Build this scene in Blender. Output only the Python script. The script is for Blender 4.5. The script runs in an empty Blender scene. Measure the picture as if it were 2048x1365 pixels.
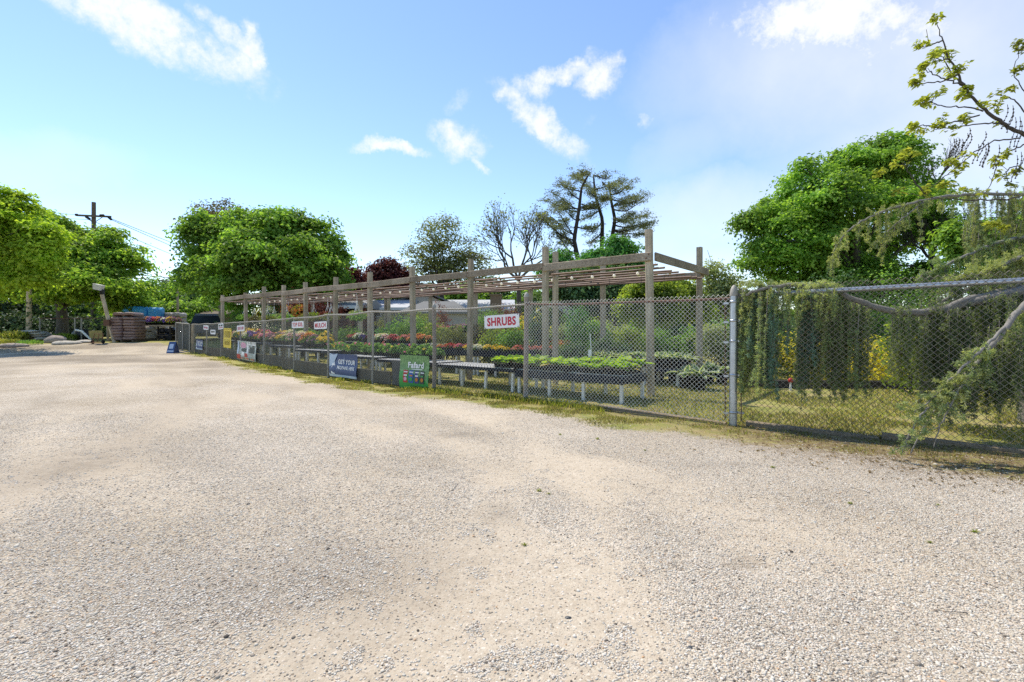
import bpy, math, random
import numpy as np
from mathutils import Vector

R = math.radians
rng = np.random.default_rng(7)
random.seed(7)
scene = bpy.context.scene
COL = scene.collection

# ---------------------------------------------------------------- camera numbers (level, about 17 mm)
F, CX, HZ, H = 960.0, 1024.0, 665.0, 1.35


def sstep(a, b, x):
    t = np.clip((np.asarray(x, float) - a) / (b - a), 0, 1)
    return t * t * (3 - 2 * t)


def hash3(ix, iy, iz, seed):
    n = (ix * 73856093) ^ (iy * 19349663) ^ (iz * 83492791) ^ (seed * 2654435)
    n = (n ^ (n >> 13)) * 1274126177
    n = n ^ (n >> 16)
    return (n & 0xFFFF) / 65535.0


def vnoise(p, seed=0):
    p = np.asarray(p, float)
    i = np.floor(p).astype(np.int64)
    f = p - i
    f = f * f * (3 - 2 * f)
    out = 0
    for dx in (0, 1):
        for dy in (0, 1):
            for dz in (0, 1):
                w = (f[:, 0] if dx else 1 - f[:, 0]) * (f[:, 1] if dy else 1 - f[:, 1]) * (f[:, 2] if dz else 1 - f[:, 2])
                out = out + w * hash3(i[:, 0] + dx, i[:, 1] + dy, i[:, 2] + dz, seed)
    return out


def fbm(p, seed=0, o=3):
    p = np.asarray(p, float)
    s, a, t = 0, 1.0, 0
    for k in range(o):
        s = s + a * vnoise(p * 2 ** k, seed + k)
        t += a
        a *= .5
    return s / t


def n2(x, y, sc, seed=0, o=3):
    x = np.atleast_1d(np.asarray(x, float)); y = np.atleast_1d(np.asarray(y, float))
    return fbm(np.stack([x * sc, y * sc, np.zeros_like(x)], 1), seed, o)


def gz(x, y):
    """height of the ground: flat lot, rising beyond the gate on the left"""
    x = np.asarray(x, float); y = np.asarray(y, float)
    r = np.interp(y, [15, 19, 23, 26, 30, 34, 45, 60], [0, .06, .18, .24, .66, .85, 1.0, 1.0])
    return r * sstep(-4, -9, x) if False else r * (1 - sstep(-9, -4, x))


def at(u, v, Y):
    return np.array([(u - CX) / F * Y, Y, H + (HZ - v) / F * Y])


def gu(u, Y):
    """ground point in pixel column u at distance Y"""
    x = (u - CX) / F * Y
    return np.array([x, Y, float(gz(x, Y))])


def gp(u, v):
    """ground point seen at photo pixel (u, v)"""
    for Y in np.arange(1.5, 90, .02):
        x = (u - CX) / F * Y
        if H + (HZ - v) / F * Y <= gz(x, Y):
            return np.array([x, Y, float(gz(x, Y))])
    return gu(u, 60)


# ---------------------------------------------------------------- mesh building
class MB:
    def __init__(s):
        s.v = []; s.li = []; s.lt = []; s.mi = []; s.sm = []; s.n = 0

    def add(s, v, f, mat=0, smooth=False):
        v = np.asarray(v, float).reshape(-1, 3)
        if isinstance(f, np.ndarray):
            lt = np.full(len(f), f.shape[1]); li = f.ravel()
        else:
            lt = np.array([len(q) for q in f]); li = np.array([i for q in f for i in q])
        s.v.append(v); s.li.append(li.astype(np.int64) + s.n); s.lt.append(lt)
        s.mi.append(np.full(len(lt), mat)); s.sm.append(np.full(len(lt), smooth))
        s.n += len(v)
        return s

    def verts(s):
        return np.concatenate(s.v)

    def mesh(s, name, mats, off=(0, 0, 0)):
        me = bpy.data.meshes.new(name)
        v = np.concatenate(s.v) - np.asarray(off, float)
        li = np.concatenate(s.li); lt = np.concatenate(s.lt)
        me.vertices.add(len(v)); me.vertices.foreach_set('co', v.astype(np.float32).ravel())
        me.loops.add(len(li)); me.loops.foreach_set('vertex_index', li.astype(np.int32))
        me.polygons.add(len(lt))
        me.polygons.foreach_set('loop_start', np.concatenate([[0], np.cumsum(lt)[:-1]]).astype(np.int32))
        me.polygons.foreach_set('material_index', np.concatenate(s.mi).astype(np.int32))
        me.polygons.foreach_set('use_smooth', np.concatenate(s.sm).astype(bool))
        for m in (mats if isinstance(mats, (list, tuple)) else [mats]):
            me.materials.append(m)
        me.update(calc_edges=True)
        return me

    def build(s, name, mats, parent=None, label=None, cat=None, group=None, kind=None):
        v = s.verts()
        if parent is not None:
            off = ORG[parent.name]
            loc = (0, 0, 0)
        else:
            loc = off = (float(v[:, 0].mean()), float(v[:, 1].mean()), float(v[:, 2].min()))
            if kind:
                loc = off = (0, 0, 0)
        o = bpy.data.objects.new(name, s.mesh(name, mats, off))
        COL.objects.link(o)
        o.location = loc
        o.parent = parent
        ORG[o.name] = np.array(off, float)
        tag(o, label, cat, group, kind)
        return o


ORG = {}


def tag(o, label=None, cat=None, group=None, kind=None):
    if label: o['label'] = label
    if cat: o['category'] = cat
    if group: o['group'] = group
    if kind: o['kind'] = kind


def thing(name, loc, label, cat, group=None):
    o = bpy.data.objects.new(name, None)
    o.empty_display_size = .2
    COL.objects.link(o)
    o.location = [float(c) for c in loc]
    ORG[o.name] = np.array(loc, float)
    tag(o, label, cat, group)
    return o


def copy_tree(o, parent=None):
    c = o.copy(); COL.objects.link(c); c.parent = parent
    for ch in list(o.children):
        copy_tree(ch, c)
    return c


def place(o, loc, rz=0.0, sc=1.0, label=None, group=None):
    o.location = [float(c) for c in loc]
    o.rotation_euler = (0, 0, rz)
    o.scale = (sc, sc, sc)
    if label: o['label'] = label
    if group: o['group'] = group
    return o


BOXF = np.array([[0, 3, 2, 1], [4, 5, 6, 7], [0, 1, 5, 4], [1, 2, 6, 5], [2, 3, 7, 6], [3, 0, 4, 7]])
BOXV = np.array([[-1, -1, -1], [1, -1, -1], [1, 1, -1], [-1, 1, -1], [-1, -1, 1], [1, -1, 1], [1, 1, 1], [-1, 1, 1]], float) * .5


def box(mb, c, size, ax=(1, 0, 0), mat=0, tilt=None):
    """box with its x side along horizontal direction ax"""
    ax = np.array([ax[0], ax[1], 0.]); ax /= np.linalg.norm(ax)
    ay = np.array([-ax[1], ax[0], 0.])
    az = np.array([0, 0, 1.])
    if tilt is not None:
        ay2 = ay * math.cos(tilt) + az * math.sin(tilt); az = -ay * math.sin(tilt) + az * math.cos(tilt); ay = ay2
    v = BOXV * np.asarray(size, float)
    mb.add(np.asarray(c, float) + v[:, :1] * ax + v[:, 1:2] * ay + v[:, 2:] * az, BOXF, mat)
    return mb


def beam(mb, p0, p1, w, h, mat=0, bev=.006):
    """squared timber from p0 to p1 with softened edges"""
    p0 = np.asarray(p0, float); p1 = np.asarray(p1, float)
    d = p1 - p0; d /= np.linalg.norm(d)
    up = np.array([0, 0, 1.]) if abs(d[2]) < .9 else np.array([0, 1., 0])
    if abs(d[2]) >= .9: up = np.array([PB[0], PB[1], 0.])
    s = np.cross(d, up); s /= np.linalg.norm(s); t = np.cross(s, d)
    b = min(bev, w * .3, h * .3)
    a, c = w / 2, h / 2
    prof = [(-a + b, -c), (a - b, -c), (a, -c + b), (a, c - b), (a - b, c), (-a + b, c), (-a, c - b), (-a, -c + b)]
    r = np.array([s * x + t * y for x, y in prof])
    n = 8
    v = np.concatenate([p0 + r, p1 + r])
    f = [[i, (i + 1) % n, n + (i + 1) % n, n + i] for i in range(n)] + [list(range(n))[::-1], list(range(n, 2 * n))]
    mb.add(v, f, mat)
    return mb


PB = np.array([.655, .756]); PA = np.array([-.756, .655])


def tube(mb, pts, rad, n=6, mat=0, smooth=True, cap=True):
    pts = np.asarray(pts, float)
    k = len(pts)
    rad = np.full(k, rad) if np.isscalar(rad) else np.asarray(rad, float)
    tg = np.gradient(pts, axis=0)
    tg /= np.linalg.norm(tg, axis=1)[:, None] + 1e-9
    up = np.array([0, 0, 1.]) if abs(tg[:, 2]).mean() < .8 else np.array([0, 1., 0.])
    s = np.cross(tg, up); s /= np.linalg.norm(s, axis=1)[:, None] + 1e-9
    t = np.cross(s, tg)
    a = np.arange(n) * 2 * math.pi / n
    ring = pts[:, None] + rad[:, None, None] * (np.cos(a)[None, :, None] * s[:, None] + np.sin(a)[None, :, None] * t[:, None])
    i = np.arange(k - 1)[:, None] * n; j = np.arange(n)[None]; j2 = (j + 1) % n
    f = np.stack([i + j, i + j2, i + n + j2, i + n + j], -1).reshape(-1, 4)
    mb.add(ring.reshape(-1, 3), f, mat, smooth)
    if cap and n > 3:
        mb.add(ring[0], [list(range(n))[::-1]], mat)
        mb.add(ring[-1], [list(range(n))], mat)
    return mb


def lathe(mb, c, prof, n=12, mat=0, smooth=True):
    a = np.arange(n) * 2 * math.pi / n
    v = np.array([[r * math.cos(q), r * math.sin(q), z] for r, z in prof for q in a]) + np.asarray(c, float)
    k = len(prof)
    f = np.array([[i * n + j, i * n + (j + 1) % n, (i + 1) * n + (j + 1) % n, (i + 1) * n + j] for i in range(k - 1) for j in range(n)])
    mb.add(v, f, mat, smooth)
    return mb


def unit(v):
    return v / (np.linalg.norm(v, axis=-1, keepdims=True) + 1e-9)


def leaves(mb, c, nrm, size, mat=0, aspect=.62, fold=.18, rg=None, along=None):
    """one folded kite per leaf, lying across its normal"""
    rg = rg or rng
    c = np.asarray(c, float); N = len(c)
    nrm = unit(nrm)
    size = np.broadcast_to(size, (N,))[:, None]
    t = along if along is not None else rg.normal(size=(N, 3))
    t = unit(t - (t * nrm).sum(1)[:, None] * nrm)
    b = np.cross(nrm, t)
    v = np.stack([c - t * size * .5, c + b * size * aspect * .5 + nrm * size * fold - t * size * .08,
                  c + t * size * .5 - nrm * size * fold * .6, c - b * size * aspect * .5 + nrm * size * fold - t * size * .08], 1)
    mb.add(v.reshape(-1, 3), np.arange(4 * N).reshape(N, 4), mat)
    return mb


def sphere_dirs(n, rg=None):
    rg = rg or rng
    return unit(rg.normal(size=(n, 3)))


# unit icosphere (42 verts) for stones and the like
def _ico(sub):
    t = (1 + 5 ** .5) / 2
    v = [(-1, t, 0), (1, t, 0), (-1, -t, 0), (1, -t, 0), (0, -1, t), (0, 1, t), (0, -1, -t), (0, 1, -t), (t, 0, -1), (t, 0, 1), (-t, 0, -1), (-t, 0, 1)]
    f = [(0, 11, 5), (0, 5, 1), (0, 1, 7), (0, 7, 10), (0, 10, 11), (1, 5, 9), (5, 11, 4), (11, 10, 2), (10, 7, 6), (7, 1, 8), (3, 9, 4), (3, 4, 2), (3, 2, 6), (3, 6, 8), (3, 8, 9), (4, 9, 5), (2, 4, 11), (6, 2, 10), (8, 6, 7), (9, 8, 1)]
    v = [np.array(q, float) / np.linalg.norm(q) for q in v]
    for _ in range(sub):
        cache = {}; nf = []
        def mid(a, b):
            k = (min(a, b), max(a, b))
            if k not in cache:
                m = v[a] + v[b]; v.append(m / np.linalg.norm(m)); cache[k] = len(v) - 1
            return cache[k]
        for a, b, c in f:
            ab, bc, ca = mid(a, b), mid(b, c), mid(c, a)
            nf += [(a, ab, ca), (b, bc, ab), (c, ca, bc), (ab, bc, ca)]
        f = nf
    return np.array(v), np.array(f)


ICO0, ICO1, ICO2, ICO3 = _ico(0), _ico(1), _ico(2), _ico(3)


def rock(mb, c, r, seed, mat=0, rough=.35, ico=ICO2):
    v, f = ico
    d = 1 + rough * (fbm(v * 1.4 + seed * 3.1, seed) - .5) * 2
    mb.add(np.asarray(c, float) + v * d[:, None] * np.asarray(r, float), f, mat, True)
    return mb


def text_geo(body, bold=.02, spacing=1.0):
    """lettering as flat polygons, scaled into the unit box"""
    cu = bpy.data.curves.new('txt', 'FONT')
    cu.body = body; cu.offset = bold; cu.space_character = spacing * 1.06; cu.align_x = 'CENTER'
    cu.resolution_u = 3
    ob = bpy.data.objects.new('txt', cu); COL.objects.link(ob)
    dg = bpy.context.evaluated_depsgraph_get()
    me = bpy.data.meshes.new_from_object(ob.evaluated_get(dg))
    v = np.array([x.co[:] for x in me.vertices]); f = [list(p.vertices) for p in me.polygons]
    bpy.data.objects.remove(ob); bpy.data.curves.remove(cu); bpy.data.meshes.remove(me)
    lo, hi = v.min(0), v.max(0)
    return (v[:, :2] - lo[:2]) / (hi[:2] - lo[:2]), f


# ---------------------------------------------------------------- materials
def nmat(name):
    m = bpy.data.materials.new(name); m.use_nodes = True
    nt = m.node_tree
    b = nt.nodes['Principled BSDF']
    return m, nt, b


def N(nt, typ, **kw):
    n = nt.nodes.new(typ)
    for k, v in kw.items():
        if k.startswith('i_'):
            n.inputs[k[2:].replace('_', ' ')].default_value = v
        else:
            setattr(n, k, v)
    return n


def ramp(nt, fac, stops):
    r = nt.nodes.new('ShaderNodeValToRGB')
    el = r.color_ramp.elements
    while len(el) < len(stops): el.new(.5)
    for e, (p, c) in zip(el, stops):
        e.position = p; e.color = (*c, 1) if len(c) == 3 else c
    nt.links.new(fac, r.inputs['Fac'])
    return r.outputs['Color']


def mixc(nt, fac, a, b, mode='MIX'):
    m = nt.nodes.new('ShaderNodeMix'); m.data_type = 'RGBA'; m.blend_type = mode
    for s, x in ((m.inputs['Factor'], fac), (m.inputs['A'], a), (m.inputs['B'], b)):
        if isinstance(x, bpy.types.NodeSocket): nt.links.new(x, s)
        elif isinstance(x, (int, float)): s.default_value = x
        else: s.default_value = (*x, 1)
    return m.outputs['Result']


def mth(nt, op, a, b=None, c=None, clamp=False):
    m = nt.nodes.new('ShaderNodeMath'); m.operation = op; m.use_clamp = clamp
    for i, x in enumerate((a, b, c)):
        if x is None: continue
        if isinstance(x, bpy.types.NodeSocket): nt.links.new(x, m.inputs[i])
        else: m.inputs[i].default_value = x
    return m.outputs[0]


def coords(nt, scale=(1, 1, 1), rot=(0, 0, 0), kind='Object'):
    tc = nt.nodes.new('ShaderNodeTexCoord')
    mp = nt.nodes.new('ShaderNodeMapping')
    mp.inputs['Scale'].default_value = scale; mp.inputs['Rotation'].default_value = rot
    nt.links.new(tc.outputs[kind], mp.inputs['Vector'])
    return mp.outputs['Vector']


def noise(nt, vec, scale, detail=4, rough=.6, out='Fac'):
    n = nt.nodes.new('ShaderNodeTexNoise')
    n.inputs['Scale'].default_value = scale; n.inputs['Detail'].default_value = detail; n.inputs['Roughness'].default_value = rough
    if vec is not None: nt.links.new(vec, n.inputs['Vector'])
    return n.outputs[out]


def bump(nt, b, h, strength=.4, dist=.02):
    n = nt.nodes.new('ShaderNodeBump')
    n.inputs['Strength'].default_value = strength; n.inputs['Distance'].default_value = dist
    nt.links.new(h, n.inputs['Height']); nt.links.new(n.outputs['Normal'], b.inputs['Normal'])


def surf(name, c1, c2=None, rough=.7, metal=0.0, sc=6, stretch=(1, 1, 1), rot=(0, 0, 0), bmp=.25, bd=.01, spots=None, spec=.4, vary=0.0):
    """two-tone weathered surface"""
    m, nt, b = nmat(name)
    vec = coords(nt, stretch, rot)
    c2 = c2 or tuple(x * .65 for x in c1)
    n1 = noise(nt, vec, sc, 6, .65)
    col = ramp(nt, n1, [(.3, c2), (.7, c1)])
    if spots:
        n2_ = noise(nt, vec, sc * spots[1], 5, .7)
        f = ramp(nt, n2_, [(spots[2], (0, 0, 0)), (spots[2] + .08, (1, 1, 1))])
        col = mixc(nt, f, col, spots[0])
    if vary:
        oi = nt.nodes.new('ShaderNodeObjectInfo')
        col = mixc(nt, 1.0, col, ramp(nt, oi.outputs['Random'], [(0, (1 - vary, 1 - vary, 1 - vary * 1.1)), (1, (1 + vary * .4, 1 + vary * .35, 1 + vary * .25))]), 'MULTIPLY')
        big_ = noise(nt, coords(nt, (1, 1, 1)), 1.3, 4, .7)
        col = mixc(nt, 1.0, col, ramp(nt, big_, [(.35, (.66, .64, .60)), (.6, (1.06, 1.05, 1.03))]), 'MULTIPLY')
    nt.links.new(col, b.inputs['Base Color'])
    b.inputs['Roughness'].default_value = rough; b.inputs['Metallic'].default_value = metal
    b.inputs['Specular IOR Level'].default_value = spec
    if bmp: bump(nt, b, noise(nt, vec, sc * 4, 5, .7), bmp, bd)
    return m


def leafmat(name, c1, c2, c3=None, trans=.4, gloss=.35, tcol=1.25, big=.35, lift=True):
    """leaf tone differs from leaf to leaf and clump to clump; light comes through"""
    m, nt, b = nmat(name)
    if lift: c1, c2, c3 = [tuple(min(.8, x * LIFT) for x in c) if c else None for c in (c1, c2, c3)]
    trans = min(.5, trans + .06)
    g = nt.nodes.new('ShaderNodeNewGeometry')
    vec = coords(nt)
    col = ramp(nt, g.outputs['Random Per Island'], [(0, c1), (.55, c2), (1, c3 or c2)])
    bign = ramp(nt, noise(nt, vec, .55, 2, .5), [(.35, (1 - big,) * 3), (.65, (1 + big * .4,) * 3)])
    col = mixc(nt, 1.0, col, bign, 'MULTIPLY')
    nt.links.new(col, b.inputs['Base Color'])
    b.inputs['Roughness'].default_value = gloss + .2
    b.inputs['Specular IOR Level'].default_value = .25
    t = nt.nodes.new('ShaderNodeBsdfTranslucent')
    tc = mixc(nt, 1.0, col, (tcol * 1.25, tcol * 1.25, tcol * .6), 'MULTIPLY')
    nt.links.new(tc, t.inputs['Color'])
    mx = nt.nodes.new('ShaderNodeMixShader'); mx.inputs[0].default_value = trans
    nt.links.new(b.outputs[0], mx.inputs[1]); nt.links.new(t.outputs[0], mx.inputs[2])
    nt.links.new(mx.outputs[0], nt.nodes['Material Output'].inputs['Surface'])
    return m


M = {}
M['wood_post'] = surf('weathered_post_wood', (.70, .60, .46), (.36, .30, .22), .88, sc=3, stretch=(18, 18, .6), bmp=.9, bd=.014, spots=((.10, .08, .055), 2.2, .65), spec=.2, vary=.3)
_pr = (0, 0, -math.atan2(PA[1], PA[0]))
M['wood_beam'] = surf('weathered_beam_wood', (.52, .44, .34), (.22, .175, .13), .88, sc=3, stretch=(.7, 12, 12), rot=_pr, bmp=.9, bd=.014, spots=((.055, .045, .035), 1.6, .59), spec=.2, vary=.3)
M['wood_board'] = surf('grey_board', (.15, .135, .105), (.08, .072, .058), .9, sc=4, stretch=(1, 1, 8), bmp=.4, spec=.15)
M['wood_kerb'] = surf('kerb_timber', (.36, .29, .20), (.18, .14, .095), .9, sc=6, stretch=(2, 2, 8), bmp=.7, spots=((.09, .07, .045), 2, .55), spec=.15)
M['wood_brown'] = surf('brown_wood', (.16, .12, .08), (.08, .06, .04), .85, sc=8)
M['galv'] = surf('galvanised_steel', (.50, .53, .56), (.36, .38, .41), .38, .75, sc=14, bmp=.05, spots=((.32, .30, .28), 1.5, .68))
M['wire'] = surf('zinc_wire', (.68, .66, .60), (.52, .50, .45), .5, .15, sc=3, bmp=0)
M['wire_mid'] = surf('grey_wire', (.34, .33, .29), (.24, .23, .20), .6, .2, sc=3, bmp=0)
M['wire_old'] = surf('old_brown_wire', (.27, .24, .19), (.17, .145, .11), .7, .1, sc=3, bmp=0)
M['steel_old'] = surf('weathered_steel', (.42, .40, .35), (.28, .26, .22), .7, .2, sc=9, bmp=.15, spots=((.22, .12, .07), 1.6, .66))
M['rust'] = surf('rusty_rail', (.19, .10, .065), (.10, .055, .04), .85, .1, sc=12, bmp=.3)
M['brown_post'] = surf('brown_fence_post', (.34, .29, .24), (.22, .18, .15), .85, .05, sc=9, bmp=.3, spots=((.17, .09, .06), 1.4, .62))
M['purlin'] = surf('brown_pipe', (.27, .175, .125), (.16, .10, .075), .6, .1, sc=9, bmp=.1)
M['cable'] = surf('black_cable', (.02, .02, .02), None, .6, sc=5, bmp=0)
M['pvc'] = surf('white_plastic', (.86, .85, .81), (.74, .73, .68), .5, sc=5, bmp=.05, spots=((.52, .49, .41), 2.0, .68))
M['bench_top'] = surf('grey_wire_bench', (.64, .63, .60), (.48, .48, .46), .6, .1, sc=30, bmp=.4, bd=.01)
M['apron'] = surf('dark_bench_edge', (.016, .022, .040), (.010, .013, .022), .75, sc=7, bmp=.15, spec=.15)
M['pot'] = surf('black_nursery_pot', (.014, .015, .017), (.010, .010, .011), .6, sc=10, bmp=.05, spec=.2)
M['pot_rim'] = surf('tan_pot_rim', (.36, .31, .22), (.24, .2, .14), .8, sc=20, bmp=.1)
M['soil'] = surf('potting_soil', (.035, .025, .018), None, .95, sc=50, bmp=.5)
M['bulb'] = None
M['white_paint'] = surf('white_sign_paint', (.78, .78, .77), (.72, .72, .71), .5, sc=5, bmp=.02)
M['red_letter'] = surf('red_lettering', (.50, .02, .045), (.44, .018, .04), .5, sc=8, bmp=0)
M['pale_letter'] = surf('faded_red_lettering', (.45, .12, .16), (.5, .2, .24), .6, sc=8, bmp=0)
M['navy'] = surf('navy_vinyl', (.035, .075, .20), (.028, .06, .17), .45, sc=3, bmp=.1)
M['paleblue'] = surf('pale_blue_vinyl', (.45, .55, .68), (.36, .46, .60), .5, sc=4, bmp=.05)
M['yellow'] = surf('yellow_vinyl', (.80, .60, .06), (.72, .53, .05), .5, sc=3, bmp=.1)
M['olive_letter'] = surf('olive_lettering', (.36, .28, .05), None, .6, sc=5, bmp=0)
M['green_vinyl'] = surf('green_vinyl', (.05, .33, .07), (.035, .26, .05), .45, sc=3, bmp=.1)
M['leaf_print'] = surf('leaf_print', (.30, .48, .20), (.02, .10, .02), .5, sc=26, bmp=0, spots=((.62, .70, .55), 1.3, .64))
M['red'] = surf('red_ink', (.55, .03, .03), None, .5, bmp=0)
M['blue'] = surf('blue_ink', (.04, .12, .42), None, .5, bmp=0)
M['purple_ink'] = surf('dark_blue_ink', (.06, .06, .22), None, .5, bmp=0)
M['orange'] = surf('orange_ink', (.65, .24, .03), None, .5, bmp=0)
M['pinkp'] = surf('pink_ink', (.75, .38, .50), None, .5, bmp=0)
M['darkp'] = surf('dark_print', (.05, .06, .05), None, .5, sc=14, bmp=0)
M['photo_print'] = surf('pale_photo_print', (.62, .68, .64), (.10, .13, .10), .5, sc=14, bmp=0, spots=((.55, .16, .12), 1.2, .60))
M['bark'] = surf('grey_bark', (.13, .115, .10), (.06, .052, .045), .95, sc=5, stretch=(6, 6, 1), bmp=.8, bd=.03)
M['bark_pale'] = surf('pale_bark', (.28, .26, .23), (.16, .15, .13), .9, sc=12, stretch=(3, 3, 3), bmp=.5, bd=.01)
M['bark_dark'] = surf('dark_bark', (.05, .042, .036), (.03, .025, .022), .95, sc=6, bmp=.4)
M['stone'] = surf('pale_stone', (.52, .49, .44), (.34, .31, .27), .9, sc=6, bmp=.4)
M['boulder'] = surf('pink_grey_boulder', (.38, .32, .29), (.24, .20, .18), .9, sc=5, bmp=.4)
M['dark_plastic'] = surf('dark_grey_plastic', (.06, .065, .07), (.045, .05, .055), .5, sc=4, bmp=.05)
M['bag_brown'] = surf('brown_plastic_bag', (.27, .18, .155), (.17, .11, .095), .38, sc=7, bmp=.5, bd=.03, spots=((.36, .27, .24), 1.4, .62))
M['bag_beige'] = surf('beige_plastic_bag', (.46, .42, .36), (.30, .26, .22), .4, sc=7, bmp=.5, bd=.03)
M['bag_dark'] = surf('black_plastic_bag', (.03, .03, .04), (.02, .02, .022), .4, sc=7, bmp=.4, bd=.03)
M['wrap_blue'] = surf('blue_plastic_wrap', (.06, .40, .72), (.03, .22, .50), .35, sc=4, bmp=.8, bd=.06, spots=((.45, .65, .80), 1.6, .62))
M['roof_grey'] = surf('grey_roof_shingle', (.30, .30, .30), (.22, .22, .22), .9, sc=14, bmp=.3)
M['roof_dark'] = surf('dark_grey_roof', (.20, .205, .20), (.15, .15, .145), .9, sc=14, bmp=.3)
M['roof_pale'] = surf('pale_grey_roof', (.50, .52, .55), (.44, .46, .49), .8, sc=10, bmp=.2)
M['siding'] = surf('cream_siding', (.60, .55, .48), (.54, .49, .43), .8, sc=4, stretch=(.2, .2, 12), bmp=.3)
M['wall_grey'] = surf('grey_house_wall', (.40, .39, .37), (.34, .33, .31), .8, sc=4, bmp=.2)
M['trim'] = surf('white_trim', (.72, .72, .70), (.64, .64, .62), .6, sc=4, bmp=.02)
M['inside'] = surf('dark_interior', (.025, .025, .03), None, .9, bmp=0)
M['brick'] = surf('brown_chimney_brick', (.26, .19, .13), (.18, .125, .085), .9, sc=9, bmp=.4)
M['car_paint'] = surf('dark_blue_car_paint', (.03, .04, .06), (.025, .032, .05), .25, .2, sc=2, bmp=0, spec=.6)
M['car_glass'] = surf('dark_car_glass', (.03, .04, .05), None, .08, bmp=0, spec=.8)
M['rubber'] = surf('black_rubber', (.02, .02, .02), None, .8, bmp=.1)
M['hoop'] = surf('white_hoop_pipe', (.6, .62, .62), None, .5, bmp=0)
M['hand_truck'] = surf('rusty_red_frame', (.22, .10, .05), (.12, .06, .035), .8, sc=8, bmp=.2)
M['hay'] = surf('yellow_board', (.45, .36, .14), (.34, .26, .09), .8, sc=6, bmp=.2)

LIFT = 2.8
LM = {}
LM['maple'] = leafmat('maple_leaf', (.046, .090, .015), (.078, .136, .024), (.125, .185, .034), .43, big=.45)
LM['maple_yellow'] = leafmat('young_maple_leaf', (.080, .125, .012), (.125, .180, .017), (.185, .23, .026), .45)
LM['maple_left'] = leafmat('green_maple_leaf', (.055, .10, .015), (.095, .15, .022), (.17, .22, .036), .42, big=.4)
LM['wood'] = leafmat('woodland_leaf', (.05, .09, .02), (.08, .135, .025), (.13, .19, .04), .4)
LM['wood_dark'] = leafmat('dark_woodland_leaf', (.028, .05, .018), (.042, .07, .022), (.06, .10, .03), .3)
LM['wood_deep'] = leafmat('dark_conifer_leaf', (.014, .026, .012), (.024, .04, .016), (.035, .055, .02), .15)  # darkest of the tree leaf tones
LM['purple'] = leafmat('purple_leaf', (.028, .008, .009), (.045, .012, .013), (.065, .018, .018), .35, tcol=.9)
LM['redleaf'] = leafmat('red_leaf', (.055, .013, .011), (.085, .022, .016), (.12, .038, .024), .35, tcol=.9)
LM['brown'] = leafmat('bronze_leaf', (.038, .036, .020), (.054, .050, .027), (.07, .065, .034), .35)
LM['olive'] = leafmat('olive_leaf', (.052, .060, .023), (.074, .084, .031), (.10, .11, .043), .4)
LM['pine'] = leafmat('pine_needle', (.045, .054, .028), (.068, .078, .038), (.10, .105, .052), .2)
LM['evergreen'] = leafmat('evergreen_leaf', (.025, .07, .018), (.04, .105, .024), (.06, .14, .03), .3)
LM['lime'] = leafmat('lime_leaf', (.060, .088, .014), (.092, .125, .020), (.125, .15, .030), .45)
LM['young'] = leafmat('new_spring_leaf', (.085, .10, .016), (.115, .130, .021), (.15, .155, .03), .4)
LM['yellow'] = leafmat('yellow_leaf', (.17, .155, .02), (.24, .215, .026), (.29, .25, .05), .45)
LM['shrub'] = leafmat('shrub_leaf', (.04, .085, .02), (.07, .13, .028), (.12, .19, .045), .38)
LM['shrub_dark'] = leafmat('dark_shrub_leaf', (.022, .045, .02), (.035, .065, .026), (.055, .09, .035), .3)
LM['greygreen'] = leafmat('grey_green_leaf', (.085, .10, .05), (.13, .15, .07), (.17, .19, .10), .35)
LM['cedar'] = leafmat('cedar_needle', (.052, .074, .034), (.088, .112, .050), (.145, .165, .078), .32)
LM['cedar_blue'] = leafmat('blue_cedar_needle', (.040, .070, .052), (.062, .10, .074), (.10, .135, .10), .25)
LM['cedar_gold'] = leafmat('olive_gold_cedar_needle', (.10, .115, .046), (.135, .15, .060), (.175, .185, .080), .32)  # lighter olive-gold needle tone
LM['hosta'] = leafmat('lime_hosta_leaf', (.16, .30, .025), (.26, .42, .035), (.38, .50, .06), .4, big=.1, lift=False)
LM['hosta_old'] = leafmat('yellowed_hosta_leaf', (.5, .40, .12), (.55, .45, .18), None, .35, big=.1, lift=False)
LM['varieg_edge'] = leafmat('white_edged_hosta_leaf', (.42, .48, .30), (.5, .55, .38), None, .35, big=.1, lift=False)
LM['varieg'] = leafmat('grey_green_hosta_leaf', (.07, .14, .06), (.10, .19, .08), None, .35, big=.1, lift=False)
LM['bedding'] = leafmat('bedding_leaf', (.032, .070, .016), (.050, .100, .022), (.080, .135, .034), .38, big=.1)
for nm_, c_ in dict(yellow=(.80, .58, .03), white=(.80, .78, .70), pink=(.72, .20, .32), red=(.52, .05, .06), orange=(.66, .25, .06), purple=(.24, .12, .46), salmon=(.60, .20, .16), mauve=(.38, .20, .30), palepink=(.72, .48, .50)).items():
    LM['f_' + nm_] = leafmat(nm_ + '_petal', tuple(x * .85 for x in c_), c_, None, .3, tcol=.9, big=.05, lift=False)
LM['grass'] = leafmat('grass_blade', (.17, .24, .04), (.29, .32, .07), (.48, .42, .17), .42, lift=False)
LM['grass_dry'] = leafmat('dry_grass_blade', (.18, .175, .065), (.29, .245, .115), (.40, .33, .17), .35, lift=False)
LM['litter'] = leafmat('fallen_leaf', (.17, .115, .065), (.26, .19, .11), (.38, .29, .18), .25, lift=False)

m, nt, b = nmat('frosted_bulb')
b.inputs['Base Color'].default_value = (.85, .80, .68, 1); b.inputs['Roughness'].default_value = .2
b.inputs['Emission Color'].default_value = (1, .88, .66, 1); b.inputs['Emission Strength'].default_value = .12
M['bulb'] = m
SKY_SAT=1.04; SKY_HUE=.503; SKY_MUL=(.99,.985,.985); CLOUD_COL=(4.55,4.6,4.6); SKY_STR=.134; EXPO=0.82
DENOISE=False
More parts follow.
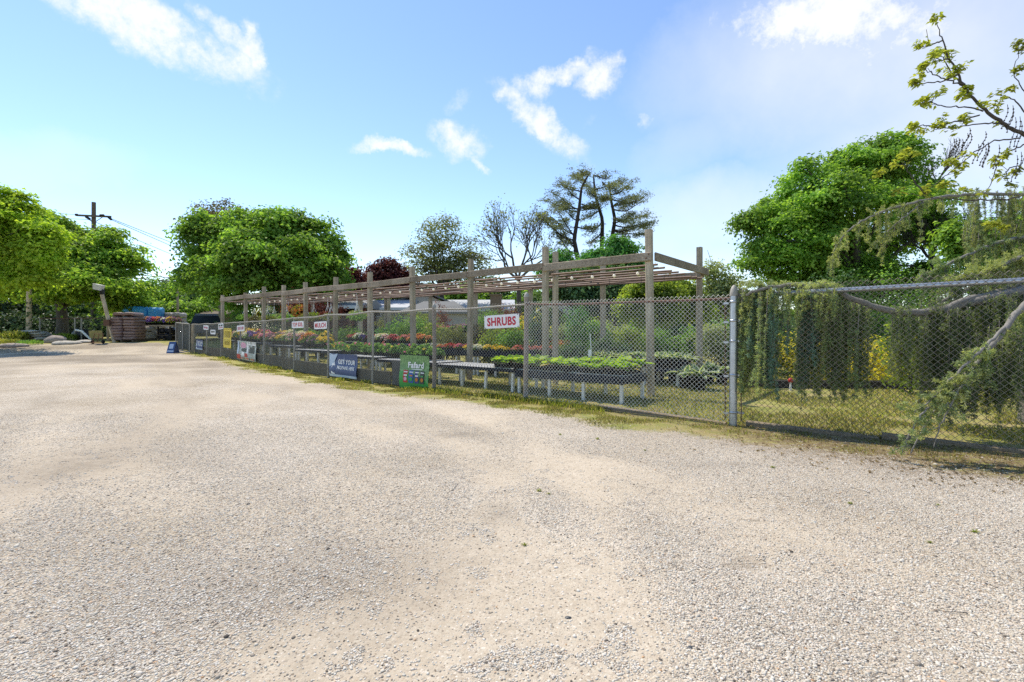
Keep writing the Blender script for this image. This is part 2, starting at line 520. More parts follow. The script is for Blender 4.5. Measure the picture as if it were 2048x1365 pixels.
# ---------------------------------------------------------------- camera, sun, sky
cam = bpy.data.cameras.new('camera'); co = bpy.data.objects.new('camera', cam); COL.objects.link(co)
co.location = (0, 0, H); co.rotation_euler = (R(90), 0, 0)
cam.sensor_width = 36; cam.lens = 36 * F / 2048; cam.shift_y = (HZ - 682.5) / 2048; cam.clip_end = 3000; cam.clip_start = .05
scene.camera = co

SUN_AZ, SUN_EL = R(-44), R(59)        # from straight ahead, a little left
sd = Vector((math.sin(SUN_AZ) * math.cos(SUN_EL), math.cos(SUN_AZ) * math.cos(SUN_EL), math.sin(SUN_EL)))
sl = bpy.data.lights.new('sun', 'SUN'); sl.energy = 3.15; sl.angle = R(.6); sl.color = (1, .91, .77)
so = bpy.data.objects.new('sun', sl); COL.objects.link(so); so.rotation_euler = sd.to_track_quat('Z', 'Y').to_euler(); so.location = (0, 0, 30)

w = bpy.data.worlds.new('World'); scene.world = w; w.use_nodes = True
nt = w.node_tree
bg = nt.nodes['Background']
sky = nt.nodes.new('ShaderNodeTexSky'); sky.sky_type = 'NISHITA'; sky.sun_disc = False
sky.sun_elevation = SUN_EL; sky.sun_rotation = SUN_AZ
sky.air_density = 1.0; sky.dust_density = .05; sky.ozone_density = 1.6; sky.altitude = 100
tc = nt.nodes.new('ShaderNodeTexCoord')
D = tc.outputs['Generated']


def vm(op, a, b=None, out=0):
    n = nt.nodes.new('ShaderNodeVectorMath'); n.operation = op
    for i, x in enumerate((a, b)):
        if x is None: continue
        if isinstance(x, bpy.types.NodeSocket): nt.links.new(x, n.inputs[i])
        else: n.inputs[i].default_value = x
    return n.outputs['Value'] if op in ('DOT_PRODUCT', 'LENGTH') else n.outputs[0]


wob = noise(nt, D, 8, 7, .66, 'Color')
wv = vm('MULTIPLY', vm('SUBTRACT', wob, (.5, .5, .5)), (.11, .11, .11))
DW = vm('ADD', D, wv)
CLOUDS = [  # heading and height of each cloud in the sky as photo columns and rows, half axes, slant
    (250, 35, 250, 60, 14, 1.0), (380, 95, 85, 42, 30, .9), (455, 88, 80, 20, 48, .8), (494, 108, 22, 50, 0, .9), (452, 145, 48, 13, -28, .8),
    (1195, 155, 46, 44, 20, 1.0), (1120, 148, 85, 22, -8, .9), (1062, 178, 42, 26, 0, .85), (1020, 208, 42, 20, 50, .8), (1085, 248, 115, 26, 36, .95), (1120, 285, 55, 26, 30, .7),
    (925, 285, 50, 34, 10, .85), (958, 321, 38, 10, 28, .7), (786, 299, 72, 16, 2, 1.0), (918, 205, 28, 20, -50, .5), (1298, 235, 18, 18, 0, .5),
    (1660, 30, 180, 60, 12, 1.05), (1770, 60, 150, 70, 0, .75), (1450, 42, 24, 28, 0, .4), (1185, 243, 20, 10, 0, .3), (1310, 110, 16, 8, 0, .3)]
VEILS = [(1760, 110, 380, 170, 10, .75), (1950, 250, 330, 230, 0, .65), (1420, 250, 150, 60, -35, .35), (1430, 430, 190, 70, -8, .6), (90, 320, 130, 50, -12, .25), (1980, 40, 200, 120, 0, .5), (1300, 560, 500, 90, 0, .4)]


def blob(vec, u, v, a, b, ang):
    c = Vector(((u - CX) / F, 1, (HZ - v) / F)); L = c.length; c.normalize()
    e1 = Vector((0, 0, 1)).cross(c); e1.normalize(); e1 = -e1          # to the right
    if e1.x < 0: e1 = -e1
    e2 = e1.cross(c); e2.normalize()
    if e2.z > 0: e2 = -e2                                             # down
    q = R(ang)
    t1 = e1 * math.cos(q) + e2 * math.sin(q); t2 = -e1 * math.sin(q) + e2 * math.cos(q)
    d = vm('SUBTRACT', vec, tuple(c))
    ka, kb = F * L / a, F * L / b
    x = vm('DOT_PRODUCT', d, tuple(t1 * ka)); y = vm('DOT_PRODUCT', d, tuple(t2 * kb))
    q2 = mth(nt, 'MULTIPLY_ADD', x, x, mth(nt, 'MULTIPLY', y, y))
    return mth(nt, 'SUBTRACT', 1.0, mth(nt, 'MULTIPLY', q2, .55), clamp=True)


tot = None
for u, v, a, b, ang, s in CLOUDS:
    f = mth(nt, 'MULTIPLY', blob(DW, u, v, a, b, ang), s)
    tot = f if tot is None else mth(nt, 'MAXIMUM', tot, f)
det = noise(nt, D, 24, 9, .68)
c1 = mth(nt, 'ADD', tot, mth(nt, 'MULTIPLY', mth(nt, 'SUBTRACT', det, .5), mth(nt, 'MULTIPLY', mth(nt, 'ADD', tot, .12, clamp=True), 2.3)))
mr = nt.nodes.new('ShaderNodeMapRange'); mr.interpolation_type = 'SMOOTHSTEP'
mr.inputs['From Min'].default_value = .16; mr.inputs['From Max'].default_value = 1.12
nt.links.new(c1, mr.inputs['Value'])
cl = mr.outputs['Result']
vt = None
for u, v, a, b, ang, s in VEILS:
    f = mth(nt, 'MULTIPLY', blob(DW, u, v, a, b, ang), s)
    vt = f if vt is None else mth(nt, 'MAXIMUM', vt, f)
vt = mth(nt, 'MULTIPLY', vt, mth(nt, 'ADD', noise(nt, D, 5, 5, .55), .25, clamp=True))
cover = mth(nt, 'MAXIMUM', cl, vt)
hs = nt.nodes.new('ShaderNodeHueSaturation'); hs.inputs['Saturation'].default_value = SKY_SAT; hs.inputs['Hue'].default_value = SKY_HUE
nt.links.new(sky.outputs[0], hs.inputs['Color'])
skyc = mixc(nt, 1.0, hs.outputs[0], SKY_MUL, 'MULTIPLY')
final = mixc(nt, mth(nt, 'MULTIPLY', cover, .93), skyc, CLOUD_COL)
nt.links.new(final, bg.inputs['Color']); bg.inputs['Strength'].default_value = SKY_STR
scene.view_settings.view_transform = 'Standard'; scene.view_settings.look = 'None'
scene.view_settings.exposure = EXPO; scene.view_settings.gamma = 1
scene.cycles.use_denoising = DENOISE; scene.cycles.adaptive_threshold = .006
scene.cycles.max_bounces = 8; scene.cycles.diffuse_bounces = 4; scene.cycles.transparent_max_bounces = 8
scene.cycles.caustics_reflective = False; scene.cycles.caustics_refractive = False
scene.cycles.sample_clamp_indirect = 6

# ---------------------------------------------------------------- fence line on the ground
FN = [(382, 26.0, 1.54), (411, 24.4, 1.57), (440, 23.0, 1.60), (478, 21.0, 1.67), (525, 19.0, 1.74), (585, 16.5, 1.82), (653, 14.7, 1.88), (742, 12.9, 1.9), (865, 11.4, 1.9), (1048, 9.74, 1.92), (1466, 7.08, 1.86)]
FP = []
for u, Y, h in FN:
    p = gu(u, Y); FP.append((p[0], p[1], p[2], h))
FR = [(3.26, 7.08), (5.98, 5.22), (8.6, 3.42), (11.2, 1.64)]
LINE = np.array([(p[0], p[1]) for p in FP] + FR[1:])


def fence_dist(x, y):
    """signed distance: positive on the lot side of the fence"""
    x = np.asarray(x, float); y = np.asarray(y, float)
    best = np.full(x.shape, 1e9); sg = np.zeros(x.shape)
    L = np.concatenate([[LINE[0] + (LINE[0] - LINE[1]) * 1.0], LINE])
    for a, b_ in zip(L[:-1], L[1:]):
        d = b_ - a; n = np.dot(d, d)
        t = np.clip(((x - a[0]) * d[0] + (y - a[1]) * d[1]) / n, 0, 1)
        px = a[0] + t * d[0]; py = a[1] + t * d[1]
        q = np.hypot(x - px, y - py)
        s = d[0] * (y - a[1]) - d[1] * (x - a[0])
        m = q < best - 1e-9
        best = np.where(m, q, best); sg = np.where(m, np.where(s > 0, -1, 1), sg)
    return best * sg


def fence_at(u):
    """point on the fence line in pixel column u, direction along it (to the right) and outward normal"""
    k = (u - CX) / F
    for a, b_ in zip(LINE[:-1], LINE[1:]):
        d = b_ - a
        den = d[0] - k * d[1]
        t = (k * a[1] - a[0]) / den
        if -1e-6 <= t <= 1 + 1e-6:
            p = a + t * d
            d = d / np.linalg.norm(d)
            return p, d, np.array([d[1], -d[0]])
    raise ValueError(u)


# ---------------------------------------------------------------- ground sheet
xs = np.concatenate([np.linspace(-700, -40, 24)[:-1], np.arange(-40, -12, .5), np.arange(-12, 11, .11), np.arange(11, 40, .6), np.linspace(40, 700, 24)])
ys = np.concatenate([np.linspace(-300, -3, 14)[:-1], np.arange(-3, 1.2, .5), np.arange(1.2, 16, .1), np.arange(16, 42, .25), np.linspace(42, 900, 26)])
GX, GY = np.meshgrid(xs, ys)
gx, gy = GX.ravel(), GY.ravel()
fd = fence_dist(gx, gy)
near = sstep(45, 25, np.hypot(gx, gy))
zz = gz(gx, gy) + near * ((n2(gx, gy, .35, 3) - .5) * .05 + (n2(gx, gy, 1.7, 9) - .5) * .018)
zz -= near * .03 * sstep(.9, .3, abs(fd + .05))
# what covers the ground where: 1 = turf, strip outside the fence is thin and dry
nz = n2(gx, gy, .9, 21); nz2 = n2(gx, gy, 3.1, 5)
wid = np.interp(gx, [-18, -8, -2, 2, 4, 6, 9], [.6, 1.0, 1.3, 1.3, 1.3, 1.8, 2.05])
turf = sstep(wid + .35, wid - .45, fd + (nz - .5) * 1.0 + (nz2 - .5) * .5)
turf = np.where(fd < 0, 1.0, turf * sstep(-18.6, -17.2, gx))
leftbank = sstep(29.5, 31, gy - (gx + 25) * .12 + (nz - .5) * 2) * (gx < -13.5)
turf = np.maximum(turf, leftbank)
turf = np.where((gy > 45) | (np.hypot(gx, gy) > 60), 1.0, turf)
litter = sstep(1.6, 3.6, gx) * sstep(-.4, .0, fd) * sstep(2.4, 1.0, fd + (nz - .5) * 1.2) * (gy < 8)
litter = np.maximum(litter, .75 * sstep(.6, .05, abs(fd)) * sstep(-.5, .5, gx) * (gy < 12))
def spot(u, v, rx, ry, rot=0.):
    c = gp(u, v); dx = gx - c[0]; dy = gy - c[1]
    q = R(rot)
    a = (dx * math.cos(q) + dy * math.sin(q)) / rx; b_ = (-dx * math.sin(q) + dy * math.cos(q)) / ry
    return np.exp(-(a * a + b_ * b_))
drv = n2(gx * .78 + gy * .62, (-gx * .62 + gy * .78) * .28, 1.15, 31, 4)        # wheel-track streaks along the drive
sand = .11 + .95 * spot(1060, 1130, .55, .8, 10) + .8 * spot(900, 1300, .75, .35) + .6 * spot(620, 790, 1.6, 1.0, 20) + .6 * spot(1060, 960, .9, .6) + .5 * spot(150, 940, 1.0, .9, 30) + .5 * spot(600, 1330, .3, .3) + .5 * spot(1500, 1120, .3, .25) + .5 * spot(1170, 930, .5, .3)
sand = np.clip(sand + (drv - .5) * 2.0 + sstep(9, 16, gy) * .25, 0, 1)
brown = np.clip(.5 * spot(150, 930, 1.2, .8, 30) + .7 * spot(230, 720, 5, 1.6) + .55 * spot(700, 1150, .7, .5) + .4 * spot(400, 1200, .6, .4) + .9 * spot(1490, 1125, .14, .08) + .6 * spot(1450, 930, .5, .12) + .6 * spot(1000, 1030, .12, .2) + .8 * spot(917, 872, .3, .16) + .4 * spot(200, 690, 6, 2) + .85 * sstep(12, 22, gy) * sstep(.35, .65, n2(gx * .5, gy * .9, .8, 88)) + .35 * sstep(.62, .8, n2(gx * .78 + gy * .62, (-gx * .62 + gy * .78) * .3, .8, 91)), 0, 1)  # broad far-left spots paint the tree shadows into the ground colour
def track(px, w):
    q = np.array([gp(u, v)[:2] for u, v in px]); out = np.zeros_like(gx)
    for a, b_ in zip(q[:-1], q[1:]):
        d = b_ - a; t = np.clip(((gx - a[0]) * d[0] + (gy - a[1]) * d[1]) / np.dot(d, d), 0, 1)
        out = np.maximum(out, np.exp(-(((gx - a[0] - t * d[0]) ** 2 + (gy - a[1] - t * d[1]) ** 2) / (w * w))))
    return out
wob_ = .55 + .9 * n2(gx, gy, 1.4, 17)
t1 = track([(640, 1360), (860, 1200), (980, 1080), (1000, 980), (900, 880), (700, 800), (480, 748), (330, 712)], .26)
t2 = track([(1180, 1360), (1230, 1180), (1180, 1000), (1060, 880), (850, 805), (600, 752), (420, 716)], .24)
t3 = track([(-60, 1020), (160, 930), (330, 850), (380, 780), (330, 730), (250, 700)], .34)
sand = np.clip(sand + .55 * (t1 + t2) * wob_ + .4 * t3 * wob_, 0, 1)
zz = zz - .014 * (t1 + t2) - .01 * t3
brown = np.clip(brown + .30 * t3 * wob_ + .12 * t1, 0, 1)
# flower-bed mud and small pits in the wheel tracks
zz = zz - .035 * spot(1490, 1128, .16, .1) - .02 * spot(1090, 1150, .1, .3)
ny, nx = GX.shape
i = np.arange(ny - 1)[:, None] * nx; j = np.arange(nx - 1)[None]
gf = np.stack([i + j, i + j + 1, i + j + nx + 1, i + j + nx], -1).reshape(-1, 4)
gm = MB().add(np.stack([gx, gy, zz], 1), gf, 0, True)
mg, nt, b = nmat('gravel_and_turf')
ground = gm.build('ground', mg, kind='structure')
tag(ground, 'pale gravel lot turning to dry grass along the fence', None)
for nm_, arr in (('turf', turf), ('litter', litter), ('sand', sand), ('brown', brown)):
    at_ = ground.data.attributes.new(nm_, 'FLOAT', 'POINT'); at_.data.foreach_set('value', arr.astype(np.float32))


def attr(nm_):
    a = nt.nodes.new('ShaderNodeAttribute'); a.attribute_name = nm_
    return a.outputs['Fac']


P = coords(nt)
vor = nt.nodes.new('ShaderNodeTexVoronoi'); vor.inputs['Scale'].default_value = 112; nt.links.new(P, vor.inputs['Vector'])
vor2 = nt.nodes.new('ShaderNodeTexVoronoi'); vor2.inputs['Scale'].default_value = 50; nt.links.new(P, vor2.inputs['Vector'])
sep = nt.nodes.new('ShaderNodeSeparateColor'); nt.links.new(vor.outputs['Color'], sep.inputs[0])
sep2 = nt.nodes.new('ShaderNodeSeparateColor'); nt.links.new(vor2.outputs['Color'], sep2.inputs[0])
stone = ramp(nt, sep.outputs[0], [(0, (.14, .115, .09)), (.10, (.40, .335, .26)), (.35, (.56, .51, .415)), (.6, (.63, .59, .495)), (.8, (.55, .45, .34)), (.9, (.71, .64, .545)), (1, (.78, .73, .65))])
stone = mixc(nt, mth(nt, 'MULTIPLY', mth(nt, 'GREATER_THAN', sep2.outputs[1], .9), .6), stone, (.22, .20, .18))
tone = ramp(nt, noise(nt, P, .45, 5, .6), [(.3, (.78, .73, .65)), (.7, (1.07, 1.05, 1.03))])
stone = mixc(nt, 1, stone, tone, 'MULTIPLY')
sandc = ramp(nt, noise(nt, P, 9, 6, .7), [(.3, (.44, .365, .265)), (.7, (.57, .49, .375))])
sandc = mixc(nt, mth(nt, 'MULTIPLY', mth(nt, 'GREATER_THAN', sep.outputs[1], .72), .75), sandc, stone)
sf = mth(nt, 'ADD', attr('sand'), mth(nt, 'MULTIPLY', mth(nt, 'SUBTRACT', noise(nt, P, 5, 6, .7), .5), 1.1))
mr = nt.nodes.new('ShaderNodeMapRange'); mr.interpolation_type = 'SMOOTHSTEP'; mr.inputs['From Min'].default_value = .25; mr.inputs['From Max'].default_value = .75
nt.links.new(sf, mr.inputs['Value'])
lot = mixc(nt, mth(nt, 'MULTIPLY', mr.outputs[0], .85), stone, sandc)
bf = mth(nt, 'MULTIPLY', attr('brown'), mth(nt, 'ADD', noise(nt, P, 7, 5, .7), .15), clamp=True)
lot = mixc(nt, bf, lot, (.19, .155, .115))  # brown tone, including the painted tree shadows at far left
turfc = ramp(nt, noise(nt, P, 2.2, 6, .7), [(.28, (.19, .23, .05)), (.45, (.31, .31, .08)), (.6, (.43, .36, .15)), (.75, (.33, .25, .14))])
turfc = mixc(nt, mth(nt, 'MULTIPLY', mth(nt, 'GREATER_THAN', noise(nt, P, 60, 3, .7), .55), .5), turfc, (.09, .08, .04))
tf = mth(nt, 'ADD', attr('turf'), mth(nt, 'MULTIPLY', mth(nt, 'SUBTRACT', noise(nt, P, 9, 6, .78), .5), 2.0))
mr2 = nt.nodes.new('ShaderNodeMapRange'); mr2.inputs['From Min'].default_value = .30; mr2.inputs['From Max'].default_value = .75
nt.links.new(tf, mr2.inputs['Value'])
colr = mixc(nt, mr2.outputs[0], lot, turfc)
lf = mth(nt, 'MULTIPLY', attr('litter'), ramp(nt, noise(nt, P, 8, 6, .75), [(.36, (0, 0, 0)), (.52, (1, 1, 1))]))
litc = ramp(nt, noise(nt, P, 48, 5, .8), [(.3, (.10, .068, .04)), (.55, (.21, .15, .088)), (.72, (.36, .27, .17))])
colr = mixc(nt, mth(nt, 'MULTIPLY', lf, .9), colr, litc)
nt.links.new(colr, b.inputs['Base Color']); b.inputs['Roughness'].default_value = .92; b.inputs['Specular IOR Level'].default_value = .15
hgt = mth(nt, 'MULTIPLY', mth(nt, 'SUBTRACT', 1.0, mth(nt, 'MULTIPLY', vor.outputs['Distance'], 1.0)), mth(nt, 'SUBTRACT', 1.15, attr('sand'), clamp=True))
hgt = mth(nt, 'ADD', hgt, mth(nt, 'MULTIPLY', noise(nt, P, 30, 6, .75), .8))
bump(nt, b, hgt, .95, .010)

# ---------------------------------------------------------------- loose stones near the camera (too many to count)
def scatter(n, ymin, ymax, seed):
    rg = np.random.default_rng(seed)
    y = ymin * (ymax / ymin) ** rg.random(n)                    # denser near the camera
    x = (rg.random(n) * 2 - 1) * (y * 1.12 + .3)
    return x, y, rg


def interp_attr(arr, x, y):
    A = arr.reshape(ny, nx)
    ii = np.clip(np.searchsorted(ys, y) - 1, 0, ny - 2); jj = np.clip(np.searchsorted(xs, x) - 1, 0, nx - 2)
    fy = (y - ys[ii]) / (ys[ii + 1] - ys[ii]); fx = (x - xs[jj]) / (xs[jj + 1] - xs[jj])
    return (A[ii, jj] * (1 - fx) + A[ii, jj + 1] * fx) * (1 - fy) + (A[ii + 1, jj] * (1 - fx) + A[ii + 1, jj + 1] * fx) * fy


def ground_z(x, y):
    return interp_attr(zz, np.atleast_1d(np.asarray(x, float)), np.atleast_1d(np.asarray(y, float)))


x, y, rg = scatter(330000, 1.35, 8.0, 11)
keep = rg.random(len(x)) < (1.0 - .9 * interp_attr(sand, x, y) ** .6 * (n2(x, y, 6, 77) > .35)) * (1 - .85 * interp_attr(turf, x, y))
x, y = x[keep], y[keep]
n = len(x)
V, Fc = ICO0
r0 = .0039 * np.exp(rg.normal(0, .30, n)); r0 = np.where(rg.random(n) < .006, r0 * 1.8, r0)
sc3 = np.stack([r0 * (1 + .5 * rg.random(n)), r0 * (.8 + .3 * rg.random(n)), r0 * (.45 + .3 * rg.random(n))], 1)
ang = rg.random(n) * 6.283
vv = V[None] * sc3[:, None] * (1 + .28 * (rg.random((n, 12, 1)) - .5))
ca, sa = np.cos(ang)[:, None], np.sin(ang)[:, None]
vx = vv[:, :, 0] * ca - vv[:, :, 1] * sa + x[:, None]; vy = vv[:, :, 0] * sa + vv[:, :, 1] * ca + y[:, None]
vz = vv[:, :, 2] + (ground_z(x, y) + sc3[:, 2] * .22)[:, None]
pm = MB().add(np.stack([vx, vy, vz], -1).reshape(-1, 3), (Fc[None] + 12 * np.arange(n)[:, None, None]).reshape(-1, 3), 0, True)
ms, nt, b = nmat('loose_stone')
g = nt.nodes.new('ShaderNodeNewGeometry')
c = ramp(nt, g.outputs['Random Per Island'], [(0, (.10, .085, .07)), (.07, (.30, .25, .195)), (.22, (.52, .465, .375)), (.5, (.61, .56, .465)), (.72, (.69, .645, .555)), (.80, (.54, .43, .315)), (.86, (.60, .53, .44)), (.97, (.76, .70, .61)), (.994, (.60, .40, .24)), (1, (.5, .3, .16))])
c = mixc(nt, 1, c, ramp(nt, noise(nt, coords(nt), 90, 3, .6), [(.3, (.8,) * 3), (.7, (1.05,) * 3)]), 'MULTIPLY')
nt.links.new(c, b.inputs['Base Color']); b.inputs['Roughness'].default_value = .8; b.inputs['Specular IOR Level'].default_value = .25
pm.build('gravel', ms, kind='stuff', label='loose pale pebbles covering the lot')

# ---------------------------------------------------------------- grass
def blades(x, y, h, mat, name, label, width=.006, seed=1, lean=.5):
    rg = np.random.default_rng(seed)
    n = len(x)
    z = ground_z(x, y) - .004
    a = rg.random(n) * 6.283; l = rg.random(n) * lean
    la = rg.random(n) * 6.283
    hh = h * (.5 + rg.random(n))
    w_ = width * (.7 + .6 * rg.random(n)) * np.clip(y / 6, .6, 2.2)
    p = np.stack([x, y, z], 1)
    s = np.stack([np.cos(a), np.sin(a), np.zeros(n)], 1) * w_[:, None]
    d = np.stack([np.cos(la) * l, np.sin(la) * l, np.ones(n)], 1) * hh[:, None]
    d2 = d * .55; d2[:, 2] *= 1.15
    v = np.stack([p - s * .5, p + s * .5, p + d2 + s * .35, p + d + np.stack([np.cos(la), np.sin(la), -np.ones(n)], 1) * (hh * .12)[:, None], p + d2 - s * .35], 1)
    f = (np.array([0, 1, 2, 3, 4])[None] + 5 * np.arange(n)[:, None])
    return MB().add(v.reshape(-1, 3), f, 0, True).build(name, mat, kind='stuff', label=label)


rg = np.random.default_rng(5)
# dry strip on the lot side of the fence
nb = 210000
t = rg.random(nb) ** 1.0
seg = LINE[:-1][rg.integers(0, len(LINE) - 1, nb)]
k = rg.random(nb) * (len(LINE) - 1); ki = k.astype(int); kf = k - ki
lens = np.linalg.norm(np.diff(LINE, axis=0), axis=1)
cum = np.concatenate([[0], np.cumsum(lens)])
sarr = rg.random(nb) ** .55 * cum[-1]                # denser to the near end
ki = np.clip(np.searchsorted(cum, sarr) - 1, 0, len(lens) - 1); kf = (sarr - cum[ki]) / lens[ki]
pt = LINE[ki] + (LINE[ki + 1] - LINE[ki]) * kf[:, None]
dv = (LINE[ki + 1] - LINE[ki]) / lens[ki][:, None]
off = rg.random(nb) ** 1.1 * 2.4 - .15
x = pt[:, 0] + dv[:, 1] * off; y = pt[:, 1] - dv[:, 0] * off
tv = interp_attr(turf, x, y); lv = interp_attr(litter, x, y)
keep = (rg.random(nb) < (tv - .15) * (1 - .7 * lv) * sstep(.40, .62, n2(x, y, 2.6, 40))) & (y > 1.5)
x, y = x[keep], y[keep]
half = rg.random(len(x)) < .72
blades(x[half], y[half], .034, LM['grass_dry'], 'grass', 'short dry grass along the outside of the fence', .007, 2, .9)
blades(x[~half], y[~half], .036, LM['grass'], 'grass', 'short green grass along the outside of the fence', .007, 3, .8)
# taller tufts and weeds right at the wire
nb = 16000
sarr = rg.random(nb) ** .6 * cum[-1]; ki = np.clip(np.searchsorted(cum, sarr) - 1, 0, len(lens) - 1); kf = (sarr - cum[ki]) / lens[ki]
pt = LINE[ki] + (LINE[ki + 1] - LINE[ki]) * kf[:, None]; dv = (LINE[ki + 1] - LINE[ki]) / lens[ki][:, None]
off = rg.normal(0.06, .14, nb)
x = pt[:, 0] + dv[:, 1] * off; y = pt[:, 1] - dv[:, 0] * off
keep = n2(x, y, 1.3, 63) > np.where((x > -2) & (x < 1.6), .42, .60)
blades(x[keep], y[keep], .095, LM['grass'], 'grass', 'taller weeds growing along the foot of the fence', .009, 4, .7)
# turf inside the fence
nb = 150000
y = 4.5 * (24 / 4.5) ** rg.random(nb); x = (rg.random(nb) * 1.75 - .45) * y * 1.0
keep = (fence_dist(x, y) < -.05) & (n2(x, y, 1.1, 71) > .40) & (x < y * 1.25)
x, y = x[keep], y[keep]
half = rg.random(len(x)) < .5
blades(x[half], y[half], .055, LM['grass'], 'grass', 'thin green turf inside the fence', .009, 6, .8)
blades(x[~half], y[~half], .05, LM['grass_dry'], 'grass', 'straw coloured turf inside the fence', .009, 7, .9)
# fallen leaves under the cedar and on the turf
nb = 11000
y = 3.2 * (14 / 3.2) ** rg.random(nb); x = (rg.random(nb) * 1.3) * y * 1.1
fdv = fence_dist(x, y)
keep = (rg.random(nb) < np.where(fdv > 0, interp_attr(litter, x, y), .25)) & (x > .5)
x, y = x[keep], y[keep]
z = ground_z(x, y) + .008
nn = unit(np.stack([rg.normal(0, .35, len(x)), rg.normal(0, .35, len(x)), np.ones(len(x))], 1))
leaves(MB(), np.stack([x, y, z], 1), nn, .032 * (.5 + rg.random(len(x))), rg=rg).build('leaf_litter', LM['litter'], kind='stuff', label='brown fallen leaves under the weeping cedar')

# ---------------------------------------------------------------- chain link
def chain(mb, p0, p1, z0, z1, h0, h1, mat=0, pitch=.072, rad=.0031, top=.05):
    """woven wire between two ground points: zigzag wires that meet their neighbours"""
    p0 = np.asarray(p0, float); p1 = np.asarray(p1, float)
    L = np.linalg.norm(p1 - p0); d = (p1 - p0) / L
    nrm = np.array([d[1], -d[0]])
    nw = int(L / (pitch / 2)); K = int((max(h0, h1) + top) / (pitch * .5))
    kk = np.arange(K + 1)
    for i_ in range(nw):
        s = (i_ + .5) * pitch / 2
        ph = 1 if i_ % 2 else -1
        ss = s + ph * np.where(kk % 2, -1, 1) * pitch / 4
        fr = s / L
        hh = h0 + (h1 - h0) * fr; zb = z0 + (z1 - z0) * fr
        wav = .004 * math.sin(i_ * .7) + .012 * math.sin(s * 2.1)
        P_ = np.stack([p0[0] + d[0] * ss + nrm[0] * (wav + .003 * (kk % 2)), p0[1] + d[1] * ss + nrm[1] * (wav + .003 * (kk % 2)), zb + .02 + kk * ((hh + top - .02) / K)], 1)
        P_[-1, :2] += d * ph * .004
        tube(mb, P_, rad, 3, mat, True, False)
    return mb


OUT = lambda d: np.array([d[1], -d[0]])
fence = thing('chain_link_fence', (FP[-1][0], FP[-1][1], 0), 'long weathered chain link fence running from the gate to the thick silver post', 'fence')
for k in range(len(FP) - 1):
    a, b_ = FP[k], FP[k + 1]
    d = np.array([b_[0] - a[0], b_[1] - a[1]]); L = np.linalg.norm(d); d /= L; o_ = OUT(d)
    fine = .072 if k == 9 else .08 if k >= 6 else (.085 if k >= 4 else .10)
    mb = chain(MB(), (a[0], a[1]), (b_[0], b_[1]), a[2], b_[2], a[3], b_[3], 0, fine, .0043 if k == 9 else (.0037 if k == 8 else .0032), .05 if k >= 8 else .015)
    mb.build('wire_mesh', M['wire'] if k >= 9 else M['wire_mid'], fence)
    rail = MB()
    s_ = np.linspace(0, 1, 9)
    sag = -.03 * np.sin(s_ * math.pi) * (1 if k > 4 else .3) + .008 * np.sin(s_ * 9 + k)
    pts = np.stack([a[0] + (b_[0] - a[0]) * s_ - o_[0] * .035, a[1] + (b_[1] - a[1]) * s_ - o_[1] * .035, a[2] + a[3] + (b_[2] + b_[3] - a[2] - a[3]) * s_ + sag], 1)
    tube(rail, pts, .021 if k >= 8 else .024, 8)
    ro = rail.build('top_rail', M['rust'] if k == 9 else M['steel_old'], fence)
    if k == 9: ro['label'] = 'rust red top rail'
    if 0 < k:
        mb = MB(); z = a[2]
        if k == 9: r_, hh, mm = .05, a[3] + .16, M['brown_post']
        elif k == 8: r_, hh, mm = .047, a[3] + .05, M['brown_post']
        else: r_, hh, mm = .032, a[3] + .03, M['steel_old']
        c = (a[0] - o_[0] * .05, a[1] - o_[1] * .05, z - .1)
        tube(mb, [c, (c[0] + .012, c[1], z + hh * .5), (c[0] + (.02 if k == 9 else 0), c[1], z + hh)], r_, 12)
        po = mb.build('post', mm, fence)
        if k >= 8:
            lathe(MB(), (c[0] + (.02 if k == 9 else 0), c[1], z + hh), [(r_ * 1.08, -.02), (r_ * 1.08, .01), (r_ * .8, .05), (r_ * .3, .085), (0.001, .09)], 12).build('post_cap', M['steel_old'], po)
            for q in (.3, .75, 1.2, 1.6):
                tie = MB(); lathe(tie, (c[0] + .01, c[1], z + q), [(r_ * 1.12, -.012), (r_ * 1.12, .012)], 12)
                tie.build('tie_band', M['steel_old'], po)

# silver end post with its bands
ep = FP[-1]
post = MB(); tube(post, [(ep[0], ep[1], -.15), (ep[0] + .006, ep[1], 1.0), (ep[0] + .016, ep[1], 1.93)], .055, 20)
sp = post.build('post', M['galv'], fence); sp['label'] = 'thick silver end post with domed cap and clamp bands'
lathe(MB(), (ep[0] + .016, ep[1], 1.92), [(.060, -.035), (.060, .01), (.054, .03), (.05, .06), (.034, .10), (.012, .125), (.001, .13)], 20).build('post_cap', M['steel_old'], sp)
for z in (.17, .72, 1.22, 1.52, 1.80):
    bd = MB()
    lathe(bd, (ep[0] + .005 + z * .005, ep[1], z), [(.0565, -.017), (.061, -.017), (.061, .017), (.0565, .017)], 20)
    box(bd, (ep[0] + .085, ep[1] - .055, z), (.09, .008, .03), (.83, -.56))
    box(bd, (ep[0] - .08, ep[1] + .05, z - .02), (.07, .008, .03), (.75, -.66))
    tube(bd, [(ep[0] + .115, ep[1] - .095, z), (ep[0] + .10, ep[1] - .04, z)], .009, 8)
    bd.build('clamp_band', M['galv'], sp)
for sx, q in ((-.105, FP[-2]), (.105, FR[1])):
    d = np.array([q[0] - ep[0], q[1] - ep[1]]); d /= np.linalg.norm(d)
    tube(MB(), [(ep[0] + d[0] * .11, ep[1] + d[1] * .11, .06), (ep[0] + d[0] * .11, ep[1] + d[1] * .11, 1.84)], .009, 6).build('tension_bar', M['rust'], sp)

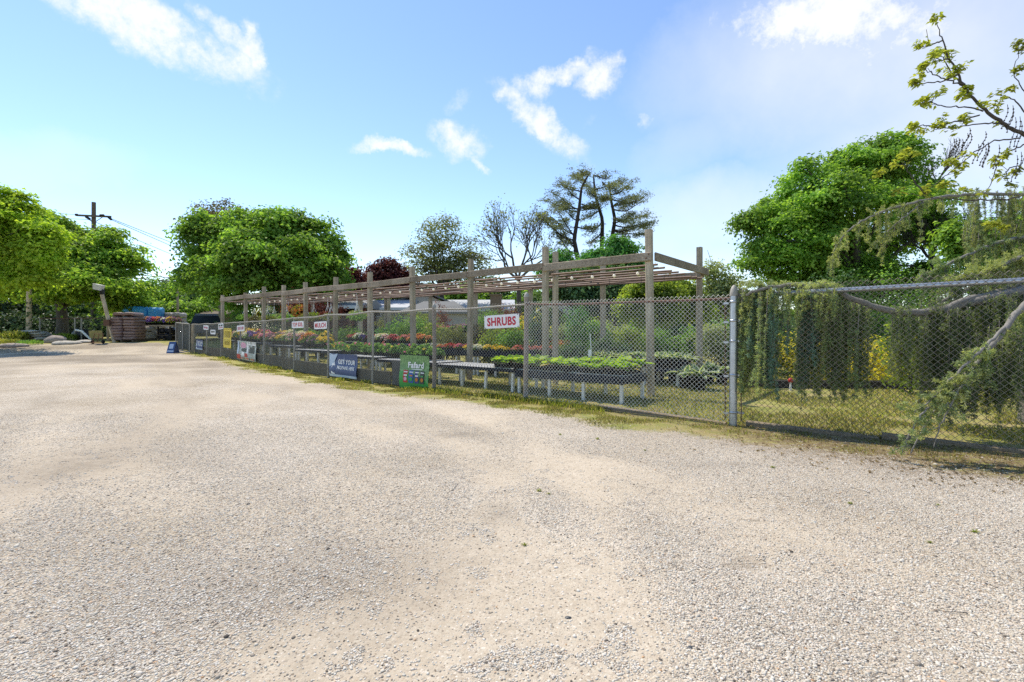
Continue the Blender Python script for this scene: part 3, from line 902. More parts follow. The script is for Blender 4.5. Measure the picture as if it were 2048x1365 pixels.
f2 = thing('chain_link_fence', (FR[2][0], FR[2][1], 0), 'chain link fence with thick silver top rail under the weeping cedar', 'fence')
for k in range(3):
    a, b_ = FR[k], FR[k + 1]
    d = np.array([b_[0] - a[0], b_[1] - a[1]]); d /= np.linalg.norm(d); o_ = OUT(d)
    h0, h1 = (1.88, 1.92) if k == 0 else (1.92, 1.92)
    chain(MB(), a, b_, 0, 0, h0 + .02, h1 + .04, 0, .076, .0042, .10).build('wire_mesh', M['wire_old'], f2)
    st = a if k else (a[0] + d[0] * .07, a[1] + d[1] * .07)
    rl = MB(); tube(rl, [(st[0] - o_[0] * .045, st[1] - o_[1] * .045, h0 + .01), (b_[0] - o_[0] * .045, b_[1] - o_[1] * .045, h1 + .02)], .034, 14)
    rl.build('top_rail', M['galv'], f2)
    if k:
        p_ = MB(); tube(p_, [(a[0] - o_[0] * .12, a[1] - o_[1] * .12, -.1), (a[0] - o_[0] * .12, a[1] - o_[1] * .12, 1.98)], .036, 12); p_.build('post', M['galv'], f2)
# timbers lying along the foot of the wire
def kerb(p, q, label, w_=.12, h_=.08):
    p = np.asarray(p, float); q = np.asarray(q, float)
    d = (q - p) / np.linalg.norm(q - p); o_ = OUT(d) * -.09
    z = float(ground_z(*(p + q) / 2)[0])
    mb = MB(); beam(mb, (p[0] + o_[0], p[1] + o_[1], z + .035), (q[0] + o_[0], q[1] + o_[1], z - .016), w_, h_, 0, .012)
    mb.build('kerb_timber', M['wood_kerb'], label=label, cat='timber', group='timbers along the foot of the fence')
A9, A10 = np.array(FP[-2][:2]), np.array(FP[-1][:2])
kerb(A9 + (A10 - A9) * .42, A9 + (A10 - A9) * .97, 'old grey timber lying at the foot of the fence left of the silver post')
R0, R1, R2 = [np.array(q) for q in FR[:3]]
kerb(R0 + (R1 - R0) * .05, R0 + (R1 - R0) * .52, 'old timber at the foot of the fence right beside the silver post')
kerb(R0 + (R1 - R0) * .53, R0 + (R1 - R0) * .995, 'darker timber at the foot of the fence below the leaning cedar branch', .12, .09)
kerb(R1, R1 + (R2 - R1) * .9, 'timber at the foot of the fence running out of the picture on the right')
# ---------------------------------------------------------------- pergola
C0 = np.array([2.93, 10.2])


def S(s, t, z=0.0):
    """point in the nursery: s metres along the pergola, t metres back from its front, z above the ground there"""
    p = C0 + s * PA + t * PB
    return np.array([p[0], p[1], float(gz(p[0], p[1])) + z])


def s_of(u, t):
    k = (u - CX) / F
    c = C0 + t * PB
    return (c[0] - k * c[1]) / (k * PA[1] - PA[0])


def bz(s):                     # height of the beams: the frame climbs a little with the ground
    return 2.95 + .22 * s / 25


pg = thing('pergola', S(0, 0), 'long weathered grey timber pergola frame over the plant benches', 'pergola')
US = [1300, 1091, 940, 826, 740, 670.5, 612, 567.5, 527, 492, 445]
TOPS = [460, 495, 519, 534, 545, 555, 565, 571, 574, 586, 591]
SP = [s_of(u, 0) for u in US]
for k, (u, v) in enumerate(zip(US, TOPS)):
    p = S(SP[k], 0)
    ztop = H + (HZ - v) / F * p[1]
    w_ = .135 if k < 3 else .15
    mb = MB(); beam(mb, (p[0] - .02 * (k % 3 - 1), p[1], p[2] - .2), (p[0] + .025 * (k % 3 - 1), p[1], ztop), w_, w_, 0, .014)
    for z_, e in ((bz(SP[k]) + .045, -.03), (bz(SP[k]) - .04, .03)):
        lathe(mb, (0, 0, 0), [(.016, 0), (.016, .012), (.001, .013)], 8, 0); q_ = mb.v[-1]; mb.v[-1] = np.stack([q_[:, 0] * PA[0] - q_[:, 2] * PB[0], q_[:, 0] * PA[1] - q_[:, 2] * PB[1], q_[:, 1]], 1) + np.array([p[0] + PA[0] * e - PB[0] * .128, p[1] + PA[1] * e - PB[1] * .128, z_]); mb.mi[-1][:] = 1
    mb.build('post', [M['wood_post'], M['rust']], pg)
BT = 3.15
SB = [s_of(u, BT) for u in (1399, 1206, 1061, 951, 861, 772, 722)] + [14.0, 16.4, 18.8, 21.2, 23.6]
for k, s_ in enumerate(SB):
    p = S(s_, BT)
    zt = H + (HZ - 495) / F * p[1] if k == 0 else (H + (HZ - 514) / F * p[1] if k == 1 else bz(s_) + .02)
    mb = MB(); beam(mb, (p[0], p[1], p[2] - .2), (p[0], p[1], zt), .13, .13, 0, .01)
    mb.build('post', M['wood_post'], pg)
p = S(SP[1] + .02, .45)
MB().add(*[(lambda m: (m.verts(), BOXF))(box(MB(), (p[0], p[1], 1.7), (.11, .11, 3.45), PA))][0]).build('post', M['wood_post'], pg)
# front beam in lengths that butt at the posts
for k in range(len(SP) - 1):
    a, b_ = S(SP[k], -.105 if k % 2 == 0 else -.105), S(SP[k + 1], -.105)
    a[2] = bz(SP[k]) + .018 * (k % 2) - .008; b_[2] = bz(SP[k + 1]) + .022 * ((k * 7) % 3 - 1)
    g_ = unit(b_ - a) * .004
    mb = MB()
    n = 8
    beam(mb, a - (unit(b_ - a) * .08 if k == 0 else -g_), b_ - g_, .045, .185 if k < 3 else .2, 0, .012)
    mb.build('front_beam', M['wood_beam'], pg)
for k in range(6):
    s0, s1 = 0 + k * 4.1, 4.1 + k * 4.1
    a, b_ = S(s0, BT + .1), S(s1 - .01, BT + .1); a[2] = bz(s0) - .08; b_[2] = bz(s1) - .08
    mb = MB(); beam(mb, a, b_, .045, .16, 0, .012); mb.build('back_beam', M['wood_beam'], pg)
a, b_ = S(-.095, .06), S(-.095, BT + .14); a[2] = 2.955; b_[2] = 2.93
mb = MB(); beam(mb, a, b_, .045, .185, 0, .012); mb.build('side_beam', M['wood_beam'], pg)
# hanging pipes
for t_, dz in ((.25, -.15), (.62, -.17), (1.0, -.19), (1.4, -.20), (1.8, -.20), (2.2, -.22), (2.6, -.21), (2.98, -.20)):
    pts = []
    for s_ in np.arange(-.06, 25.2, 1.4):
        q = S(s_, t_); q[2] = bz(s_) + dz + .012 * math.sin(s_ * 1.3 + t_ * 5); pts.append(q)
    tube(MB(), pts, .024, 7).build('hanging_pipe', M['purlin'], pg)
hang = MB()
for s_ in SP:
    for t_ in (.95, 2.3):
        q = S(s_, t_)
    a, b_ = S(s_ + .08, .02), S(s_ + .08, BT); a[2] = bz(s_) - .075; b_[2] = bz(s_) - .13
    m2 = MB(); beam(m2, a, b_, .04, .075, 0, .005)
    if s_ > .5: m2.build('cross_rail', M['wood_beam'], pg)
for s_ in (.4, 1.0, 1.9, 3.3):
    hk = MB(); q = S(s_, 1.65); tube(hk, [(q[0], q[1], bz(s_) - .2), (q[0] + .01, q[1], bz(s_) - .62)], .005, 4)
    hk.build('hook_wire', M['cable'], pg)

# string lights
st = thing('string_light', S(0, .55, 2.7), 'string of small frosted globe bulbs under the pergola roof', 'string lights')
cp = []; SBULB = np.cumsum(np.concatenate([[.55], np.full(40, .60)]))
for s_ in np.arange(.05, 24.9, .15):
    q = S(s_, .55); q[2] = bz(s_) - .155 - .03 * abs(math.sin((s_ - .05) * math.pi / 2.2)); cp.append(q)
tube(MB(), cp, .007, 4).build('cable', M['cable'], st)
bm = MB(); lathe(bm, (0, 0, 0), [(.012, 0), (.016, -.03), (.012, -.042), (.028, -.06), (.038, -.085), (.034, -.108), (.018, -.124), (.001, -.128)], 10)
bm.mi[0][:] = 1; bm.mi[0][:20] = 0
bmesh_ = None
for s_ in SBULB:
    if s_ > 24.6: break
    q = S(s_, .55); q[2] = bz(s_) - .155 - .03 * abs(math.sin((s_ - .05) * math.pi / 2.2))
    if bmesh_ is None: bmesh_ = bm.mesh('bulb', [M['cable'], M['bulb']])
    o = bpy.data.objects.new('bulb', bmesh_); COL.objects.link(o); o.parent = st; o.location = q - ORG[st.name]

# ---------------------------------------------------------------- benches
def bench(s0, s1, t0, t1, z, label, group, apron=.07, top='bench_top', legs=4):
    t = thing('plant_bench', S((s0 + s1) / 2, (t0 + t1) / 2), label, 'bench', group)
    zt = lambda q: q
    def P3(s_, t_, z_):
        q = C0 + s_ * PA + t_ * PB
        g0 = float(gz(*(C0 + (s0 + s1) / 2 * PA + t_ * PB)))
        return np.array([q[0], q[1], g0 + z_])
    c = P3((s0 + s1) / 2, (t0 + t1) / 2, z - .011)
    mb = MB(); box(mb, c, (s1 - s0 - .02, t1 - t0 - .02, .018), PA)
    # grid wires standing a little proud
    for q in np.arange(s0 + .05, s1 - .02, .10):
        a, b_ = P3(q, t0 + .02, z + .001), P3(q, t1 - .02, z + .001); tube(mb, [a, b_], .004, 3, 0, True, False)
    for q in np.arange(t0 + .05, t1, .10):
        a, b_ = P3(s0 + .02, q, z + .004), P3(s1 - .02, q, z + .004); tube(mb, [a, b_], .004, 3, 0, True, False)
    mb.build('bench_top', M[top], t)
    fr = MB()
    for (p, q) in (((s0, t0), (s1, t0)), ((s0, t1), (s1, t1)), ((s0 + .02, t0 + .02), (s0 + .02, t1 - .02)), ((s1 - .02, t0 + .02), (s1 - .02, t1 - .02))):
        beam(fr, P3(*p, z - apron / 2 - .004), P3(*q, z - apron / 2 - .004), .035, apron, 0, .004)
    fr.build('bench_frame', M['apron'], t)
    for s_ in np.linspace(s0 + .06, s1 - .06, legs):
        for t_ in (t0 + .06, t1 - .06):
            q = P3(s_, t_, 0); g_ = float(gz(q[0], q[1]))
            top_ = P3(s_, t_, z - apron + .01)
            lean = rng.normal(0, .012, 2)
            lm = MB(); beam(lm, (q[0] + lean[0], q[1] + lean[1], g_ - .03), top_, .062, .062, 0, .006)
            lm.build('leg', M['pvc'], t)
    return t


AT0, AT1 = -1.42, -.42
ZA = [.52, .52, .55, .60, .70, .76, .78, .78]
AS = []
lab = ['front bench nearest the end of the pergola carrying lime hostas', 'bare grey wire-topped front bench in the middle of the fence, next to the hostas',
       'bare front bench behind the green bag banner', 'front bench behind the navy propane banner with leafy bedding plants at its back',
       'front bench with yellow blooms below the mulch sign', 'front bench with mixed blooms below the top soil sign', 'front bench with pink and white blooms right of the plant photo banner', 'farthest front bench of the row behind the yellow banner']
for k in range(8):
    s0 = -.12 + k * 2.72; s1 = s0 + 2.66
    t0, t1 = AT0, AT1
    if k >= 5: t0, t1 = -1.2 + .1 * (k - 5), -.35
    AS.append((s0, s1, t0, t1, ZA[k]))
    bench(s0, s1, t0, t1, ZA[k], lab[k], 'front benches along the fence', .16 if k == 0 else .075)
bench(.15, 2.95, 2.0, 2.95, .42, 'low back bench carrying variegated hostas near the pergola corner', 'benches inside the pergola')
bench(3.9, 6.25, 1.0, 2.0, .70, 'bench of salmon and mixed bedding trays behind the shrubs sign', 'benches inside the pergola', .1)
bench(6.3, 8.9, 1.0, 2.0, .70, 'bench of colourful bedding trays behind the bare front bench', 'benches inside the pergola', .1)
bench(9.0, 11.6, 1.1, 2.1, .92, 'raised bench with orange and red blooms behind the propane banner', 'benches inside the pergola', .12)
bench(11.7, 14.3, 1.1, 2.1, .92, 'raised bench with red and white blooms behind the mulch sign', 'benches inside the pergola', .12)
bench(9.2, 13.8, 3.4, 4.2, 1.25, 'highest tier bench with dusky pink plants at the back of the pergola', 'benches inside the pergola', .1, legs=5)
bench(4.6, 8.2, 3.5, 4.4, .75, 'back bench with dark green trays behind the colourful bedding', 'benches inside the pergola', .1)

# ---------------------------------------------------------------- potted plants
def pot_geo(mb, r=.085, h=.14, mat=0, soil=1, rim=0):
    lathe(mb, (0, 0, 0), [(.001, 0), (r * .74, 0), (r * .95, h * .86), (r * 1.06, h * .87), (r * 1.06, h), (r * .97, h), (r * .94, h * .9)], 12, mat, True)
    if rim is not None and rim:
        mb.mi[-1][12 * 3:12 * 5] = rim
    v = [[r * .94 * math.cos(q), r * .94 * math.sin(q), h * .9] for q in np.arange(12) * math.pi / 6]
    mb.add(v, [list(range(12))], soil)


def broad_leaf(mb, base, az, tilt, L, W, mat=0, edge=None, rg=None):
    """arching oval leaf with a centre crease: 5 cross rows"""
    d = np.array([math.cos(az), math.sin(az), 0]); s = np.array([-d[1], d[0], 0])
    tt = np.array([0, .22, .5, .78, 1.0]); ww = np.array([.10, .85, 1.0, .66, .02]) * W / 2
    pts = []
    for t, w_ in zip(tt, ww):
        out = L * (t * math.cos(tilt) + .12 * t * t); up = L * (t * math.sin(tilt) - .55 * t * t * math.cos(tilt) * .8)
        c = np.asarray(base) + d * out + np.array([0, 0, up])
        pts.append((c, w_))
    rows = []
    for c, w_ in pts:
        lift = np.array([0, 0, w_ * .35])
        if edge is None: rows += [c - s * w_ + lift, c, c + s * w_ + lift]
        else: rows += [c - s * w_ + lift, c - s * w_ * .55 + lift * .5, c, c + s * w_ * .55 + lift * .5, c + s * w_ + lift]
    k = 3 if edge is None else 5
    f = []; mi = []
    for i in range(4):
        for j in range(k - 1):
            f.append([i * k + j, i * k + j + 1, (i + 1) * k + j + 1, (i + 1) * k + j])
            mi.append(mat if edge is None or j in (1, 2) else edge)
    mb.add(rows, np.array(f), mat, True)
    mb.mi[-1] = np.array(mi)


def hosta(variant, edge):
    rg = np.random.default_rng(100 + variant + (50 if edge else 0))
    mb = MB()
    n = 15 if not edge else 22
    for i in range(n):
        ring = i / n
        L = (.12 + .08 * ring) * (1 + .25 * rg.normal() * .6) * (1.35 if edge else 1.35)
        broad_leaf(mb, (rg.normal(0, .015), rg.normal(0, .015), .10), i * 2.4 + rg.normal() * .3, R(72 - 48 * ring) + rg.normal() * .12, L, L * (.62 if not edge else .5), 2 if (not edge and rg.random() < .06) else 0, 1 if edge else None)
    return mb


def potted(name, label, cat, group, parts):
    """prototype at the origin; parts = list of (name, MB, mats)"""
    t = thing(name, (0, 0, 0), label, cat, group)
    for nm_, mb, mats in parts: mb.build(nm_, mats, t)
    return t


used = set()
def put(protos, loc, rz, sc, label=None, group=None):
    p = protos[int(rng.integers(len(protos)))]
    if p.name in used: o = copy_tree(p)
    else: o = p; used.add(p.name)
    return place(o, loc, rz, sc, label, group)


HL = 'lime green hosta in a black pot packed on the front bench'
hp = []
for v_ in range(4):
    pm_ = MB(); pot_geo(pm_, .088, .13, 0, 1, 2)
    hp.append(potted('potted_hosta', HL, 'hosta', 'lime hostas on the front bench', [('pot', pm_, [M['pot'], M['soil'], M['pot_rim']]), ('foliage', hosta(v_, False), [LM['hosta'], LM['hosta'], LM['hosta_old']])]))
for i_, s_ in enumerate(np.arange(.02, 3.25, .198)):
    for j_, t_ in enumerate(np.arange(AT0 + .11, AT1 - .05, .2)):
        if s_ > 2.0 and j_ > 3: continue
        if rng.random() < .10: continue
        q = S(s_ + rng.normal(0, .01), t_ + rng.normal(0, .01), .522)
        put(hp, q, rng.random() * 6.28, .75 + .6 * rng.random() ** 1.5, HL)
vp = []
VL = 'white-edged variegated hosta in a black pot on the low back bench'
for v_ in range(3):
    pm_ = MB(); pot_geo(pm_, .115, .19)
    fo = hosta(v_, True)
    for a_ in range(len(fo.v)): fo.v[a_] = fo.v[a_] * 1.25 + np.array([0, 0, .07])
    vp.append(potted('potted_hosta', VL, 'hosta', 'variegated hostas on the back bench', [('pot', pm_, [M['pot'], M['soil']]), ('foliage', fo, [LM['varieg'], LM['varieg_edge']])]))
for s_ in np.arange(.30, 2.95, .265):
    for t_ in np.arange(2.1, 2.95, .28):
        put(vp, S(s_ + rng.normal(0, .02), t_ + rng.normal(0, .02), .425), rng.random() * 6.28, .95 + .25 * rng.random(), VL)
for s_ in np.arange(-.4, 1.9, .33):
    for t_ in (1.75, 3.35):
        put(vp, S(s_ + rng.normal(0, .03), t_ + rng.normal(0, .05), .0), rng.random() * 6.28, 1.25 + .3 * rng.random(), 'variegated hosta in a black pot standing beside the low back bench', 'variegated hostas on the ground') if t_ < 2 and s_ < .0 or t_ > 3 else None

# bedding plants: pot, leafy mound, blooms
def bedding_mb(col, seed, h=.16, r=.15, nl=70, nf=26, fs=.055, tall=False):
    rg = np.random.default_rng(seed)
    po = MB(); pot_geo(po, .085, .12)
    d = sphere_dirs(nl, rg); d[:, 2] = abs(d[:, 2])
    fo = MB(); leaves(fo, np.array([0, 0, .12]) + d * np.array([r, r, h]) * (.45 + .55 * rg.random((nl, 1)) ** .5), d * .7 + np.array([0, 0, .6]) + rg.normal(0, .35, (nl, 3)), .07 + .03 * rg.random(nl), 0, .7, rg=rg)
    bl = MB()
    if nf:
        d = sphere_dirs(nf, rg); d[:, 2] = abs(d[:, 2]) ** .6; d = unit(d)
        c = np.array([0, 0, .13]) + d * np.array([r, r, h * 1.12])
        for k in range(5):                      # five petals per bloom
            al = rg.normal(size=(nf, 3))
            leaves(bl, c + rg.normal(0, fs * .22, (nf, 3)), d + np.array([0, -.35, .3]) + rg.normal(0, .3, (nf, 3)), fs * (.7 + .5 * rg.random(nf)), 0, .85, .1, rg=rg)
    return po, fo, bl


def bedding(col, seed, label, group, leafm='bedding', **kw):
    po, fo, bl = bedding_mb(col, seed, **kw)
    parts = [('pot', po, [M['pot'], M['soil']]), ('foliage', fo, LM[leafm])]
    if bl.n: parts.append(('blooms', bl, LM['f_' + col]))
    return potted('potted_flower', label, 'flower', group, parts)


def row(cols, label, group, s0, s1, ds, ts, z, sc=1.0, leafm='bedding', jitter=.03, skip=0.0, **kw):
    protos = {}
    for s_ in np.arange(s0, s1, ds):
        for t_ in ts:
            if rng.random() < skip: continue
            c = cols[int((s_ - s0) / (s1 - s0) * len(cols) * .999)] if isinstance(cols, list) else cols
            if c not in protos:
                protos[c] = [bedding(c, 300 + len(label) * 7 + i * 13 + len(c), '', '', leafm, **kw) for i in range(2)]
            cn = {'palepink': 'pale pink', 'none': 'leafy green'}.get(c, c)
            put(protos[c], S(s_ + rng.normal(0, jitter), t_ + rng.normal(0, jitter), z), rng.random() * 6.28, sc * (.78 + .45 * rng.random()), label.format(cn), group.format(cn))


A3_, A4_ = AS[2], AS[3]
row('red', 'leafy bedding plant with a few red blooms behind the bare front bench', 'leafy bedding pots with red blooms', 6.2, 12.0, .9, [-.62], .585, 1.15, nf=3, nl=95, h=.2, r=.17)
row('yellow', 'leafy bedding plant with a few yellow blooms behind the bare front bench', 'leafy bedding pots with yellow blooms', 6.5, 12.0, 1.3, [-.86], .585, 1.15, nf=3, nl=95, h=.2, r=.17)
row('pink', 'leafy bedding plant with one pink bloom behind the bare front bench', 'leafy bedding pots with pink blooms', 6.05, 12.0, .31, [-.6, -.84], .585, 1.15, nf=1, nl=100, h=.2, r=.15, skip=.25)
row(['yellow', 'mauve', 'orange', 'yellow', 'palepink', 'white', 'yellow', 'palepink', 'mauve', 'pink', 'white', 'orange', 'purple', 'white', 'yellow', 'white', 'red', 'palepink'],
    '{} flowers in a black pot on the front bench behind the fence signs', '{} flowers on the front bench', 12.1, 21.4, .30, [-.95, -.68], .79, 1.25, nf=30, skip=.05)
row(['yellow', 'white', 'yellow', 'pink', 'yellow'], '{} flowers standing tall at the back of the front bench', '{} tall flowers at the back of the front bench', 13.0, 21.0, .42, [-.42], .79, 1.5, nf=28)
row(['salmon', 'salmon', 'yellow', 'yellow', 'white', 'yellow', 'pink', 'red', 'orange', 'white'], '{} bedding flowers in a dark tray on the middle bench', '{} bedding flowers on the middle bench', 3.95, 8.9, .205, [1.1, 1.33, 1.56, 1.79], .705, .82, nf=34, h=.12, skip=.03)
row(['orange', 'orange', 'salmon', 'red', 'palepink', 'white', 'red', 'purple', 'white', 'red'], '{} blooms on the raised bench above the leafy bedding plants', '{} blooms on the raised bench', 9.05, 14.2, .235, [1.22, 1.5], .925, 1.05, nf=46, h=.13)
row(['mauve', 'pink', 'palepink', 'mauve'], '{} plants on the highest tier at the back of the pergola', '{} plants on the highest tier', 9.3, 13.7, .28, [3.55, 3.9], 1.25, 1.15, nf=24)
row(['mauve'], 'dark green plant on the back bench behind the colourful bedding', 'dark green plants on the back bench', 4.7, 8.1, .3, [3.7, 4.05], .755, 1.4, 'shrub_dark', nf=0, nl=90)
row(['orange', 'yellow'], '{} flowers in a pot beside the small potted tree behind the shrubs sign', '{} flowers beside the potted tree', 3.9, 5.2, .3, [2.3, 2.6], .72, 1.2, 'lime', nf=22)

# dark trays the middle bench pots stand in
for k, s_ in enumerate(np.arange(4.0, 8.8, .62)):
    mb = MB(); q = S(s_ + .25, 1.02, .76); box(mb, q, (.58, .03, .13), PA); q2 = S(s_ + .25, 1.0, .835); box(mb, q2, (.59, .05, .014), PA)
    for e in (-.285, .285): box(mb, S(s_ + .25 + e, 1.06, .76), (.012, .06, .12), PA)
    mb.build('tray_front' if False else 'plant_tray', M['apron'], label='dark plastic tray holding bedding plants on the edge of the middle bench', cat='tray', group='trays on the middle bench')

# white stake and price cards among the plants
q = S(1.35, -.1, .5)
mb = MB(); tube(mb, [q, q + np.array([-.05, .02, .82])], .012, 6); mb.build('stake', M['pvc'], label='thin white stake standing at the back of the hosta bench', cat='stake')
q = S(1.02, -.75, .70)
mb = MB(); box(mb, q + np.array([0, 0, .2]), (.075, .006, .15), PA, 0, .1); box(mb, q, (.02, .005, .28), PA); mb.build('price_card', M['white_paint'], label='small white price card standing among the lime hostas', cat='card')
q = S(-.05, AT1 - .06, .52)
mb = MB(); rock(mb, q + np.array([0, 0, .07]), (.075, .07, .065), 5, 0, .2); mb.build('stone', M['stone'], label='pale rounded stone on the corner of the hosta bench', cat='stone')

# ---------------------------------------------------------------- hanging baskets
BASKETS = [(s_, t_) for s_, t_ in zip(np.linspace(12.2, 23.4, 12), [.45, 1.1, .5, .9, .45, 1.3, .5, .8, .45, 1.2, .6, .5])]
bcols = ['shrub', 'greygreen', 'olive', 'redleaf', 'olive', 'lime', 'shrub', 'greygreen', 'olive', 'shrub', 'brown', 'shrub']
blabs = ['trailing green basket hanging nearest the mulch sign', 'grey-green basket hanging second from the mulch end of the row', 'olive basket hanging above the mulch sign', 'red-leaved basket hanging left of the mulch sign', 'olive basket hanging above the top soil sign', 'lime basket hanging just left of the top soil sign',
         'green basket hanging midway along the pergola', 'grey-green basket hanging left of the middle of the pergola', 'olive basket hanging right of the plant photo banner', 'green basket hanging above the plant photo banner', 'bronze basket hanging above the yellow banner', 'green basket hanging at the far end of the pergola']
for (s_, t_), c_, l_ in zip(BASKETS, bcols, blabs):
    zb = bz(s_) - 1.22 + .06 * math.sin(s_ * 3)
    q = S(s_, t_); q[2] = zb
    t = thing('hanging_basket', q, l_, 'basket', 'hanging baskets under the pergola')
    mb = MB(); lathe(mb, q, [(.001, 0), (.11, 0), (.17, .14), (.18, .15), (.16, .15)], 12); mb.build('basket', M['pot'], t)
    fo = MB(); n = 420
    d = sphere_dirs(n); d[:, 2] *= .55
    leaves(fo, q + np.array([0, 0, .17]) + d * np.array([.42, .42, .34]) * (.55 + .45 * rng.random((n, 1))), d + np.array([0, 0, .6]) + rng.normal(0, .4, (n, 3)), .085, 0); fo.build('foliage', LM[c_], t)
    hw = MB(); top = q + np.array([0, 0, .62])
    for e in range(3):
        tube(hw, [q + np.array([.18 * math.cos(e * 2.09), .18 * math.sin(e * 2.09), .15]), top], .009, 4)
    tube(hw, [top, top + np.array([0, 0, .10])], .018, 5); tube(hw, [top + np.array([0, 0, .1]), (q[0], q[1], bz(s_) - .19)], .005, 4)
    hw.build('hanger', M['pvc'], t)
for k_, (s_, c_, l_) in enumerate(((23.0, 'white', 'white flowering basket hanging high near the far end of the pergola'), (24.2, 'yellow', 'yellow flowering basket hanging high at the far end of the pergola'), (20.6, 'salmon', 'salmon flowering basket hanging high in the left half of the pergola'), (19.4, 'orange', 'orange flowering basket hanging high beside the salmon one'))):
    q = S(s_, 1.6); q[2] = bz(s_) - .85
    t = thing('hanging_basket', q, l_, 'basket', 'flowering baskets under the pergola')
    mb = MB(); lathe(mb, q, [(.001, 0), (.11, 0), (.17, .14), (.18, .15), (.16, .15)], 12); mb.build('basket', M['pot'], t)
    d = sphere_dirs(300); fo = MB(); leaves(fo, q + np.array([0, 0, .1]) + d * np.array([.4, .4, .42]) * (.6 + .4 * rng.random((300, 1))), d + rng.normal(0, .4, (300, 3)), .08, 0); fo.build('blooms', LM['f_' + c_], t)
    d = sphere_dirs(160); fo = MB(); leaves(fo, q + np.array([0, 0, .1]) + d * .36, d + rng.normal(0, .4, (160, 3)), .08, 0); fo.build('foliage', LM['shrub'], t)
    hw = MB(); tube(hw, [q + np.array([0, 0, .15]), (q[0], q[1], bz(s_) - .19)], .008, 4); hw.build('hanger', M['pvc'], t)

# ---------------------------------------------------------------- boards and panel at the foot of the fence
blab = ['dark weathered board at the foot of the fence just right of the gate', 'dark board at the foot of the fence below the small white signs', 'dark board at the foot of the fence below the yellow banner', 'dark board at the foot of the fence left of the plant photo banner', 'dark board at the foot of the fence below the plant photo banner',
        'dark board at the foot of the fence below the top soil sign', 'dark board at the foot of the fence below the mulch sign', 'dark board at the foot of the fence behind the navy banner', 'dark grey board at the foot of the fence just left of the grey panel']
edges = [386, 411, 440, 478, 525, 585, 653, 700, 740, 778]
for k in range(9):
    p, d, o_ = fence_at(edges[k] + .5); p2, _, _ = fence_at(edges[k + 1] - .5)
    zc = float(gz(*((p + p2) / 2)))
    hgt_ = (.42, .4, .42, .42, .44, .40, .38, .36, .35)[k]
    a, b_ = p - o_ * .07, p2 - o_ * .07
    mb = MB(); beam(mb, (a[0], a[1], float(gz(*p)) + hgt_ / 2 - .02), (b_[0], b_[1], float(gz(*p2)) + hgt_ / 2 - .02), .035, hgt_, 0, .006)
    mb.build('board', M['wood_board'], label=blab[k], cat='board', group='boards along the foot of the fence')
p, d, o_ = fence_at(789)
mb = MB(); c_ = p - o_ * .09; box(mb, (c_[0], c_[1], .30), (.40, .03, .66), d); box(mb, (c_[0] + o_[0] * .02, c_[1] + o_[1] * .02, .60), (.41, .012, .03), d)
mb.build('panel', M['dark_plastic'], label='upright dark grey plastic panel behind the fence beside the green banner', cat='panel')

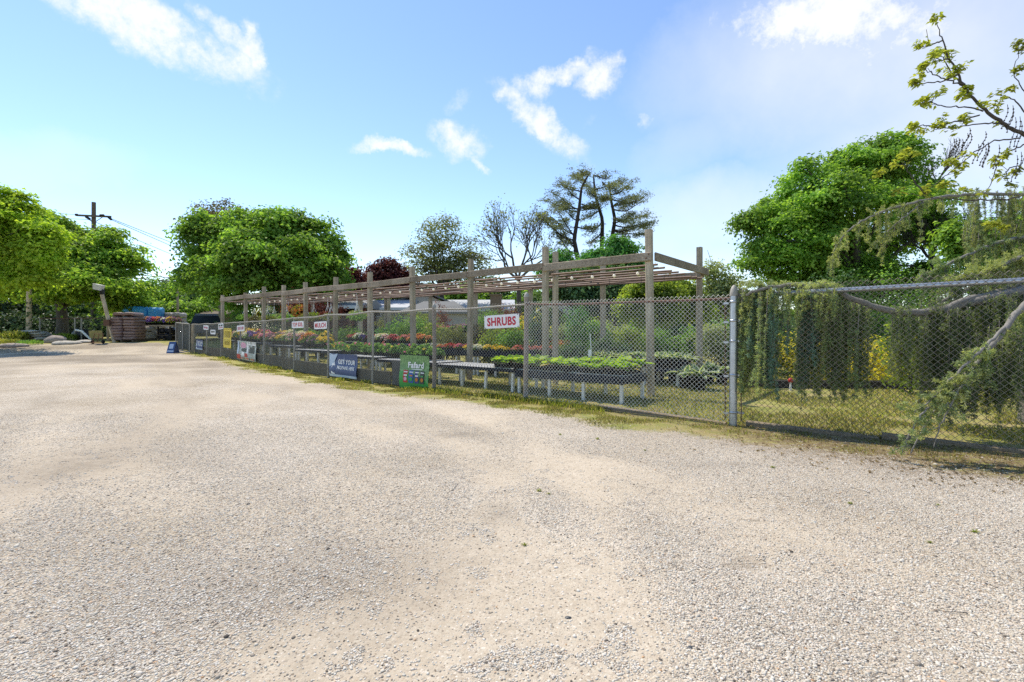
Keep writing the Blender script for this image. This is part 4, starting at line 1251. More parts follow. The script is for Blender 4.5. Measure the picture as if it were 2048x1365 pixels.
# ---------------------------------------------------------------- signs wired to the fence
def sign(name, u0, u1, v0, v1, label, cat, base, items, tilt=0.0, bow=.0, group=None, wob=0.0, out=.025):
    """flat board or banner on the outer face of the wire; items: (kind, x0, x1, y0, y1, material, extra) in fractions of the sign"""
    um = (u0 + u1) / 2
    p, d, o_ = fence_at(um); pa, _, _ = fence_at(u0); pb, _, _ = fence_at(u1)
    W = float(np.dot(pb - pa, d)); D_ = p[1]
    Hh = (v1 - v0) / F * D_; zc = H + (HZ - (v0 + v1) / 2) / F * D_
    mats = [base]
    def mi(mt):
        if mt not in mats: mats.append(mt)
        return mats.index(mt)
    ct, stl = math.cos(tilt), math.sin(tilt)
    def map3(x, y, off):
        x = np.asarray(x, float); y = np.asarray(y, float)
        X = (x - .5) * W; Y = (y - .5) * Hh
        X2 = X * ct - Y * stl; Y2 = X * stl + Y * ct
        ou = out + off + wob * (np.sin(x * 5.1 + 1) * .5 + np.sin(y * 6.3) * .5) + bow * (1 - (2 * x - 1) ** 2)
        return np.stack([p[0] + d[0] * X2 + o_[0] * ou, p[1] + d[1] * X2 + o_[1] * ou, zc + Y2 + 0 * ou], -1)
    mb = MB()
    n = 12
    gxs, gys = np.meshgrid(np.linspace(0, 1, n + 1), np.linspace(0, 1, n + 1))
    fr = map3(gxs.ravel(), gys.ravel(), .002); bk = map3(gxs.ravel(), gys.ravel(), -.002)
    i = np.arange(n)[:, None] * (n + 1); j = np.arange(n)[None]
    q = np.stack([i + j, i + j + 1, i + j + n + 2, i + j + n + 1], -1).reshape(-1, 4)
    mb.add(fr, q, 0, True); mb.add(bk, q[:, ::-1], 0, True)
    rim = [k for k in range(n + 1)] + [(k + 1) * (n + 1) + n for k in range(n)] + [n * (n + 1) + n - 1 - k for k in range(n)] + [(n - 1 - k) * (n + 1) for k in range(n - 1)]
    rv = np.concatenate([fr[rim], bk[rim]]); L = len(rim)
    mb.add(rv, np.array([[k, L + k, L + (k + 1) % L, (k + 1) % L] for k in range(L)]), 0)
    lay = .004
    for it in items:
        kind, x0, x1, y0, y1, mt = it[:6]
        ex = it[6] if len(it) > 6 else None
        lay += .0012
        if kind == 'text':
            tv, tf = text_geo(ex, it[7] if len(it) > 7 else .03)
            mb.add(map3(x0 + tv[:, 0] * (x1 - x0), y0 + tv[:, 1] * (y1 - y0), lay), tf, mi(mt))
        elif kind == 'rect':
            k = 6
            a_, b_ = np.meshgrid(np.linspace(x0, x1, k + 1), np.linspace(y0, y1, k + 1))
            i = np.arange(k)[:, None] * (k + 1); j = np.arange(k)[None]
            mb.add(map3(a_.ravel(), b_.ravel(), lay), np.stack([i + j, i + j + 1, i + j + k + 2, i + j + k + 1], -1).reshape(-1, 4), mi(mt))
        elif kind == 'oval':
            th = np.arange(20) * math.pi / 10
            mb.add(map3((x0 + x1) / 2 + (x1 - x0) / 2 * np.cos(th), (y0 + y1) / 2 + (y1 - y0) / 2 * np.sin(th), lay), [list(range(20))], mi(mt))
        elif kind == 'poly':
            a_ = np.array(ex)
            mb.add(map3(x0 + a_[:, 0] * (x1 - x0), y0 + a_[:, 1] * (y1 - y0), lay), [list(range(len(a_)))], mi(mt))
    for cx_, cy_ in ((.035, .95), (.965, .95), (.035, .05), (.965, .05)):          # ties at the corners
        th = np.arange(8) * math.pi / 4; rx = .012 / W; ry = .012 / Hh
        mb.add(map3(cx_ + rx * np.cos(th), cy_ + ry * np.sin(th), lay + .002), [list(range(8))], mi(M['cable']))
    return mb.build(name, mats, label=label, cat=cat, group=group)


WP, RL = M['white_paint'], M['red_letter']
sign('sign', 969.5, 1039, 630, 656.5, 'white sign with red letters reading SHRUBS, hung slightly crooked', 'sign', WP, [('text', .085, .91, .17, .83, RL, 'SHRUBS', .035)], .035, group='small signs on the fence')
sign('sign', 585, 608.5, 643, 656.5, 'white sign with red letters reading TOP SOIL', 'sign', WP, [('text', .06, .94, .2, .82, RL, 'TOP SOIL', .03)], .01, group='small signs on the fence')
sign('sign', 629.5, 655, 643.5, 658.5, 'white sign with red letters reading MULCH', 'sign', WP, [('text', .07, .92, .18, .82, RL, 'MULCH', .032)], .015, group='small signs on the fence')
PL = M['pale_letter']
sign('sign', 475, 490, 651, 663, 'faded white sign with pale red letters right of the yellow banner', 'sign', WP, [('text', .1, .9, .22, .78, PL, 'MUMS', .05)][:0] + [('rect', .12, .26, .25, .75, PL), ('rect', .32, .44, .25, .75, PL), ('rect', .52, .62, .25, .75, PL), ('rect', .70, .88, .25, .75, PL)], .03, group='small signs on the fence')
sign('sign', 437.5, 448, 647.5, 659, 'faded white sign with dark smudged letters just left of the yellow banner', 'sign', WP, [('rect', .12, .4, .52, .8, M['darkp']), ('rect', .5, .88, .5, .78, M['darkp']), ('rect', .14, .86, .2, .36, PL)], .05, group='small signs on the fence')
sign('sign', 408, 418, 651, 660, 'faded pinkish white sign nearest the gate', 'sign', WP, [('rect', .12, .45, .3, .72, PL), ('rect', .5, .85, .25, .65, PL)], -.03, group='small signs on the fence')
sign('sign', 422, 432, 660, 669, 'small white sign hung lowest of the little signs near the gate', 'sign', WP, [('rect', .15, .5, .35, .7, M['darkp']), ('rect', .55, .85, .4, .75, M['darkp'])], -.02, group='small signs on the fence')
sign('banner', 448.5, 463.5, 657, 696, 'tall yellow banner with faint lettering tied to the fence', 'banner', M['yellow'],
     [('rect', .06, .94, .93, .955, M['olive_letter']), ('rect', .1, .9, .40, .415, M['olive_letter'])] + [('rect', .14 + .13 * k, .20 + .13 * k, .52, .86, M['olive_letter']) for k in range(6)] + [('rect', .2 + .14 * k, .25 + .14 * k, .14, .36, M['olive_letter']) for k in range(5)], -.02, .0, None, .015)
TANK = [(.30, .02), (.70, .02), (.74, .08), (.74, .42), (.66, .52), (.60, .56), (.62, .66), (.58, .74), (.66, .80), (.66, .90), (.52, .97), (.40, .90), (.34, .80), (.42, .74), (.38, .66), (.40, .56), (.34, .52), (.26, .42), (.26, .08)]
NV, PBL = M['navy'], M['paleblue']
sign('banner', 661.5, 714, 708.5, 755, 'navy banner reading GET YOUR PROPANE HERE with a white gas tank picture', 'banner', NV,
     [('rect', 0, 1, 0, .10, PBL), ('poly', 0, .34, .08, 1, PBL, [(0, 0), (.08, 0), (.55, .55), (1, 1), (0, 1)]), ('poly', .02, .34, .10, .97, WP, TANK), ('rect', .11, .25, .44, .47, NV), ('rect', .11, .25, .34, .37, NV), ('rect', .11, .25, .24, .27, NV),
      ('text', .34, .93, .56, .76, WP, 'GET YOUR', .03), ('text', .34, .93, .34, .49, WP, 'PROPANE HERE', .025), ('poly', .48, .64, .10, .98, PBL, [(.45, .55), (.58, .55), (.53, 1)])], -.005, .025, None, .045)
sign('banner', 393.5, 406.5, 680, 699.5, 'small navy propane banner nearest the gate with white lettering', 'banner', NV,
     [('rect', 0, 1, 0, .12, PBL), ('poly', 0, .3, .1, 1, WP, TANK), ('text', .3, .92, .58, .84, WP, 'GET YOUR', .03), ('text', .34, .92, .36, .54, WP, 'PROPANE', .03)], -.02, .0, None, .02)
bagx = [(.16, .33, M['red']), (.36, .52, M['blue']), (.55, .70, M['purple_ink']), (.73, .88, M['darkp'])]
it = [('rect', .0, 1, .50, 1, M['leaf_print']), ('poly', .3, 1, .18, .52, M['leaf_print'], [(0, 1), (1, 1), (1, .0), (.86, .3)])]
for k, (x0, x1, mt) in enumerate(bagx):
    it += [('poly', x0, x1, .17, .545, mt, [(.06, 0), (.94, 0), (1, .5), (.95, 1), (.05, 1), (0, .5)]), ('rect', x0 + .02, x1 - .02, .475, .505, WP), ('oval', x0 + .03, x1 - .03, .22, .34, (M['pinkp'], M['green_vinyl'], M['orange'], M['orange'])[k]), ('rect', x0 + .03, x1 - .03, .37, .41, (WP, M['orange'], WP, M['green_vinyl'])[k])]
it += [('text', .33, .84, .62, .80, WP, 'Fafard', .035), ('rect', .45, .80, .575, .595, WP), ('text', .36, .46, .80, .87, WP, 'the', .02)][:2]
sign('banner', 801.5, 858, 711, 777.5, 'green banner with white lettering over four pictured soil bags', 'banner', M['green_vinyl'], it, -.01, .02, None, .04)
it = [('rect', 0, 1, 0, 1, M['photo_print']), ('rect', .62, .97, .62, .98, WP), ('rect', .66, .93, .40, .80, M['darkp']), ('oval', .2, .50, .60, .93, M['pinkp']), ('rect', .30, .44, .22, .62, WP), ('oval', .26, .56, .42, .62, M['darkp']), ('rect', .54, .62, .25, .95, WP), ('rect', .02, .24, .02, .26, M['red']), ('rect', .46, .60, .06, .36, M['red']), ('rect', .28, .96, .01, .16, M['photo_print']), ('rect', .03, .13, .30, .95, M['paleblue'])]
for k in range(7): it.append(('oval', .30 + k * .095, .37 + k * .095, .04, .13, (M['red'], M['darkp'], M['orange'])[k % 3]))
sign('banner', 477.5, 513.5, 683, 720.5, 'weathered photo banner of pink and white plants with curling lower edge', 'banner', WP, it, -.03, .02, None, .035, .05)

# ---------------------------------------------------------------- gate
g0 = gu(379, 25.6); g1 = gu(352, 26.8)
dg = unit((g1 - g0)[:2]); Lg = float(np.linalg.norm((g1 - g0)[:2]))
gt = thing('gate', g0, 'open chain link gate leaf with grey frame at the far left end of the fence', 'gate')
zb0, zb1 = g0[2] + .06, g1[2] + .06
fr = MB()
for a, b_ in (((0, 0), (1, 0)), ((0, 1.5), (1, 1.5)), ((0, 0), (0, 1.5)), ((1, 0), (1, 1.5)), ((.5, 0), (.5, 1.5))):
    pts = [(g0[0] + dg[0] * Lg * q[0], g0[1] + dg[1] * Lg * q[0], zb0 + (zb1 - zb0) * q[0] + q[1]) for q in (a, b_)]
    tube(fr, pts, .024, 8)
fr.build('gate_frame', M['steel_old'], gt)
chain(MB(), g0[:2], g1[:2], zb0, zb1, 1.48, 1.48, 0, .09, .0042, 0).build('wire_mesh', M['wire_old'], gt)
c_ = (g0 + g1) / 2
mb = MB(); box(mb, (c_[0] + .03, c_[1] + .05, (zb0 + zb1) / 2 + .75), (Lg * .95, .006, 1.4), dg); mb.build('shade_cloth', surf('green_grey_shade_cloth', (.11, .135, .125), (.08, .10, .09), .9, sc=5, bmp=.1), gt)
gpz = gu(384, 25.8)
mb = MB(); beam(mb, (gpz[0], gpz[1], gpz[2] - .1), (gpz[0] + .02, gpz[1], gpz[2] + 1.56), .15, .15); mb.build('gate_post', M['wood_post'], label='squared grey wooden gate post at the end of the fence', cat='post')
gpz = gu(372, 27.5)
mb = MB(); beam(mb, (gpz[0], gpz[1], gpz[2] - .1), (gpz[0], gpz[1], gpz[2] + 1.35), .1, .1); mb.build('gate_post', M['steel_old'], label='thinner grey post just behind the open gate leaf', cat='post')
ab = gu(346, 25.6)
t = thing('sandwich_board', ab, 'dark blue folding sign board leaning beside the open gate', 'sign')
for s_ in (-1, 1):
    mb = MB(); box(mb, ab + np.array([0, s_ * .12, .31]), (.42, .02, .64), (1, -.15), 0, s_ * .32); mb.build('panel', M['navy'], t)
mb = MB(); box(mb, ab + np.array([0, -.118, .37]), (.24, .004, .26), (1, -.15), 0, -.32); box(mb, ab + np.array([0, -.2, .12]), (.38, .004, .07), (1, -.15), 0, -.32); mb.build('print', M['paleblue'], t)
# ---------------------------------------------------------------- trees
def limb(mb, a, b, r0, r1, n=7, wig=.06, k=7, sag=0.0, mat=0):
    a = np.asarray(a, float); b = np.asarray(b, float)
    t = np.linspace(0, 1, k)
    L = np.linalg.norm(b - a)
    pts = a + (b - a) * t[:, None]
    w_ = rng.normal(0, wig * L, (3,)); w2 = rng.normal(0, wig * L * .5, (3,))
    pts = pts + np.sin(t * math.pi)[:, None] * w_ + np.sin(t * 2 * math.pi)[:, None] * w2
    pts[:, 2] += np.sin(t * math.pi) * sag
    tube(mb, pts, r0 + (r1 - r0) * t ** .8, n, mat)
    return pts


def px_lobes(lobes, Y, dep=.8):
    out = []
    for L in lobes:
        u, v, ru, rv = L[:4]; dy = L[4] if len(L) > 4 else 0
        c = at(u, v, Y + dy); s = (Y + dy) / F
        out.append((c, np.array([ru * s, (ru + rv) / 2 * s * dep, rv * s])))
    return out


def crown_pts(lobes, n, seed, gap=.35, low=.55, shell=2.6, amp=.30, freq=2.6, bough=.35):
    """clump centres: boughs set over lumpy lobes, each bough a flattened spray that is fullest on top, with gaps between them"""
    rg = np.random.default_rng(seed)
    P_, Nn, W = [], [], []
    for i, ((c, r), ) in enumerate(zip(lobes)):
        rm = r.mean(); rb0 = bough * rm
        nb = int(np.clip(4 * math.pi * rm * rm / (rb0 * rb0 * 3.3) * (1.35 - gap), 6, 70))
        d = sphere_dirs(nb, rg)
        keep = (d[:, 2] > -.45) | (rg.random(nb) < low); d = d[keep]
        rad = .78 + amp * 1.5 * (fbm(d * freq + seed + i * 7, seed + i, 3) - .5) + .13 * rg.normal(size=len(d))
        bc = c + d * r * rad[:, None]
        rb = rb0 * (.6 + .75 * rg.random(len(d)))
        w_ = rb ** 2 / np.sum(rb ** 2)
        m = int(n * 1.25 * (rm * rm) / sum(q[1].mean() ** 2 for q in lobes)) + 6
        k = rg.choice(len(d), m, p=w_)
        e = sphere_dirs(m, rg); e[:, 2] = np.where(e[:, 2] < -.25, -e[:, 2], e[:, 2])
        q = rg.random((m, 1)) ** (1 / shell)
        p = bc[k] + e * rb[k][:, None] * np.array([1.2, 1.2, .40]) * q
        inner = rg.random(m) < .08
        p[inner] = c + sphere_dirs(inner.sum(), rg) * r * .62 * rg.random((inner.sum(), 1)) ** .5
        P_.append(p); Nn.append(unit(e * .8 + d[k] * .6))
    P_ = np.concatenate(P_); Nn = np.concatenate(Nn)
    idx = rg.permutation(len(P_))[:n]
    return P_[idx], Nn[idx]


def foliage(cp, cn, per, rad, size, seed, flat=.5, up=.9, droop=.25, aspect=.75, fold=.2):
    rg = np.random.default_rng(seed)
    n = len(cp)
    off = rg.normal(0, 1, (n, per, 3)) * np.array([1, 1, flat]) * rad
    rr = np.linalg.norm(off[:, :, :2], axis=2)
    off[:, :, 2] -= droop * rr * rr / rad
    nn = np.array([0, 0, 1.]) * up + cn[:, None] * .55 + off / rad * .35 + rg.normal(0, .38, (n, per, 3))
    c = (cp[:, None] + off).reshape(-1, 3)
    mb = MB()
    leaves(mb, c, nn.reshape(-1, 3), size * (.6 + .7 * rg.random(len(c))), 0, aspect, fold, rg)
    return mb


def tree(name, label, Y, lobes, trunk, leaf, nclump, per, size, crad, group=None, bark='bark', seed=1, gap=.35, nlimb=16, low=.55, cat='tree', flat=.5, shell=2.6, amp=.3, dep=.8, twigs=0):
    lobes = [(c, r * .93) for c, r in px_lobes(lobes, Y, dep)]
    tu, tv, tr = trunk                      # trunk column, row where it forks, radius in metres
    base = gu(tu, Y); fork = at(tu, tv, Y)
    t = thing(name, base, label, cat, group)
    cp, cn = crown_pts(lobes, nclump, seed, gap, low, shell, amp)
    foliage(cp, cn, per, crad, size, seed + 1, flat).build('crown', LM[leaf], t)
    tb = MB()
    rg = np.random.default_rng(seed + 2)
    b0 = base - np.array([0, 0, .3])
    tt = np.linspace(0, 1, 8)
    pts = b0 + (fork - b0) * tt[:, None] + np.stack([np.sin(tt * 3) * tr * .5, np.cos(tt * 2.5) * tr * .4, tt * 0], 1)
    tube(tb, pts, tr * (1 + .55 * np.exp(-tt * 9)) * (1 - .25 * tt), 12)
    f0 = pts[-1]
    idx = rg.permutation(len(cp))[:nlimb]
    for k, i in enumerate(idx):
        e = f0 + (cp[i] - f0) * .93
        st = pts[-1 - (k % 3)]
        m_ = limb(tb, st, e, tr * .42, tr * .05, 6, .05, 8, np.linalg.norm(e - st) * .06)
        for q in range(3):
            j = idx[(k * 3 + q + 1) % len(idx)]
            near_ = cp[np.argsort(((cp - m_[4 + q % 3]) ** 2).sum(1))[rg.integers(2, 30)]]
            limb(tb, m_[4 + q % 3], near_, tr * .16, tr * .03, 4, .05, 5)
    for i in rg.permutation(len(cp))[:twigs]:
        a = cp[i]; b_ = a + (a - f0) * .12 + rg.normal(0, .15, 3)
        limb(tb, f0 + (a - f0) * .75, b_, .03, .008, 3, .05, 4)
    tb.build('trunk', M[bark], t)
    return t


tree('maple_tree', 'broad green maple standing right behind the far end of the pergola', 33,
     [(535, 462, 100, 54), (470, 470, 60, 45), (425, 512, 62, 68), (612, 492, 64, 64), (470, 565, 92, 58, -2), (585, 565, 98, 62, -1), (545, 520, 120, 70, -2), (668, 505, 26, 45), (660, 560, 30, 40), (384, 560, 20, 40), (376, 468, 26, 15), (410, 455, 40, 30)],
     (570, 560, .42), 'maple', 5200, 13, .25, .33, seed=11, gap=.36, nlimb=30)
tree('maple_tree', 'large dense maple filling the right side behind the weeping cedar', 20,
     [(1725, 325, 85, 48), (1625, 375, 75, 52), (1560, 430, 70, 50), (1505, 455, 50, 36), (1800, 330, 70, 50), (1850, 400, 60, 50), (1720, 410, 120, 70, -1), (1620, 470, 105, 62, -1), (1530, 510, 70, 46), (1600, 550, 90, 40), (1770, 470, 90, 50, 1), (1720, 550, 90, 42), (1680, 500, 110, 60, 1), (1780, 290, 45, 24), (1650, 585, 90, 30), (1790, 575, 80, 36), (1870, 550, 50, 36), (1880, 460, 45, 40)],
     (1705, 545, .36), 'maple', 6400, 16, .135, .20, seed=21, gap=.40, nlimb=34)
tree('maple_tree', 'green maple with a thick leaning trunk behind the boulder at the left', 37,
     [(178, 496, 88, 44), (115, 478, 60, 44), (225, 530, 62, 52), (90, 555, 85, 52), (250, 588, 46, 34), (175, 570, 92, 46, -2), (60, 450, 48, 38), (95, 452, 46, 32), (130, 540, 80, 60, -2), (275, 615, 25, 20)],
     (118, 585, .40), 'maple_left', 4600, 13, .26, .34, seed=31, gap=.40, nlimb=26)
tree('maple_tree', 'young yellow-green maple at the far left edge', 27,
     [(30, 470, 78, 68), (62, 525, 62, 52), (15, 408, 46, 40), (-40, 500, 100, 105), (25, 552, 72, 30), (92, 478, 32, 40), (-60, 420, 70, 60)],
     (-70, 590, .28), 'maple_yellow', 3300, 13, .20, .27, seed=41, gap=.34, nlimb=18)
tree('bronze_tree', 'thin bronze-leaved tree peeping over the top of the green maple by the pergola', 42,
     [(440, 425, 55, 26), (410, 440, 45, 30), (480, 440, 50, 30)], (440, 520, .25), 'brown', 420, 8, .22, .42, seed=51, gap=.38, nlimb=14, bark='bark_pale')
tree('purple_tree', 'dark purple-leaved tree showing right beside the broad green maple', 37,
     [(690, 555, 34, 26), (708, 575, 40, 24), (675, 580, 30, 30)], (695, 600, .2), 'purple', 750, 11, .24, .34, 'purple-leaved trees behind the pergola', seed=61, gap=.3)
tree('purple_tree', 'round purple-leaved tree standing alone left of the olive tree', 40,
     [(775, 543, 34, 24), (755, 562, 34, 22), (800, 565, 30, 24)], (775, 590, .2), 'purple', 800, 11, .24, .34, 'purple-leaved trees behind the pergola', seed=62, gap=.3)
tree('olive_tree', 'airy olive-toned tree with see-through crown left of the bare tree', 44,
     [(880, 470, 52, 38), (840, 510, 38, 34), (910, 510, 55, 40), (870, 535, 70, 34), (945, 525, 40, 34), (960, 560, 40, 24), (890, 445, 30, 18)], (882, 545, .22), 'olive', 1150, 8, .21, .5, seed=71, gap=.36, nlimb=36, bark='bark', twigs=60)
tree('evergreen_tree', 'bright green bushy tree in front of the tall pine', 31,
     [(1228, 505, 46, 32), (1195, 525, 42, 24), (1262, 530, 30, 30), (1215, 545, 66, 26)], (1225, 590, .2), 'evergreen', 1100, 12, .2, .3, seed=81, gap=.28)
tree('evergreen_tree', 'dark green tree behind the pergola corner, below the pine', 27,
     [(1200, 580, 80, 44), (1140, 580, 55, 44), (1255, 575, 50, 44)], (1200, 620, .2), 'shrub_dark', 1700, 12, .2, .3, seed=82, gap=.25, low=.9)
tree('small_tree', 'small fresh green tree left of the bright bushy tree under the pine', 34,
     [(1120, 520, 27, 22), (1105, 545, 32, 22)], (1115, 580, .14), 'evergreen', 420, 10, .22, .3, seed=83, gap=.3)
tree('nursery_tree', 'lime-leaved young tree seen between the pergola corner posts', 17.5,
     [(1290, 585, 42, 30), (1262, 610, 30, 26), (1330, 590, 40, 32), (1300, 625, 55, 22)], (1300, 640, .06), 'lime', 900, 10, .12, .17, 'young nursery trees behind the pergola', seed=91, gap=.34, bark='bark_dark', nlimb=14)
tree('nursery_tree', 'lime-leaved young tree just behind the pergola end post', 18.5,
     [(1372, 590, 40, 34), (1345, 570, 30, 18), (1380, 620, 45, 26)], (1368, 640, .06), 'lime', 850, 10, .12, .17, 'young nursery trees behind the pergola', seed=92, gap=.34, bark='bark_dark', nlimb=14)
tree('bushy_tree', 'grey-green feathery bush between the pergola and the silver post', 21,
     [(1440, 575, 34, 32), (1425, 545, 28, 22), (1455, 600, 40, 34), (1420, 605, 30, 30)], (1440, 640, .08), 'greygreen', 900, 9, .12, .24, seed=93, gap=.36, nlimb=26, bark='bark_pale', twigs=50)
tree('maple_tree', 'deep green tree crown at the far right behind the cedar boughs', 15,
     [(1935, 470, 50, 40), (2070, 470, 80, 60), (1990, 515, 80, 45), (2120, 430, 70, 60), (2040, 540, 80, 40)], (2060, 560, .2), 'maple', 1700, 12, .14, .22, seed=94, gap=.38, nlimb=22)

# woodland behind the left yard and low trees far behind the houses: each a tree of its own
WOODS = [
    (20, 610, 55, 40, 46, 'wood_deep', 'dark tree at the left edge behind the lone wooden pole'), (75, 620, 50, 45, 50, 'wood_deep', 'dark tree between the wooden pole and the leaning maple trunk'), (155, 622, 45, 42, 48, 'wood_dark', 'dark green tree right behind the leaning maple trunk'),
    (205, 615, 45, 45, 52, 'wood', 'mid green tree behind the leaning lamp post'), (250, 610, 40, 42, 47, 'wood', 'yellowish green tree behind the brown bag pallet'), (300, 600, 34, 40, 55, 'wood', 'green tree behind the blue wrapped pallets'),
    (335, 598, 36, 42, 60, 'wood_dark', 'dark green tree behind the thin lamp pole'), (372, 592, 38, 44, 58, 'wood', 'tall light green tree right of the thin lamp pole'), (405, 600, 36, 40, 52, 'wood_dark', 'dark bushy tree behind the parked car'), (345, 625, 42, 26, 44, 'wood', 'low bushy tree behind the flower cart'), (400, 625, 45, 24, 46, 'wood', 'low bright bush behind the parked car'), (440, 610, 40, 34, 48, 'wood', 'green tree behind the pergola far end'), (35, 655, 40, 26, 40, 'wood_deep', 'low dark bush at the far left behind the stone pile'), (-15, 630, 50, 60, 43, 'wood_deep', 'dark tree cut by the left edge'), (110, 655, 50, 24, 43, 'wood_deep', 'low dark bush behind the boulder'), (200, 655, 50, 24, 44, 'wood_deep', 'low dark bush behind the left wire fence'), (265, 645, 45, 26, 43, 'wood_dark', 'low dark bush behind the pallets')]
for k, (u, v, ru, rv, Y, lf, lb) in enumerate(WOODS):
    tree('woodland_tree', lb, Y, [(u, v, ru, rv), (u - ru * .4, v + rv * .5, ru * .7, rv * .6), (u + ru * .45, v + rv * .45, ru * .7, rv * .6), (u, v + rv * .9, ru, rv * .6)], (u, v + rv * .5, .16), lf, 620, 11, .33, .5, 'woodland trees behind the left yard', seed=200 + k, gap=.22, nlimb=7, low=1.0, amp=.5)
FAR = [(650, 600, 45, 26, 60, 'wood_dark', 'distant dark tree behind the open shed roof'), (725, 598, 40, 22, 62, 'wood', 'distant tree between the shed and the gabled house'), (800, 590, 44, 24, 66, 'wood_dark', 'distant dark tree behind the gabled house'), (865, 585, 44, 26, 60, 'wood_deep', 'distant dark tree behind the house gable peak'), (925, 585, 42, 28, 58, 'wood', 'distant green tree above the pale roof'), (985, 585, 44, 30, 62, 'wood_dark', 'distant dark tree behind the chimney'), (1045, 595, 40, 30, 60, 'wood', 'distant light green tree right of the chimney'), (1090, 600, 40, 34, 56, 'wood_dark', 'distant dark tree left of the pine trunks'), (590, 612, 40, 22, 60, 'wood', 'distant green tree behind the red maples'), (1330, 615, 60, 34, 40, 'wood_dark', 'distant dark tree behind the young lime trees'), (1420, 630, 55, 34, 38, 'shrub_dark', 'dark tree behind the feathery bush'), (1500, 630, 50, 34, 34, 'shrub_dark', 'dark tree behind the silver post'), (1180, 632, 46, 26, 42, 'wood_dark', 'distant low tree behind the greenhouse hoops'), (1245, 630, 50, 28, 44, 'wood', 'distant low green tree behind the lime nursery trees'), (1295, 640, 46, 24, 36, 'shrub_dark', 'distant low dark tree right of the corner post'), (1375, 640, 50, 24, 37, 'wood_dark', 'distant low tree behind the pergola end post'), (1460, 645, 46, 22, 33, 'wood_dark', 'distant low tree left of the silver post'), (1130, 640, 46, 22, 45, 'wood_deep', 'distant low dark tree behind the arborvitae'), (1570, 640, 60, 26, 34, 'wood', 'distant low tree behind the left part of the cedar curtain'), (1660, 640, 60, 26, 36, 'wood_dark', 'distant low tree behind the golden shrub'), (1750, 640, 60, 26, 35, 'wood', 'distant low tree below the big maple'), (1850, 640, 60, 26, 34, 'wood_dark', 'distant low tree behind the thick cedar limb'), (1950, 640, 60, 28, 33, 'wood', 'distant low tree behind the leaning cedar branch'), (2050, 640, 60, 28, 33, 'wood_dark', 'distant low tree at the right edge')]
for k, (u, v, ru, rv, Y, lf, lb) in enumerate(FAR):
    tree('distant_tree', lb, Y, [(u, v, ru, rv), (u - ru * .4, v + rv * .5, ru * .8, rv * .8), (u + ru * .45, v + rv * .45, ru * .8, rv * .8), (u, v + rv * 1.2, ru * 1.1, rv * .9)], (u, v + rv * .5, .16), lf, 480, 10, .38, .55, 'distant trees behind the houses', seed=300 + k, gap=.22, nlimb=6, low=1.0, amp=.5)


def branching(mb, p, d, L, r, depth, tips, spread=.55, up=.12, rg=None, n=5, minr=.006, kids=(2, 3), shrink=.74):
    rg = rg or rng
    e = p + d * L
    mid = (p + e) / 2 + rg.normal(0, L * .05, 3)
    tube(mb, [p, mid, e], [r, r * .88, r * .76], n if depth > 1 else 3, 0, True, False)
    if depth == 0:
        tips.append((e, d)); return
    for k in range(rg.integers(kids[0], kids[1] + 1)):
        nd = unit(d + rg.normal(0, spread, 3) + np.array([0, 0, up]))
        branching(mb, e if k < 2 else mid, nd, L * (shrink + .2 * (rg.random() - .5)), max(r * .66, minr), depth - 1, tips, spread, up, rg, n, minr, kids, shrink)


def bare_tree(label, u, Y, vfork, r, stems, depth, leaf=None, nleaf=2, lsz=.12, minr=.016, bark='bark', spread=.36, seed=5, shrink=.74):
    rg = np.random.default_rng(seed)
    base = gu(u, Y); t = thing('bare_tree', base, label, 'tree')
    tb = MB(); fork = at(u, vfork, Y)
    tube(tb, [base - np.array([0, 0, .2]), (base + fork) / 2 + np.array([r * .3, 0, 0]), fork], [r * 1.3, r, r * .85], 10)
    tips = []
    for dx, dz, L in stems:
        branching(tb, fork, unit(np.array([dx, rg.normal(0, .3), dz])), L, r * .6, depth, tips, spread, .14, rg, 5, minr, (2, 3), shrink)
    tb.build('trunk', M[bark], t)
    if leaf:
        c = np.array([e for e, d in tips]); c = np.repeat(c, nleaf, 0) + rg.normal(0, .22, (len(tips) * nleaf, 3))
        leaves(MB(), c, rg.normal(size=(len(c), 3)) + np.array([0, 0, .8]), lsz * (.6 + .8 * rg.random(len(c))), 0, .8, rg=rg).build('young_leaves', LM[leaf], t)


bare_tree('nearly bare tree with spreading limbs between the olive tree and the pine', 1037, 38, 560, .19, [(-.85, .8, 1.6), (-.3, 1.1, 1.75), (.3, 1.1, 1.7), (.85, .75, 1.55)], 6, 'olive', 1, .16, .008, seed=15, spread=.33, shrink=.76)
bare_tree('bare leafless tree behind the right shoulder of the big maple', 1862, 23, 440, .13, [(-.3, 1.0, 1.05), (.25, 1.0, 1.1), (.05, 1.1, 1.0)], 6, None, minr=.007, bark='bark_dark', seed=17, spread=.34, shrink=.74)
bare_tree('leafless forked tree showing through the gap right of the big maple', 1865, 19, 520, .10, [(-.7, .6, .6), (.9, .7, .8), (.2, .8, .6)], 5, None, minr=.008, bark='bark_dark', seed=18, spread=.4)

